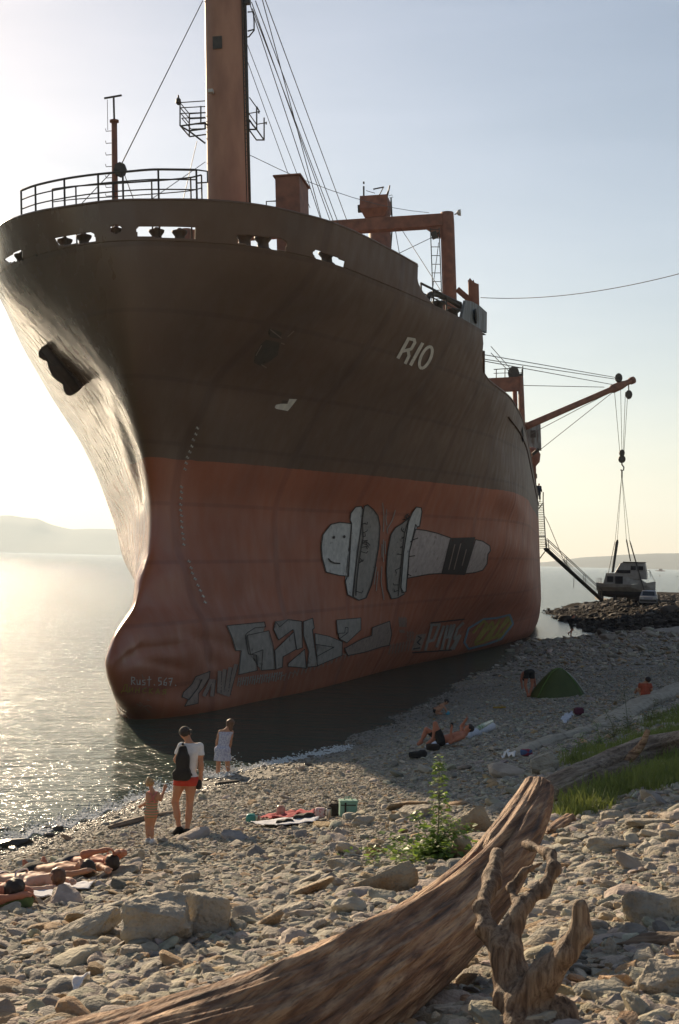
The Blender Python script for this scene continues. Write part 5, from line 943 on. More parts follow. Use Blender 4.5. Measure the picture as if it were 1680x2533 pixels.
hair(A_, oA, HAIR_D, cover=.03); A_.mesh('shorts', ['pelvis', 'buttock', 'thigh'], CL_BLACK, oA, .014, cut=both(above((.68, 0, 0), (1, 0, 0)), above((1.08, 0, 0), (-1, 0, 0))))
B_ = lying(False, ((.08, -.26, .20), (-.05, -.08, .23)), ((.16, .30, .26), (-.02, .14, .28)), knee=.0, face=(.1, .0, 1)); oB = lay(B_, zm([(1360, 950)], 0, 1980, 4.9)[0], (-.72, .69), 'sunbather behind the dark haired man, elbow raised and bare feet pointing up', SKIN_RED, GS)
hair(B_, oB, HAIR_D, cover=.02); B_.mesh('swim_trunks', ['pelvis', 'buttock', 'thigh'], CL_NAVY, oB, .012, cut=both(above((.70, 0, 0), (1, 0, 0)), above((1.0, 0, 0), (-1, 0, 0))))
C_ = lying(True, ((.22, -.34, .07), (.0, -.22, .05)), ((.26, .40, .07), (-.02, .24, .05)), s=.94, fem=True, face=(-.3, .4, -.6)); oC = lay(C_, zm([(700, 1165)], 0, 1980, 4.9)[0], (-.93, .36), 'woman with golden brown hair lying face down in a striped bikini', SKIN_PALE, GS)
hair(C_, oC, HAIR_B, long=.0, cover=.09); C_.mesh('bikini_bottom', ['pelvis', 'buttock', 'thigh'], BIKINI, oC, .011, cut=both(above((.68, 0, 0), (1, 0, 0)), above((.86, 0, 0), (-1, 0, 0))))
m = MB(); m.tube([(.42, -.17, .10), (.43, -.10, .215), (.43, 0, .222), (.43, .10, .215), (.42, .17, .10)], .012, 5); m.build('bikini_strap', BIKINI, oC, sm=True)
D_ = lying(True, ((.25, -.32, .08), (.02, -.24, .06)), ((.10, .32, .08), (-.10, .10, .06)), face=(-.1, -.8, .3)); oD = lay(D_, zm([(175, 1330)], 0, 1980, 4.9)[0], (-1, .12), 'short haired sunbather at the left edge resting head on a green bag', SKIN_RED, GS)
hair(D_, oD, HAIR_D, cover=.01)

# --- people in the shade of the ship
sc = 600.0; pl_ = on_ground(1083, 1722); Zl = lambda zx, zy, y=0.0: ((zx-960)/sc, y, (935-zy)/sc-.00)
J = dict(head=Zl(958, 655, .02), shL=Zl(868, 760, -.14), shR=Zl(862, 735, .20), elL=Zl(672, 850, -.16), haL=Zl(686, 665, -.14), elR=Zl(858, 640, .26), haR=Zl(905, 560, .22), hipL=Zl(545, 842, -.07), hipR=Zl(540, 830, .11), knL=Zl(452, 588, -.05), anL=Zl(420, 815, -.06), toL=Zl(330, 885, -.06), knR=Zl(330, 690, .16), anR=Zl(250, 872, .12), toR=Zl(205, 905, .10))
L_ = Body(J, .98, face=(-.75, -.1, .6)); oL = person(L_, pl_, 0, 'man lying on his back with raised knees beside a rolled mat, holding up a phone', SKIN_RED); oL.location.z = gz(pl_[0]-.35, pl_[1])+.0; hair(L_, oL, HAIR_D)
L_.mesh('shorts', ['pelvis', 'buttock', 'thigh'], CL_BLACK, oL, .014, cut=both(above(Zl(600, 850), (-1, 0, -.1)), above(Zl(470, 690), (.45, 0, -.9))))
m = MB(); m.box(np.array(Zl(692, 600, -.15))+np.array(oL.location), (.07, .015, .14)); tag(m.build('phone', CL_BLACK), 'black phone held up by the man lying on his back', 'phone')
pk = on_ground(1018, 1652); sc = 570.0; Zk = lambda zx, zy, y=0.0: ((zx-480)/sc, y, (498-zy)/sc)
J = dict(head=Zk(582, 262, .02), shL=Zk(505, 330, -.10), shR=Zk(512, 318, .12), elL=Zk(560, 390, -.10), haL=Zk(590, 455, -.04), elR=Zk(560, 380, .14), haR=Zk(596, 440, .08), hipL=Zk(362, 432, -.07), hipR=Zk(362, 425, .08), knL=Zk(492, 372, -.10), anL=Zk(420, 480, -.08), toL=Zk(500, 492, -.09), knR=Zk(498, 366, .11), anR=Zk(430, 475, .08), toR=Zk(510, 490, .08))
k_ = Body(J, .72, fem=True, face=(.8, .1, -.45)); ok = person(k_, pk, 0, 'child in a dark bikini crouching on the shingle over a small blue ball', SKIN); ok.location.z = gz(pk[0], pk[1])+.06; hair(k_, ok, HAIR_D)
m = MB()
k_.mesh('bikini_bottom', ['pelvis', 'buttock'], CL_BLACK, ok, .010, cut=both(above(Zk(345, 400), (-.2, 0, -1)), above(Zk(372, 430), (-1, 0, .3)))); k_.mesh('bikini_top', ['torso'], CL_BLACK, ok, .010, cut=both(above(Zk(425, 320), (1, 0, .75)), above(Zk(450, 340), (-1, 0, -.75))))
pb_ = np.array(ok.location)+np.array(Zk(615, 485, 0)); m = MB(); m.loft([[pb_+np.array([math.cos(q_)*.075*math.sin(t), math.sin(q_)*.075*math.sin(t), -.075*math.cos(t)]) for q_ in np.linspace(0, 6.28, 17)[:-1]] for t in np.linspace(.05, 3.09, 10)]); tag(m.build('ball', mat('blue_plastic', (.05, .30, .42), rough=.4), sm=True), 'small bright blue ball under the hands of the crouching child', 'ball')
pt_ = on_ground(1222, 1611); sc = 150.0; Zt = lambda zx, zy, y=0.0: ((zx-765)/sc, y, (368-zy)/sc)
J = dict(head=Zt(748, 262, .55), neck=Zt(752, 240, .42), shL=Zt(732, 232, .34), shR=Zt(790, 225, .34), elL=Zt(722, 268, .32), haL=Zt(728, 305, .30), elR=Zt(800, 265, .34), haR=Zt(806, 300, .34), hipL=Zt(748, 226, 0), hipR=Zt(778, 222, 0), knL=Zt(742, 298, .03), anL=Zt(757, 352, 0), toL=Zt(762, 366, .16), knR=Zt(782, 298, .03), anR=Zt(768, 352, .02), toR=Zt(772, 366, .18))
t_ = Body(J, .98, face=(0, .5, -1)); ot = person(t_, pt_, 0, 'person in dark trunks bending right over beside the green tent', SKIN_RED); ot.location.z = gz(pt_[0], pt_[1]); hair(t_, ot, HAIR_D)
t_.mesh('swim_trunks', ['pelvis', 'buttock', 'thigh'], CL_BLACK, ot, .014, cut=both(above(Zt(0, 258), (0, 0, 1)), above((0, .13, 0), (0, -1, 0))))
pr_ = on_ground(1490, 1622); sc = 185.0; Zr = lambda zx, zy, y=0.0: ((zx-1410)/sc, y, (392-zy)/sc)
J = dict(head=Zr(1421, 316, .0), shL=Zr(1378, 338, -.02), shR=Zr(1438, 342, .04), elL=Zr(1374, 372, .04), haL=Zr(1392, 388, .14), elR=Zr(1448, 372, .05), haR=Zr(1440, 388, .2), hipL=Zr(1396, 400), hipR=Zr(1424, 400), knL=Zr(1380, 375, .42), anL=Zr(1378, 400, .7), toL=Zr(1378, 400, .82), knR=Zr(1430, 375, .42), anR=Zr(1432, 400, .7), toR=Zr(1434, 400, .82))
r_ = Body(J, .8, face=(.2, 1, -.1)); oR = person(r_, pr_, 0, 'person in an orange red top sitting behind the stone ledge on the right', SKIN); oR.location.z = gz(pr_[0], pr_[1])+.30; hair(r_, oR, HAIR_D); r_.mesh('top', ['torso', 'pelvis', 'arm'], CL_ORANGE, oR, .014, cut=both(lambda X: np.where(abs(X[:, 0]) > .16, (392-362)/sc-X[:, 2], -1), above(Zr(0, 334), (0, 0, -1))))
pn = on_ground(1317, 1460); pn = at_z(1319, 1470, .1); J = dict(head=(.16, 0, 1.52), shL=(.02, .17, 1.36), shR=(.05, -.17, 1.34), elL=(-.18, .2, 1.15), haL=(0, .2, 1.0), elR=(.28, -.18, 1.15), haR=(.40, -.14, 1.3), hipL=(-.05, .09, .9), hipR=(-.05, -.09, .9), knL=(.14, .09, .52), anL=(-.18, .09, .28), toL=(-.16, .09, .12), knR=(.02, -.09, .48), anR=(-.06, -.09, .07), toR=(.08, -.09, .03))
n_ = Body(J, .96, face=(1, 0, 0)); on_ = person(n_, pn, 0, 'dark figure stepping over stones at the water beyond the ship', SKIN_RED, h=.03); n_.mesh('clothes', ['torso', 'pelvis', 'arm', 'thigh'], CL_BLACK, on_, .03, cut=both(above((0, 0, .6), (0, 0, 1)), above((0, 0, 1.4), (0, 0, -1))), h=.03)
ps = swld(*sy(*Z4((328, 360))[0], YB)); J = dict(head=(.02, 0, 1.56), shL=(-.17, 0, 1.38), shR=(.17, 0, 1.38), elL=(-.22, .05, 1.12), haL=(-.2, .2, .95), elR=(.22, .02, 1.12), haR=(.3, .15, .95), hipL=(-.09, 0, .9), hipR=(.09, 0, .9), knL=(-.10, .02, .48), anL=(-.1, 0, .07), toL=(-.1, .14, .03), knR=(.12, .05, .48), anR=(.14, 0, .07), toR=(.14, .14, .03))
s_ = Body(J, .96, face=(.5, .8, 0)); os_ = person(s_, ps, 0, 'person in dark clothes standing at the top of the ladder on the ship side', SKIN_RED, h=.03); s_.mesh('clothes', ['torso', 'pelvis', 'arm', 'thigh', 'shin'], CL_NAVY, os_, .03, cut=both(above((0, 0, .2), (0, 0, 1)), above((0, 0, 1.45), (0, 0, -1))), h=.03)

# ------------------------------------------------------------------ the beach: shingle, stones, driftwood, plants
def stone_mat(name, per_instance=False, base=(.385, .335, .255), dark=(.235, .20, .15), brown=None):
    m = bpy.data.materials.new(name); m.use_nodes = True; n = m.node_tree; L = n.links.new; b = n.nodes['Principled BSDF']; b.inputs['Roughness'].default_value = .8
    tc = n.nodes.new('ShaderNodeTexCoord'); nz = n.nodes.new('ShaderNodeTexNoise'); nz.inputs['Scale'].default_value = 1.6 if per_instance else 5; nz.inputs['Detail'].default_value = 8; L(tc.outputs['Object'], nz.inputs[0])
    c = ramp(n, nz.outputs[0], [(.3, dark), (.5, base), (.72, tuple(x*1.12 for x in base))])
    if brown:
        z2 = n.nodes.new('ShaderNodeTexNoise'); z2.inputs['Scale'].default_value = 2.2; z2.inputs['Detail'].default_value = 5; L(tc.outputs['Object'], z2.inputs[0])
        mx = n.nodes.new('ShaderNodeMixRGB'); L(ramp(n, z2.outputs[0], [(.45, (0, 0, 0)), (.62, (1, 1, 1))]), mx.inputs[0]); L(c, mx.inputs[1]); mx.inputs[2].default_value = (*brown, 1); c = mx.outputs[0]
    if per_instance:
        at_ = n.nodes.new('ShaderNodeAttribute'); at_.attribute_type = 'INSTANCER'; at_.attribute_name = 'tone'
        mx = n.nodes.new('ShaderNodeMixRGB'); mx.blend_type = 'MULTIPLY'; mx.inputs[0].default_value = 1; L(c, mx.inputs[1]); L(at_.outputs['Color'], mx.inputs[2]); c = mx.outputs[0]
        a2 = n.nodes.new('ShaderNodeAttribute'); a2.attribute_type = 'INSTANCER'; a2.attribute_name = 'wet'
        mr = n.nodes.new('ShaderNodeMapRange'); mr.inputs['To Min'].default_value = .85; mr.inputs['To Max'].default_value = .22; L(a2.outputs['Fac'], mr.inputs[0]); L(mr.outputs[0], b.inputs['Roughness'])
    L(c, b.inputs['Base Color'])
    z3 = n.nodes.new('ShaderNodeTexNoise'); z3.inputs['Scale'].default_value = 9 if per_instance else 28; z3.inputs['Detail'].default_value = 8; L(tc.outputs['Object'], z3.inputs[0]); add_bump(n, b, z3.outputs[0], .4 if per_instance else .9, .08 if per_instance else .05)
    return m
M_PEB = stone_mat('pebble_stone', True); M_ROCK = stone_mat('pale_limestone'); M_ROCKB = stone_mat('tan_limestone', False, (.37, .30, .20), (.24, .185, .115), (.28, .16, .07)); M_WET = mat('wet_dark_rock', (.075, .06, .045), (.04, .032, .025), rough=.35, scale=4, bump=.5)
def stone_bm(seed, dims, cuts=8, round_=.55, noise=.05, sub=3, fine=.015):
    """an angular or rounded stone: an ellipsoid-box cut by random planes, then roughened"""
    r_ = np.random.default_rng(seed); bm = bmesh.new(); bmesh.ops.create_icosphere(bm, subdivisions=sub, radius=1); V = np.array([v.co[:] for v in bm.verts])
    p = 2+6*(1-round_); V = V/(np.abs(V)**p).sum(1, keepdims=True)**(1/p)
    for k in range(cuts):
        n_ = norm(r_.normal(size=3)*[1, 1, .8]); lim = np.quantile(V@n_, r_.uniform(.80, .97)); ex = np.clip(V@n_-lim, 0, None); V = V-ex[:, None]*n_*.92
    V = V+V*(noise*fbm(V*1.4+seed, 3, seed % 90))[:, None]+V*(fine*fbm(V*6+seed, 2, seed % 70))[:, None]; V = V*np.array(dims)/2
    if sub > 3: V = V*(1+.055*vnoise(np.c_[V[:, 0]*0, V[:, 1]*0, V[:, 2]*26+V[:, 0]*4+seed], 2)[:, None]*np.array([1, 1, .2]))      # bedding layers
    for v, c in zip(bm.verts, V): v.co = c
    return bm
def stone_obj(name, seed, dims, m, **kw):
    bm = stone_bm(seed, dims, **kw); me = bpy.data.meshes.new(name); bm.to_mesh(me); bm.free(); smooth(me); me.set_sharp_from_angle(angle=R(26)); me.materials.append(m); return me
# shingle: instanced stones
col = bpy.data.collections.new('pebble_shapes')
for k in range(14):
    me = stone_obj('pebble', 100+k, (1.12, .78+.14*(k % 3-1), .30+.06*(k % 4)), M_PEB, cuts=(5 if k % 3 else 12), round_=(.75 if k % 3 else .3), noise=.10, sub=3, fine=.03)
    o = bpy.data.objects.new('pebble', me); col.objects.link(o)
def scatter():
    P, S_l, T, Wt = [], [], [], []
    def add(n_, d0, d1, size, sig, zoff, tone):
        n_ = int(n_*(2.2 if d1 < 10 else 1.6 if d1 < 20 else 1.3 if d1 < 40 else 1.12)); d = np.sqrt(rng.uniform(d0*d0, d1*d1, n_)); x = rng.uniform(-(.27*d+.8), .29*d+3.2); y = d
        z = ground_z(x, y); k = z > -.12; k &= ~((x > 22)); x, y, z = x[k], y[k], z[k]; s = size*np.exp(rng.normal(0, sig, len(x))); s *= np.interp(z, [0, .5, 1.5, 3], [.62, .75, .95, 1.1])
        P.append(np.c_[x, y, z+s*zoff]); S_l.append(s); wet = np.clip(1-(z-.02)/.28+rng.normal(0, .15, len(x)), 0, 1); wet[y > 62] *= .3
        t = np.clip(rng.normal(1, tone, len(x)), .55, 1.4)[:, None]*np.array([1, 1, 1])*np.exp(rng.normal(0, .035, (len(x), 3))); br = rng.random(len(x)) < .10; t[br] *= np.array([1.0, .76, .52])
        gr = rng.random(len(x)) < .16; t[gr] *= np.array([.62, .66, .70]); pl = rng.random(len(x)) < .10; t[pl] *= 1.25; t *= (1-.62*wet)[:, None]; T.append(t); Wt.append(wet)
    add(20000, 3.2, 9, .036, .32, .04, .16); add(13000, 3.2, 9, .060, .34, .07, .16); add(1100, 3.2, 9, .11, .32, .09, .14)
    add(56000, 9, 18, .038, .30, .04, .16); add(21000, 9, 18, .060, .34, .07, .16); add(1700, 9, 18, .115, .36, .09, .14)
    add(85000, 18, 34, .050, .28, .07, .16); add(9000, 18, 34, .085, .35, .10, .15); add(420, 18, 34, .19, .35, .13, .13)
    add(46000, 34, 66, .10, .25, .10, .15); add(1500, 34, 66, .17, .3, .15, .15); add(16000, 66, 112, .2, .35, .15, .2); add(700, 80, 108, .45, .4, .2, .2)
    x = rng.uniform(20, 62, 26000); y = rng.uniform(66, 170, 26000); z = emb_z(x, y); k = (z > -.1) & (z < 2.3) & (abs(x/y-.19) < .085); x, y, z = x[k], y[k], z[k]; s = .24*np.exp(rng.normal(0, .5, len(x))); P.append(np.c_[x, y, z+s*.08]); S_l.append(s); T.append(np.clip(rng.normal(.13, .04, len(x)), .05, .3)[:, None]*np.array([1, .86, .74])); Wt.append(np.zeros(len(x)))  # stones on the bank: pebble colour multiplied down to paint the shade there
    return np.concatenate(P), np.concatenate(S_l), np.concatenate(T), np.concatenate(Wt)
PP, PS, PT, PW = scatter(); NP_ = len(PP); me = bpy.data.meshes.new('pebbles'); me.vertices.add(NP_); me.vertices.foreach_set('co', PP.ravel())
def attr(nm, ty, v, key):
    a = me.attributes.new(nm, ty, 'POINT'); a.data.foreach_set(key, np.ascontiguousarray(v, dtype=np.float32 if ty != 'INT' else np.int32).ravel())
attr('size', 'FLOAT', PS, 'value'); attr('tone', 'FLOAT_COLOR', np.c_[PT, np.ones(NP_)], 'color'); attr('wet', 'FLOAT', PW, 'value')
attr('turn', 'FLOAT_VECTOR', np.c_[rng.normal(0, .30, NP_), rng.normal(.05, .28, NP_), rng.uniform(0, 6.28, NP_)], 'vector'); attr('shape', 'INT', rng.integers(0, 14, NP_), 'value')
peb = tag(link('pebbles', me, M_PEB), kind='stuff'); gt = bpy.data.node_groups.new('scatter_pebbles', 'GeometryNodeTree')
gt.interface.new_socket('Geometry', in_out='INPUT', socket_type='NodeSocketGeometry'); gt.interface.new_socket('Geometry', in_out='OUTPUT', socket_type='NodeSocketGeometry')
gi, go_ = gt.nodes.new('NodeGroupInput'), gt.nodes.new('NodeGroupOutput'); ci = gt.nodes.new('GeometryNodeCollectionInfo'); ci.inputs['Collection'].default_value = col; ci.inputs['Separate Children'].default_value = True; ci.inputs['Reset Children'].default_value = True
ip = gt.nodes.new('GeometryNodeInstanceOnPoints'); ip.inputs['Pick Instance'].default_value = True; GL = gt.links.new
def nattr(nm, ty): a = gt.nodes.new('GeometryNodeInputNamedAttribute'); a.data_type = ty; a.inputs['Name'].default_value = nm; return a.outputs[0]
GL(gi.outputs[0], ip.inputs['Points']); GL(ci.outputs[0], ip.inputs['Instance']); GL(nattr('shape', 'INT'), ip.inputs['Instance Index']); GL(nattr('size', 'FLOAT'), ip.inputs['Scale'])
e2 = gt.nodes.new('FunctionNodeEulerToRotation'); GL(nattr('turn', 'FLOAT_VECTOR'), e2.inputs[0]); GL(e2.outputs[0], ip.inputs['Rotation']); GL(ip.outputs[0], go_.inputs[0])
md = peb.modifiers.new('scatter', 'NODES'); md.node_group = gt

# single stones worth pointing at: (left, right, top, bottom) in the photo, shape, colour, label
def rock(x0, x1, y0, y1, label, kind='block', tilt=0, m=None, seed=1, depth=.8, thick=None, yaw=0, sink=.12, wet=False):
    p = on_ground((x0+x1)/2, y1-(y1-y0)*.12); d = (p-CAM)@_F; w = (x1-x0)*K/FPX*d; h = (y1-y0)*K/FPX*d*.96
    if kind == 'slab': th = thick or h*.45; dims = (w*1.06, w*depth, th); kw = dict(cuts=7, round_=.25, noise=.05)
    elif kind == 'cube': dims = (w, w*depth, h); kw = dict(cuts=5, round_=.02, noise=.05)
    elif kind == 'round': dims = (w, w*depth, h); kw = dict(cuts=4, round_=.85, noise=.08)
    else: dims = (w, w*depth, h); kw = dict(cuts=10, round_=.2, noise=.06)
    o = link('rock', stone_obj('rock', seed, dims, m or (M_WET if wet else M_ROCK), sub=5, fine=.035, **kw)); zc = h*.5 if kind != 'slab' else max(h*.42, dims[2]*.5)
    o.location = (p[0], p[1]+dims[1]*.25, gz(p[0], p[1]+dims[1]*.25)+zc-h*sink); o.rotation_euler = (R(-6), R(-tilt), R(yaw)); return tag(o, label, 'rock')
RK = [
 (118, 268, 2092, 2186, 'flat pale slab tilted like a ramp, left of the big split block', 'slab', 26, None, 11, .7, .16),
 (212, 258, 2124, 2166, 'rounded stone propped against the tilted pale slab', 'round', 0, None, 12, .9),
 (266, 308, 2098, 2136, 'pale stone between the tilted slab and the split block', 'block', 5, None, 13, .9),
 (284, 432, 2070, 2200, 'big pale split block, its left half with a steep face', 'cube', 12, None, 14, .8),
 (408, 530, 2066, 2168, 'big pale split block, its right half with a flat top', 'cube', -3, None, 15, .8),
 (405, 458, 2040, 2072, 'grey rounded stone lying on top behind the split block', 'round', 0, None, 16, .9),
 (464, 502, 2120, 2160, 'small pale stone at the foot of the split block', 'block', 0, None, 17, .9),
 (362, 424, 2140, 2190, 'flat stone fallen in front of the split block', 'slab', 8, None, 18, .9),
 (276, 330, 2186, 2222, 'whitish stone below the steep face of the split block', 'round', 0, None, 19, .9),
 (672, 772, 2020, 2076, 'lower of two tan slabs leaning on each other', 'slab', 22, M_ROCKB, 20, .5),
 (676, 742, 2014, 2050, 'upper of two tan slabs leaning on each other', 'slab', 25, M_ROCK, 21, .6),
 (634, 718, 2074, 2116, 'pale slab just below the two leaning slabs', 'slab', 14, None, 22, .7),
 (682, 758, 2000, 2026, 'flat grey slab above the two leaning slabs', 'slab', 0, None, 23, .7),
 (48, 134, 2184, 2212, 'long flat stone low on the left, below the sunbathers', 'slab', 4, None, 24, .6),
 (420, 462, 2012, 2042, 'upright pale stone in the middle of the shingle', 'block', 20, None, 25, .8),
 (300, 352, 1990, 2006, 'flat thin stone with a small stone standing on it', 'slab', 0, M_ROCKB, 26, .6),
 (600, 660, 1992, 2030, 'long pale flake lying slanted left of the leaning slabs', 'slab', 24, None, 27, .35),
 (798, 962, 1992, 2080, 'big rusty tan slab leaning by the green weed', 'slab', 22, M_ROCKB, 28, .3, .22),
 (754, 836, 1982, 2018, 'pale rounded rock with a flat top left of the rusty slab', 'round', 0, None, 29, .7),
 (846, 890, 1948, 1988, 'small cube shaped tan block left of the green weed', 'block', -4, M_ROCKB, 30, .8),
 (894, 985, 1836, 1874, 'long tan slab at the edge of the shadow behind the weed', 'slab', 8, M_ROCKB, 31, .5),
 (924, 1002, 1860, 1896, 'pale block just left of the tall weed stem', 'block', 6, None, 32, .7),
 (812, 866, 1884, 1912, 'pale block right of the mint cooler bag', 'block', 0, None, 33, .8),
 (1048, 1132, 1862, 1942, 'tall tan slab leaning right of the tall weed', 'slab', 34, M_ROCKB, 34, .4, .34),
 (1024, 1090, 1932, 1992, 'tan boulder at the foot of the tall weed', 'block', 12, M_ROCKB, 35, .8),
 (994, 1044, 2000, 2038, 'pale wavy stone between the weed and the driftwood trunk', 'round', 8, None, 36, .8),
 (876, 930, 1874, 1894, 'flat pale stone between the cooler bag and the weed', 'slab', 0, None, 37, .8),
 (1446, 1590, 2066, 2150, 'large grey boulder at the right edge beside the forked root', 'block', -4, M_ROCK, 38, .8),
 (1472, 1620, 2222, 2314, 'large rounded boulder in the bottom right corner', 'round', 0, M_ROCK, 39, .8),
 (1356, 1452, 1932, 1974, 'long oval grey stone right of the driftwood tip', 'round', 0, None, 40, .6),
 (1452, 1575, 1880, 1916, 'long flat stone under the grass at the right edge', 'slab', 2, None, 41, .5),
 (1388, 1446, 1872, 1900, 'rounded grey stone below the grass patch', 'round', 4, None, 42, .8),
 (1218, 1290, 1744, 1796, 'angular pale rock behind the driftwood tip', 'block', 22, None, 43, .7),
 (1394, 1430, 2170, 2226, 'upright pointed stone right of the forked root', 'block', 10, None, 44, .8),
 (1524, 1580, 1914, 1948, 'smooth stone at the right edge above the oval stone', 'round', 0, None, 45, .8)]
for q in RK:
    x0, x1, y0, y1, lab, kd, tl, m_, sd_, dp = q[:10]; rock(x0, x1, y0, y1, lab, kd, tl, m_, sd_, dp, q[10] if len(q) > 10 else None)
tiny = rock(318, 334, 1966, 1992, 'small upright stone balanced on a thin flat stone', 'block', 0, None, 60, .8); tiny.location.z += .03
for q in [(-6, 24, 1912, 1936, 'dark wet rock in the surf at the left edge'), (-10, 74, 1927, 1960, 'long dark wet rock lying along the water at the left edge'), (36, 70, 1915, 1934, 'dark wet rock just behind the long wet rock'), (82, 116, 1908, 1924, 'low dark wet rock in the glittering surf'), (118, 146, 1904, 1922, 'pointed dark wet rock in the surf'), (96, 124, 1923, 1936, 'small wet slab between surf and shingle'), (486, 556, 1800, 1810, 'flat dark rock at the feet of the wading woman'), (702, 722, 1762, 1770, 'small dark stone in the foam line')]:
    rock(*q, kind='slab' if q[1]-q[0] > 40 else 'block', m=M_WET, seed=int(q[0]+80), depth=.6, tilt=4)
# the stone ledge that runs up to the right
for k, (pts, hw, lab) in enumerate(((((1188, 1748), (1260, 1718), (1330, 1700), (1400, 1678)), 18, 'lower end of the long pale stone ledge behind the grass'), (((1395, 1672), (1450, 1648), (1520, 1618), (1590, 1590)), 24, 'upper end of the long pale stone ledge, in front of the seated person'), (((1180, 1862), (1120, 1880), (1060, 1898)), 14, 'low pale ledge in the shade left of the driftwood tip'))):
    P_ = smoothline([on_ground(*p) for p in pts], 10); m = MB(); rings = []
    for i_, p in enumerate(P_):
        d = (p-CAM)@_F; hh = hw*K/FPX*d*.72; t = norm(P_[min(i_+1, len(P_)-1)]-P_[max(i_-1, 0)]); s_ = norm(np.cross(t, [0, 0, 1])); e_ = .4 if i_ in (0, len(P_)-1) else 1; z0 = gz(p[0], p[1]); jj = 1+.25*vnoise([[i_*.7, k, 1]], 5)[0]
        rings.append([np.array([p[0], p[1], z0])+s_*a*hh*1.9*e_+np.array([0, 0, b*hh*jj*e_]) for a, b in ((-1, -.6), (-1.0, .35), (-.75, .8), (-.2, .95), (.35, 1.25), (.7, 1.2), (1, .7), (1, -.6))])
    m.loft(rings); o = m.build('rock_ledge', M_ROCK, sm=False, bevel=.03); tag(o, lab, 'rock ledge')

# ------------------------------------------------------------------ driftwood
def wood_mat(name, c1, c2, c3, axis=0, sc=1.0):
    m = bpy.data.materials.new(name); m.use_nodes = True; n = m.node_tree; L = n.links.new; b = n.nodes['Principled BSDF']; b.inputs['Roughness'].default_value = .75
    tc = n.nodes.new('ShaderNodeTexCoord'); mp = n.nodes.new('ShaderNodeMapping'); s3 = [24*sc]*3; s3[axis] = 1.5*sc; mp.inputs['Scale'].default_value = s3; L(tc.outputs['Object'], mp.inputs[0])
    a = n.nodes.new('ShaderNodeTexNoise'); a.inputs['Scale'].default_value = 1.2; a.inputs['Detail'].default_value = 9; a.inputs['Distortion'].default_value = .5; L(mp.outputs[0], a.inputs[0])
    f = n.nodes.new('ShaderNodeTexNoise'); f.inputs['Scale'].default_value = 6; f.inputs['Detail'].default_value = 5; L(mp.outputs[0], f.inputs[0])
    z = n.nodes.new('ShaderNodeTexNoise'); z.inputs['Scale'].default_value = 2.4; z.inputs['Detail'].default_value = 3; L(tc.outputs['Object'], z.inputs[0])
    c = ramp(n, a.outputs[0], [(.30, c3), (.46, c2), (.62, c1)]); mx = n.nodes.new('ShaderNodeMixRGB'); mx.blend_type = 'MULTIPLY'; L(ramp(n, z.outputs[0], [(.35, (.55, .42, .30)), (.62, (1.1, 1.05, 1.0))]), mx.inputs[2]); mx.inputs[0].default_value = .85; L(c, mx.inputs[1])
    m2 = n.nodes.new('ShaderNodeMixRGB'); m2.blend_type = 'MULTIPLY'; m2.inputs[0].default_value = .6; L(ramp(n, f.outputs[0], [(.34, (.35, .30, .26)), (.5, (1, 1, 1))]), m2.inputs[2]); L(mx.outputs[0], m2.inputs[1]); L(m2.outputs[0], b.inputs['Base Color'])
    ad = n.nodes.new('ShaderNodeMath'); ad.operation = 'MULTIPLY_ADD'; ad.inputs[1].default_value = .5; L(f.outputs[0], ad.inputs[0]); L(a.outputs[0], ad.inputs[2]); add_bump(n, b, ad.outputs[0], .8, .03); return m
M_LOG = wood_mat('weathered_trunk', (.50, .33, .19), (.28, .145, .070), (.075, .034, .015)); M_LOG2 = wood_mat('grey_driftwood', (.40, .33, .25), (.26, .20, .145), (.11, .08, .055))
M_ROOT = wood_mat('root_wood', (.44, .34, .24), (.27, .185, .12), (.085, .05, .03), axis=2, sc=1.6)
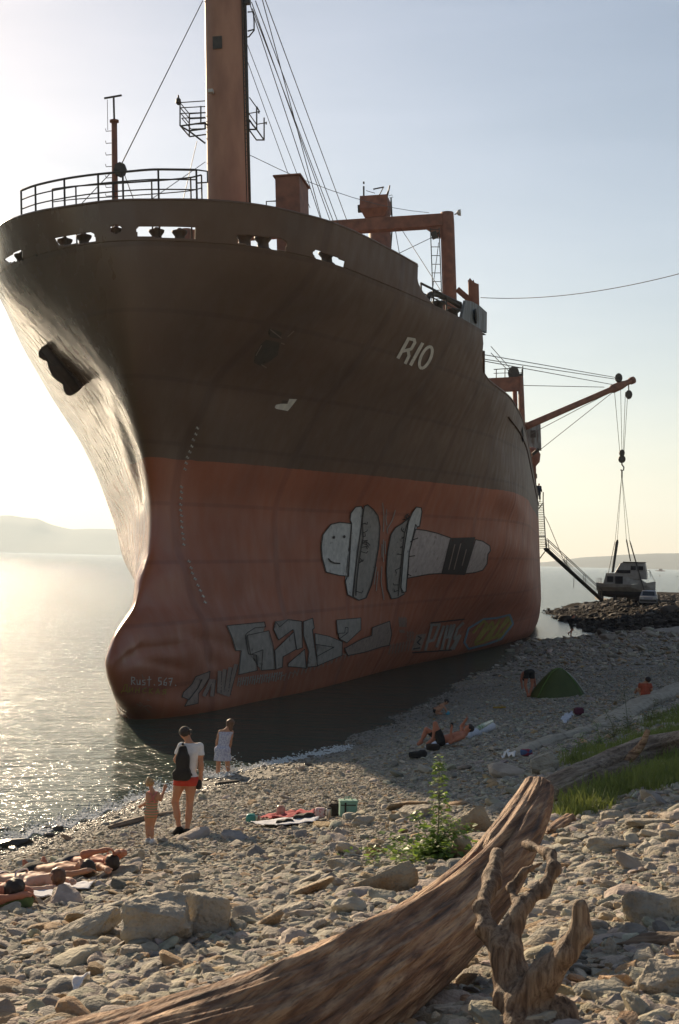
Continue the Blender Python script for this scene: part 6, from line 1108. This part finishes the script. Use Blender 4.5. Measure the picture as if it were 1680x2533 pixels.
def trunk(name, P, rad, m, label, cat, nseg=72, groove=None, sub=14, rough=.05, seed=1, taper_end=True, origin=None):
    """a driftwood trunk: lofted along its line, with long fibre ridges, cracks and worn ends"""
    P = np.array(P); t = np.arange(len(P)); tt = np.linspace(0, len(P)-1, (len(P)-1)*sub+1); L_ = np.c_[[pchip(t, P[:, k], tt) for k in range(3)]].T; rr = pchip(t, np.array(rad), tt)
    a0 = P[0]; ex = norm(P[-1]-P[0]); ez = norm(np.array([0, 0, 1])-ex*ex[2]); ey = np.cross(ez, ex); Rm = np.array([ex, ey, ez]); Q = (L_-a0)@Rm.T; th = np.linspace(0, 2*np.pi, nseg, endpoint=False); n_ = len(Q); V = np.zeros((n_, nseg, 3))
    for i_ in range(n_):
        tg = norm(Q[min(i_+1, n_-1)]-Q[max(i_-1, 0)]); u = norm(np.cross([0, 0, 1.], tg)); w_ = np.cross(tg, u); s = Q[i_, 0]
        q = np.c_[np.cos(th)*2.2, np.sin(th)*2.2, np.full(nseg, s*.55)]; f = 1+.16*fbm(q, 3, seed)+rough*fbm(np.c_[np.cos(th)*9, np.sin(th)*9, np.full(nseg, s*.9)], 3, seed+4)+rough*.55*vnoise(np.c_[np.cos(th)*24, np.sin(th)*24, np.full(nseg, s*1.5)], seed+9)+rough*.35*vnoise(np.c_[np.cos(th)*48, np.sin(th)*48, np.full(nseg, s*2.2)], seed+10)
        if groove:
            for ga, gw, gd, g0, g1 in groove:
                gc = ga+.22*vnoise([[s*1.3, 2, seed]], 3)[0]; dd = (th-gc+np.pi) % (2*np.pi)-np.pi; f -= gd*np.exp(-(dd/gw)**2)*np.clip((s-g0)/.25, 0, 1)*np.clip((g1-s)/.25, 0, 1)
        e_ = 1.0
        if taper_end:
            de = min(s-Q[0, 0], 9); e_ = min(1, (max(de, 0)/.10+.10)**.45) if de < .12 else 1
        V[i_] = Q[i_]+(np.outer(np.cos(th), u)+np.outer(np.sin(th), w_))*(rr[i_]*f*e_)[:, None]
    for k in (0, 1): V[0, :, 0] += .03*fbm(np.c_[np.cos(th)*2, np.sin(th)*2, th*0], 3, 7)
    VV = np.r_[V.reshape(-1, 3), [Q[0]-[.01, 0, 0]], [Q[-1]]]; i = (np.arange(n_-1)[:, None]*nseg+np.arange(nseg)[None]).ravel(); j = (np.arange(n_-1)[:, None]*nseg+(np.arange(nseg)[None]+1) % nseg).ravel(); F = [tuple(x) for x in np.c_[i, j, j+nseg, i+nseg]]
    F += [(n_*nseg, (k+1) % nseg, k) for k in range(nseg)]+[(n_*nseg+1, (n_-1)*nseg+k, (n_-1)*nseg+(k+1) % nseg) for k in range(nseg)]
    me = bpy.data.meshes.new(name); me.from_pydata(VV.tolist(), [], F); bm = bmesh.new(); bm.from_mesh(me); bmesh.ops.recalc_face_normals(bm, faces=bm.faces); bm.to_mesh(me); bm.free(); smooth(me)
    o = link(name, me, m); o.matrix_world = Matrix(((ex[0], ey[0], ez[0], a0[0]), (ex[1], ey[1], ez[1], a0[1]), (ex[2], ey[2], ez[2], a0[2]), (0, 0, 0, 1))); return tag(o, label, cat)
LOGP = [at_d(1243, 1806, 8.5), at_d(1232, 1850, 8.3), at_d(1180, 1955, 7.6), at_d(1085, 2075, 6.9), at_d(962, 2185, 6.15), at_d(800, 2292, 5.35), at_d(600, 2400, 4.65), at_d(380, 2488, 4.1), at_d(60, 2610, 3.5)]
trunk('driftwood', LOGP, [.085, .115, .15, .175, .20, .21, .215, .215, .22], M_LOG, 'huge weathered driftwood trunk slanting up from the bottom edge, its tip worn blunt', 'driftwood', nseg=200, sub=30, rough=.036, groove=[(1.85, .13, .50, 1.2, 4.0), (2.75, .10, .22, .5, 3.8), (1.2, .07, .12, .2, 2.4), (3.5, .08, .16, 1.2, 4.2), (4.6, .06, .10, .3, 3.0)], seed=3)
# forked root standing beside it
def rp(px, py, d): return at_d(px, py, d)
RSC = .84
RT_ = [((1235, 2470), .15, (1215, 2390), .125, 6.1, 6.15), ((1215, 2390), .125, (1190, 2280), .095, 6.15, 6.3), ((1190, 2280), .095, (1165, 2195), .082, 6.3, 6.35), ((1165, 2195), .075, (1128, 2150), .055, 6.35, 6.4), ((1128, 2150), .055, (1112, 2095), .046, 6.4, 6.5), ((1112, 2095), .046, (1138, 2030), .05, 6.5, 6.7), ((1138, 2030), .05, (1150, 1975), .05, 6.7, 6.85),
       ((1168, 2200), .07, (1188, 2130), .056, 6.35, 6.4), ((1188, 2130), .056, (1212, 2085), .046, 6.4, 6.45), ((1212, 2085), .046, (1258, 2052), .040, 6.45, 6.5), ((1258, 2052), .040, (1281, 2005), .036, 6.5, 6.55), ((1281, 2005), .036, (1268, 1970), .030, 6.55, 6.65), ((1268, 1970), .030, (1212, 1948), .026, 6.65, 6.9), ((1195, 2105), .03, (1180, 2050), .020, 6.4, 6.55), ((1180, 2050), .020, (1212, 2012), .016, 6.55, 6.6), ((1212, 2012), .016, (1248, 1994), .013, 6.6, 6.65),
       ((1205, 2320), .09, (1255, 2255), .075, 6.2, 6.15), ((1255, 2255), .075, (1308, 2200), .066, 6.15, 6.1), ((1308, 2200), .066, (1340, 2150), .056, 6.1, 6.1), ((1340, 2150), .056, (1338, 2092), .047, 6.1, 6.1), ((1230, 2400), .12, (1290, 2340), .085, 6.1, 6.2), ((1290, 2340), .085, (1310, 2450), .10, 6.2, 6.1), ((1160, 2300), .05, (1150, 2420), .06, 6.25, 6.2), ((1128, 2155), .045, (1106, 2140), .02, 6.4, 6.35)]
prims = [(rp(*a, d0*RSC), ra*RSC*(.76 if ra < .07 else .88), rp(*b, d1*RSC), rb*RSC*(.76 if rb < .07 else .88)) for a, ra, b, rb, d0, d1 in RT_]; o0 = rp(1215, 2390, 6.15*RSC); prims = [(a-o0, ra, b-o0, rb) for a, ra, b, rb in prims]; pts = np.array([q for a, ra, b, rb in prims for q in (a-ra, a+ra, b-rb, b+rb)])
def rootf(X):
    d = None
    for a, ra, b, rb in prims: e = _caps(X, a, b, ra, rb); d = e if d is None else _smin(d, e, .028)
    Y = X*np.array([14, 14, 3.0], np.float32); return d+.008*fbm(Y, 3, 12)+.004*vnoise(X*26, 3)+.003*fbm(X*np.array([60, 60, 9.0], np.float32), 2, 5)
V, F = nets(rootf, pts.min(0)-.02, pts.max(0)+.02, .010); ro = mesh_np('driftwood_root', V, F, M_ROOT); ro.location = o0; tag(ro, 'grey forked driftwood root with a looping branch beside the big trunk', 'driftwood')
def glog(name, px, rad, m, label, seed, sinkf=.75, **kw):
    P = []
    for (a, b), r_ in zip(px, rad):
        p = on_ground(a, b); p[2] = gz(p[0], p[1])+r_*sinkf; P.append(p)
    return trunk(name, P, rad, m, label, 'driftwood', seed=seed, **kw)
lg = glog('driftwood_log', [(1252, 1862), (1330, 1832), (1430, 1790), (1520, 1765), (1640, 1742)], [.17, .23, .25, .25, .24], M_LOG2, 'thick pale driftwood log lying among the grass on the right', 21, groove=[(1.9, .10, .2, .3, 3), (2.6, .07, .15, .2, 4)])
a = on_ground(1448, 1788)
m = MB(); bp_ = [at_d(1440, 1762, a[1]-.1), at_d(1462, 1742, a[1]), at_d(1484, 1716, a[1]), at_d(1497, 1684, a[1])]; m.tube(smoothline(bp_, 5), list(np.linspace(.09, .035, 16)), 9); tag(m.build('driftwood_branch', M_LOG, sm=True), 'reddish curved branch sticking up from the thick pale log', 'driftwood')
glog('driftwood_log', [(1268, 1932), (1292, 1918), (1316, 1902)], [.06, .075, .07], M_LOG, 'short brown driftwood piece poking out behind the trunk tip', 23)
for px, rad, lab, sd_ in (([(1440, 2196), (1500, 2192), (1590, 2190)], [.035, .04, .04], 'straight grey driftwood pole at the right edge below the large boulder', 31), ([(1286, 2278), (1304, 2240), (1322, 2200)], [.022, .024, .018], 'thin broken stick behind the fork of the root', 32), ([(1050, 2318), (1110, 2350), (1170, 2372)], [.03, .035, .03], 'dark crooked stick at the foot of the forked root', 33), ([(1400, 2052), (1450, 2040), (1500, 2062)], [.02, .022, .016], 'reddish dry stick lying above the large boulder', 34), ([(252, 1915), (330, 1895), (410, 1876)], [.05, .055, .03], 'long wet plank lying along the water line behind the child', 35), ([(442, 1921), (456, 1918), (470, 1913)], [.035, .04, .025], 'short dark stick right of the man in red shorts', 36), ([(1110, 1736), (1133, 1735), (1150, 1735)], [.02, .02, .02], None, 37)):
    if lab: glog('driftwood_stick', px, rad, M_LOG2 if sd_ in (31, 35) else M_LOG, lab, sd_, nseg=20, sub=8, rough=.1)

# ------------------------------------------------------------------ plants
M_LEAF = mat('weed_leaf', (.17, .25, .045), (.085, .15, .025), rough=.5, scale=9, trans=.35); M_STEM = mat('weed_stem', (.11, .13, .04), rough=.7); M_GRASS = mat('grass_blade', (.19, .22, .05), (.07, .105, .018), rough=.6, scale=1.6, trans=.35); M_DRY = mat('dry_weed', (.17, .15, .055), (.11, .10, .035), rough=.7, scale=5, trans=.3)
def leaf_quads(m, p, d, up, L_, w_):
    d = norm(d); s = norm(np.cross(d, up))*w_/2; n_ = norm(np.cross(s, d)); m.add([p, p+d*L_*.35+s+n_*L_*.04, p+d*L_+n_*-L_*.10, p+d*L_*.35-s+n_*L_*.04], [(0, 1, 2), (0, 2, 3)])
def weed(base, top, bushy, label, seed, nleaf=240, lsize=.055, stems=5, matl=None, grp=None, spread=.18):
    r_ = np.random.default_rng(seed); o = empty('weed', base, label, 'plant', grp); H = np.array(top)-base; hl = np.linalg.norm(H); sm_ = MB(); lf = MB()
    for k in range(stems):
        f = 1 if k == 0 else r_.uniform(.18, .42); tp = H*f+np.array([*r_.normal(0, spread*(.35 if k == 0 else 1.6), 2), 0]); c1_ = H*f*.5+np.array([*r_.normal(0, .04, 2), 0]); pl = [np.zeros(3), c1_*.55, c1_, tp*.8+c1_*.1, tp]; pl = smoothline(pl, 5); sm_.tube(pl, list(np.linspace(.009, .003, len(pl))), 5)
        for j_ in range(int(nleaf*f/(1+.35*(stems-1)))+6):
            t = r_.random()**(.8); i_ = min(int(t*(len(pl)-1)), len(pl)-2); p = pl[i_]+(pl[i_+1]-pl[i_])*r_.random(); a = r_.uniform(0, 6.28); rad = spread*(.9-.7*t)*r_.random()**.7; q = p+np.array([math.cos(a)*rad, math.sin(a)*rad, r_.normal(0, .03)]); 
            if rad > .05: sm_.tube([p, q], .002, 3, cap=False)
            leaf_quads(lf, q, np.array([math.cos(a), math.sin(a), r_.uniform(-.4, .5)]), np.array([r_.normal(0, .3), r_.normal(0, .3), 1]), lsize*r_.uniform(.5, 1.25)*(1.15-.5*t), lsize*.75*r_.uniform(.5, 1.1))
    for j_ in range(int(bushy)):
        a = r_.uniform(0, 6.28); rad = abs(r_.normal(0, .26)); q = np.array([math.cos(a)*rad*1.4, math.sin(a)*rad, abs(r_.normal(.06, .08))]); leaf_quads(lf, q, np.array([math.cos(a*3), math.sin(a*3), r_.uniform(-.2, .7)]), np.array([r_.normal(0, .4), r_.normal(0, .4), 1]), lsize*r_.uniform(.6, 1.1), lsize*.8)
    sm_.build('stem', M_STEM, o); lf.build('leaves', matl or M_LEAF, o); return o
b = on_ground(1008, 1990); b[2] = gz(b[0], b[1]); tp = at_d(1024, 1752, b[1]); weed(b, tp, 620, 'tall green weed with a leafy base, upright between the tan stones', 5, nleaf=620, lsize=.095, stems=7, spread=.17)
b2 = on_ground(940, 1985); b2[2] = gz(b2[0], b2[1]); weed(b2, at_d(925, 1935, b2[1]), 130, 'low leafy weed sprawling left of the tall weed', 6, nleaf=60, lsize=.065, stems=3, spread=.2)
b2 = on_ground(850, 2003); b2[2] = gz(b2[0], b2[1]); weed(b2, at_d(850, 1990, b2[1]), 60, 'tiny green tuft above the rusty tan slab', 7, nleaf=20, lsize=.05, stems=2, spread=.15)
for k, (bx, by, tx, ty, lab) in enumerate(((1452, 1690, 1448, 1590, 'tall spindly dry weed rising behind the grass, taller of two'), (1420, 1705, 1408, 1640, 'spindly dry weed left of the tallest one behind the grass'), (1500, 1668, 1512, 1612, 'thin dry weed beside the ledge on the right'), (1550, 1690, 1562, 1622, 'leafy weed at the right edge above the grass'), (1340, 1740, 1335, 1690, 'small dry weed at the left end of the grass bank'), (1385, 1725, 1380, 1668, 'bushy weed between the ledge and the thick log'))):
    b = on_ground(bx, by); b[2] = gz(b[0], b[1]); weed(b, at_d(tx, ty, b[1]), 40, lab, 40+k, nleaf=110, lsize=.075, stems=4, matl=M_DRY if k < 3 else M_LEAF, spread=.22)
GP = [[(1285, 1905), (1330, 1862), (1400, 1822), (1480, 1800), (1568, 1755), (1640, 1740), (1640, 1800), (1568, 1818), (1470, 1842), (1420, 1868), (1330, 1898), (1300, 1912)], [(1290, 1768), (1340, 1742), (1400, 1712), (1450, 1692), (1520, 1655), (1640, 1625), (1640, 1690), (1568, 1702), (1500, 1725), (1440, 1748), (1360, 1772), (1300, 1782)]]
gv, gf = [], []
def blades(poly, n_):
    xs_ = [p[0] for p in poly]; ys_ = [p[1] for p in poly]; c = 0
    px = rng.uniform(min(xs_), max(xs_), n_*3); py = rng.uniform(min(ys_), max(ys_), n_*3); k = inside(poly, px, py); px, py = px[k][:n_], py[k][:n_]
    # world points of a coarse net, then jitter on the ground
    for a, b in zip(px[::14], py[::14]):
        p = on_ground(a, b); nn_ = vnoise([[p[0]*1.6, p[1]*1.6, 2]], 6)[0]
        if nn_ < .02: continue
        for j_ in range(14):
            q = p+np.array([*rng.normal(0, .13, 2), 0]); q[2] = gz(q[0], q[1]) if j_ == 0 else z_; z_ = q[2]; an = rng.uniform(0, 6.28); h = rng.uniform(.06, .17)*(1+.5*nn_); ln = rng.normal(0, .05, 2); s = np.array([math.cos(an), math.sin(an), 0])*.009; i_ = len(gv)
            gv.extend([q-s, q+s, q+np.array([ln[0]*.5, ln[1]*.5, h*.6])+s*.7, q+np.array([ln[0]*.5, ln[1]*.5, h*.6])-s*.7, q+np.array([ln[0]*1.3, ln[1]*1.3, h])]); gf.extend([(i_, i_+1, i_+2, i_+3), (i_+3, i_+2, i_+4)])
for poly, n_ in zip(GP, (15000, 13000)): blades(poly, n_)
m = MB(); m.add(gv, gf); tag(m.build('grass', M_GRASS), kind='stuff')

# ------------------------------------------------------------------ foam, towels, tent, picnic
M_FOAM = mat('sea_foam', (.80, .80, .78), (.62, .64, .62), rough=.6, scale=20, bump=.6)
fv = MB()
FP = [(515, 1797, 7), (545, 1790, 9), (575, 1783, 10), (610, 1776, 11), (640, 1767, 12), (668, 1762, 10), (700, 1755, 8), (735, 1747, 6), (770, 1738, 4), (805, 1726, 3)]
P_ = smoothline([at_z(a, b, .03) for a, b, c in FP], 10); wd = np.interp(np.linspace(0, 1, len(P_)), np.linspace(0, 1, len(FP)), [c for a, b, c in FP])
for k in range(4200):
    i_ = rng.integers(0, len(P_)); p = P_[i_]; s = wd[i_]*K/FPX*p[1]*4.2; q = p+np.array([rng.normal(0, .25), rng.normal(.1, s*.45), abs(rng.normal(0, .03))]); r_ = rng.uniform(.008, .036); fv.loft([[q+np.array([math.cos(t)*r_*k2, math.sin(t)*r_*k2, h*r_*.6]) for t in np.linspace(0, 6.28, 6)[:-1]] for k2, h in ((1, -.3), (.9, .4), (.3, .9))])
for k in range(4200):                          # the thin line of wash further along, and the splash round the woman's feet
    t = rng.random(); 
    if k < 3800: i_ = t*9; a, b = (-20+t*540, np.interp(-20+t*540, [x for x, y in SHORE], [y for x, y in SHORE])-abs(rng.normal(0, 13))+6*math.sin(t*60)-3); q = at_z(a, b, .012)
    else: a, b = rng.normal(535, 14), 1795-abs(rng.normal(0, 18)); q = at_d(a, b, pw[1]+rng.normal(0, .25))
    r_ = rng.uniform(.006, .03); fv.loft([[q+np.array([math.cos(t2)*r_*k2, math.sin(t2)*r_*k2, h*r_*.6]) for t2 in np.linspace(0, 6.28, 6)[:-1]] for k2, h in ((1, -.3), (.9, .4), (.3, .9))])
tag(fv.build('foam', M_FOAM, sm=True), kind='stuff')
def cloth(name, corners, m, label, cat, lift=.085, amp=.02, n_=22, seed=0, group=None):
    c = [on_ground(*p) for p in corners]; V = []
    for i_ in range(n_+1):
        for j_ in range(n_+1):
            u, v = i_/n_, j_/n_; p = (c[0]*(1-u)+c[1]*u)*(1-v)+(c[3]*(1-u)+c[2]*u)*v; V.append(p)
    V = np.array(V); V[:, :2] += .02*np.c_[vnoise(V*4, seed+3), vnoise(V*4, seed+4)]; V[:, 2] = ground_z(V[:, 0], V[:, 1])+lift+amp*fbm(np.c_[V[:, :2]*7, V[:, 0]*0+seed], 3, seed); i = (np.arange(n_)[:, None]*(n_+1)+np.arange(n_)[None]).ravel()
    o = mesh_np(name, V, np.c_[i, i+1, i+n_+2, i+n_+1], m); md = o.modifiers.new('thick', 'SOLIDIFY'); md.thickness = .012; return tag(o, label, cat, group)
M_TOW = mat('white_towel', (.66, .66, .68), (.52, .53, .58), rough=.95, scale=12, bump=.4); M_TRED = mat('red_towel', (.42, .05, .06), (.30, .03, .04), rough=.95, scale=10, bump=.4); M_TGR = mat('green_bag_cloth', (.14, .19, .06), (.06, .09, .03), rough=.9, scale=9)
Z7 = lambda *p: zm(p, 0, 1980, 4.9); Z3 = lambda *p: zm(p, 540, 1880, 2.24); Z8 = lambda *p: zm(p, 1020, 1700, 6.533); Z2 = lambda *p: zm(p, 960, 1560, 2.1778)
cloth('towel', Z7((620, 1100), (1160, 1075), (1080, 1140), (700, 1170)), M_TOW, 'white towel under the dark haired man and the raised elbow sunbather', 'towel', seed=1)
cloth('towel', Z7((150, 1200), (640, 1170), (700, 1225), (400, 1290)), M_TOW, 'white towel under the woman in the striped bikini', 'towel', seed=2)
p = on_ground(*Z7((270, 1340))[0]); o = blob('bag', [(p[0], p[1], gz(p[0], p[1])+.09), (p[0]-.12, p[1]-.02, gz(p[0], p[1])+.08)], [(.10, .07, .06), (.09, .07, .055)], M_TGR, None); tag(o, 'olive green bag used as a pillow by the short haired sunbather', 'bag')
cloth('picnic_blanket', Z3((180, 372), (560, 338), (540, 362), (330, 388)), M_TOW, 'white picnic blanket spread on the shingle under the shoes', 'blanket', seed=3)
cloth('towel', Z3((235, 340), (535, 302), (530, 332), (300, 352)), M_TRED, 'crumpled red towel on the picnic blanket', 'towel', lift=.10, amp=.045, seed=4)
def at_g(px, py, lift=0.0): p = on_ground(px, py); p[2] = gz(p[0], p[1])+lift; return p
def bag(name, px, py, dims, m, label, cat, seed=1, lift=.03):
    p = at_g(px, py, lift); o = blob(name, [p+np.array([0, 0, dims[2]*.5])], [tuple(np.array(dims)/2)], m, None, h=.012); return tag(o, label, cat), p
M_TEAL = mat('teal_plastic', (.04, .34, .28), (.03, .24, .2), rough=.4, bump=.3); M_MINT = mat('mint_cloth', (.22, .40, .30), (.17, .33, .25), rough=.8, scale=5); M_SNACK = mat('printed_bag', (.34, .16, .10), (.55, .40, .30), rough=.4, scale=12); M_PINKW = mat('pink_white_bag', (.62, .48, .46), (.52, .20, .20), rough=.8, scale=26, lo=.5, hi=.6); M_STL = mat('brushed_steel', (.50, .46, .42), rough=.3, metal=.8); M_BRN = mat('dark_brown_cloth', (.045, .028, .018), (.025, .016, .011), rough=.9, bump=.4)
bag('bag', *Z3((180, 358))[0], (.17, .16, .16), M_TEAL, 'crinkled teal plastic bag at the left end of the picnic blanket', 'bag')
o, p = bag('bag', *Z3((345, 338))[0], (.15, .12, .20), M_SNACK, 'brown and pink snack bag standing on the red towel', 'bag', lift=.08)
o, p = bag('bag', *Z3((565, 330))[0], (.19, .14, .18), M_PINKW, 'pink and white printed bag between the red towel and the thermos', 'bag')
o, p = bag('bag', *Z3((640, 318))[0], (.21, .16, .22), M_BRN, 'dark brown slouched bag left of the mint cooler', 'bag')
m = MB(); m.tube([p+[-.06, 0, .2], p+[-.05, -.01, .27], p+[.05, -.01, .27], p+[.06, 0, .2]], .012, 6); m.build('handle', M_BRN, o).matrix_parent_inverse = o.matrix_world.inverted()
def cup(px, py, r_, h, label, cat, handle=False):
    p = at_g(px, py, .03); o = empty(cat, p, label, cat); m = MB(); m.loft([[(math.cos(t)*q*r_, math.sin(t)*q*r_, k*h) for t in np.linspace(0, 6.28, 17)[:-1]] for q, k in ((.85, 0), (.95, .1), (1, .85), (.9, .9))]); m.build('body', M_STL, o, sm=True); m = MB(); m.loft([[(math.cos(t)*q*r_, math.sin(t)*q*r_, k*h) for t in np.linspace(0, 6.28, 17)[:-1]] for q, k in ((.92, .9), (.92, 1.0), (.5, 1.03))]); m.build('lid', CL_BLACK, o)
    if handle: m = MB(); m.tube([(-r_, 0, h*.8), (-r_*1.7, 0, h*.7), (-r_*1.7, 0, h*.35), (-r_, 0, h*.25)], .008, 6); m.build('handle', CL_BLACK, o)
cup(*Z3((215, 350))[0], .04, .13, 'steel cup beside the teal plastic bag', 'cup'); cup(*Z3((612, 335))[0], .042, .19, 'steel thermos mug with a handle left of the dark brown bag', 'thermos', True)
pc_ = at_g(*Z3((718, 316))[0], .02); o = empty('cooler_bag', pc_, 'mint green cooler bag with dark strap at the right end of the picnic', 'cooler bag', rz=R(8)); m = MB(); m.box((0, 0, .12), (.30, .20, .24)); m.build('body', M_MINT, o, bevel=.02); m = MB(); m.box((0, 0, .255), (.315, .215, .04)); m.build('lid', M_MINT, o, bevel=.012); m = MB(); m.box((-.06, -.105, .12), (.03, .012, .25)); m.box((-.01, -.106, .2), (.26, .01, .016)); m.build('strap', CL_BLACK, o); m = MB(); m.tube([(-.07, 0, .27), (-.05, 0, .32), (.05, 0, .32), (.07, 0, .27)], .010, 6); m.build('handle', M_MINT, o, sm=True); m = MB(); m.box((.05, -.112, .10), (.13, .025, .12)); m.build('pocket', M_MINT, o, bevel=.008)
def shoes(px, py, label, rz=.3, s=1.0, m_=None):
    p = at_g(px, py, .03); o = blob('shoes', [p+np.array([-.05, 0, .04])*s, p+np.array([.07, .02, .055])*s, p+np.array([.03, .10, .04])*s], [(.10*s, .05*s, .05*s), (.06*s, .05*s, .065*s), (.12*s, .045*s, .05*s)], m_ or CL_BLACK, None); return tag(o, label, 'shoes')
shoes(*Z3((368, 375))[0], 'pair of black shoes on the front edge of the picnic blanket'); shoes(*Z3((475, 352))[0], 'taller pair of dark shoes at the right of the red towel', s=1.25)
shoes(*Z2((162, 692))[0], 'dark shoes lying alone in the shade left of the man on his back', s=1.5)
o, p = bag('bag', *Z8((330, 1040))[0], (.34, .22, .16), M_BRN, 'dark bag in front of the man lying on his back', 'bag'); cloth('towel', Z8((210, 1010), (420, 860), (780, 880), (600, 960)), M_TOW, 'greyish white towel under the man lying on his back', 'towel', seed=6)
pm_ = at_g(*Z8((900, 830))[0], .09); pe = at_g(*Z8((1290, 700))[0], .12); m = MB(); m.tube([pm_, pm_*.5+pe*.5, pe], [.11, .125, .11], 14); tag(m.build('rolled_mat', M_TOW, sm=True), 'pale rolled mat behind the head of the man lying on his back', 'mat')
pm2 = pm_+np.array([.18, .25, .10]); pe2 = pe+np.array([0, .2, .10]); m = MB(); m.tube([pm2+(pe2-pm2)*.2, (pm2+pe2)/2, pe2], [.07, .085, .07], 10); tag(m.build('air_mattress', mat('green_printed_vinyl', (.16, .30, .05), (.5, .5, .45), rough=.4, scale=7), sm=True), 'half inflated green and white air mattress behind the pale rolled mat', 'air mattress')
cloth('plastic_bag', Z2((606, 690), (640, 672), (688, 676), (680, 694)), CL_WHITE, 'white plastic bag lying at the left end of the stone ledge', 'bag', amp=.07, lift=.09, seed=8)
bag('clothing_heap', *Z2((745, 682))[0], (.25, .2, .14), mat('red_blue_cloth', (.25, .03, .04), (.06, .10, .20), rough=.9, scale=9, lo=.45, hi=.55), 'small heap of red and blue clothes beside the white plastic bag', 'clothes')
cloth('clothing', Z2((925, 560), (960, 515), (1000, 520), (960, 560)), M_TOW, 'pale clothes thrown over the stone ledge', 'clothes', amp=.07, lift=.34, seed=9)
a, b = at_g(*Z2((568, 424))[0], .06), at_g(*Z2((632, 422))[0], .06); m = MB(); m.tube([a, b], .035, 7); tag(m.build('yellow_pole', mat('yellow_plastic', (.42, .26, .03), rough=.5)), 'short yellow pole lying on the shaded shingle', 'pole')
o, p = bag('bag', *Z2((1028, 458))[0], (.3, .25, .22), mat('maroon_cloth', (.10, .02, .04), rough=.9), 'maroon bag lying on the shaded shingle before the ledge', 'bag')
cloth('plastic_bag', zm([(320, 745), (385, 715), (410, 740), (360, 775)], 0, 2060, 1.8667), CL_WHITE, 'torn translucent white plastic bag among the stones at the bottom left', 'litter', amp=.06, lift=.07, seed=11)
# the tent
pt0, pt1 = on_ground(1228, 1613), on_ground(1366, 1606); tc_ = (pt0+pt1)/2; tw = np.linalg.norm((pt1-pt0)[:2])/2; th_ = 66*K/FPX*tc_[1]; o = empty('tent', (tc_[0], tc_[1]+.8, gz(tc_[0], tc_[1]+.3)-.05), 'small dark green dome tent pitched in the shade of the ship', 'tent')
M_TENT = mat('green_tent_fabric', (.085, .105, .022), (.065, .085, .018), rough=.6, scale=3, bump=.2, trans=.2); n_ = 26; rings = []
def dome(u, v):                                # u along, v across, both -1..1
    e = (abs(u)**2.3+abs(v)**2.3)**(1/2.3); return np.array([u*tw, v*tw*.8, th_*max(0, 1-e**1.75)*(1-.06*math.cos(u*12)*0)])
V = []; 
for i_ in range(n_+1):
    rr_ = i_/n_
    for j_ in range(48): a = j_*2*math.pi/48; k = 1/max((abs(math.cos(a))**2.3+abs(math.sin(a))**2.3)**(1/2.3), 1e-6); V.append(dome(rr_*k*math.cos(a), rr_*k*math.sin(a))-np.array([0, 0, .035*abs(math.sin(2*a))*math.sin(rr_*math.pi)*th_]))
i = (np.arange(n_)[:, None]*48+np.arange(48)[None]).ravel(); j = (np.arange(n_)[:, None]*48+(np.arange(48)[None]+1) % 48).ravel(); mesh_np('canopy', V, np.c_[i, j, j+48, i+48], M_TENT, o)
m = MB(); m.tube([dome(u, u*.9)*1.01+[0, 0, .01] for u in np.linspace(-.79, .79, 24)], .018, 5); m.tube([dome(u, -u*.9)*1.01+[0, 0, .01] for u in np.linspace(-.79, .79, 24)], .018, 5); m.build('tent_pole', mat('green_trim', (.12, .22, .03), rough=.6), o, sm=True)
m = MB(); a_ = [dome(u, -.18-.35*(u-.2))*1.012+np.array([0, 0, .012]) for u in np.linspace(.25, .9, 12)]; b_ = [dome(u, -.05-.30*(u-.2))*1.012+np.array([0, 0, .012]) for u in np.linspace(.25, .9, 12)]; m.add(a_+b_, [(k, k+1, 13+k, 12+k) for k in range(11)]); m.build('door_flap', mat('pale_tent_fabric', (.32, .32, .25), rough=.8), o)

# ------------------------------------------------------------------ the air: one even box of haze round the whole place
hb = MB(); hb.box((0, 5500, 248), (13000, 12400, 524)); hz_ = hb.build('haze'); tag(hz_, kind='stuff')
hm = bpy.data.materials.new('haze'); hm.use_nodes = True; n = hm.node_tree; n.nodes.remove(n.nodes['Principled BSDF'])
pv = n.nodes.new('ShaderNodeVolumePrincipled'); pv.inputs['Color'].default_value = (.74, .88, 1, 1); pv.inputs['Density'].default_value = 1.25e-4; pv.inputs['Anisotropy'].default_value = .35
n.links.new(pv.outputs[0], n.nodes['Material Output'].inputs['Volume']); hz_.data.materials.append(hm)
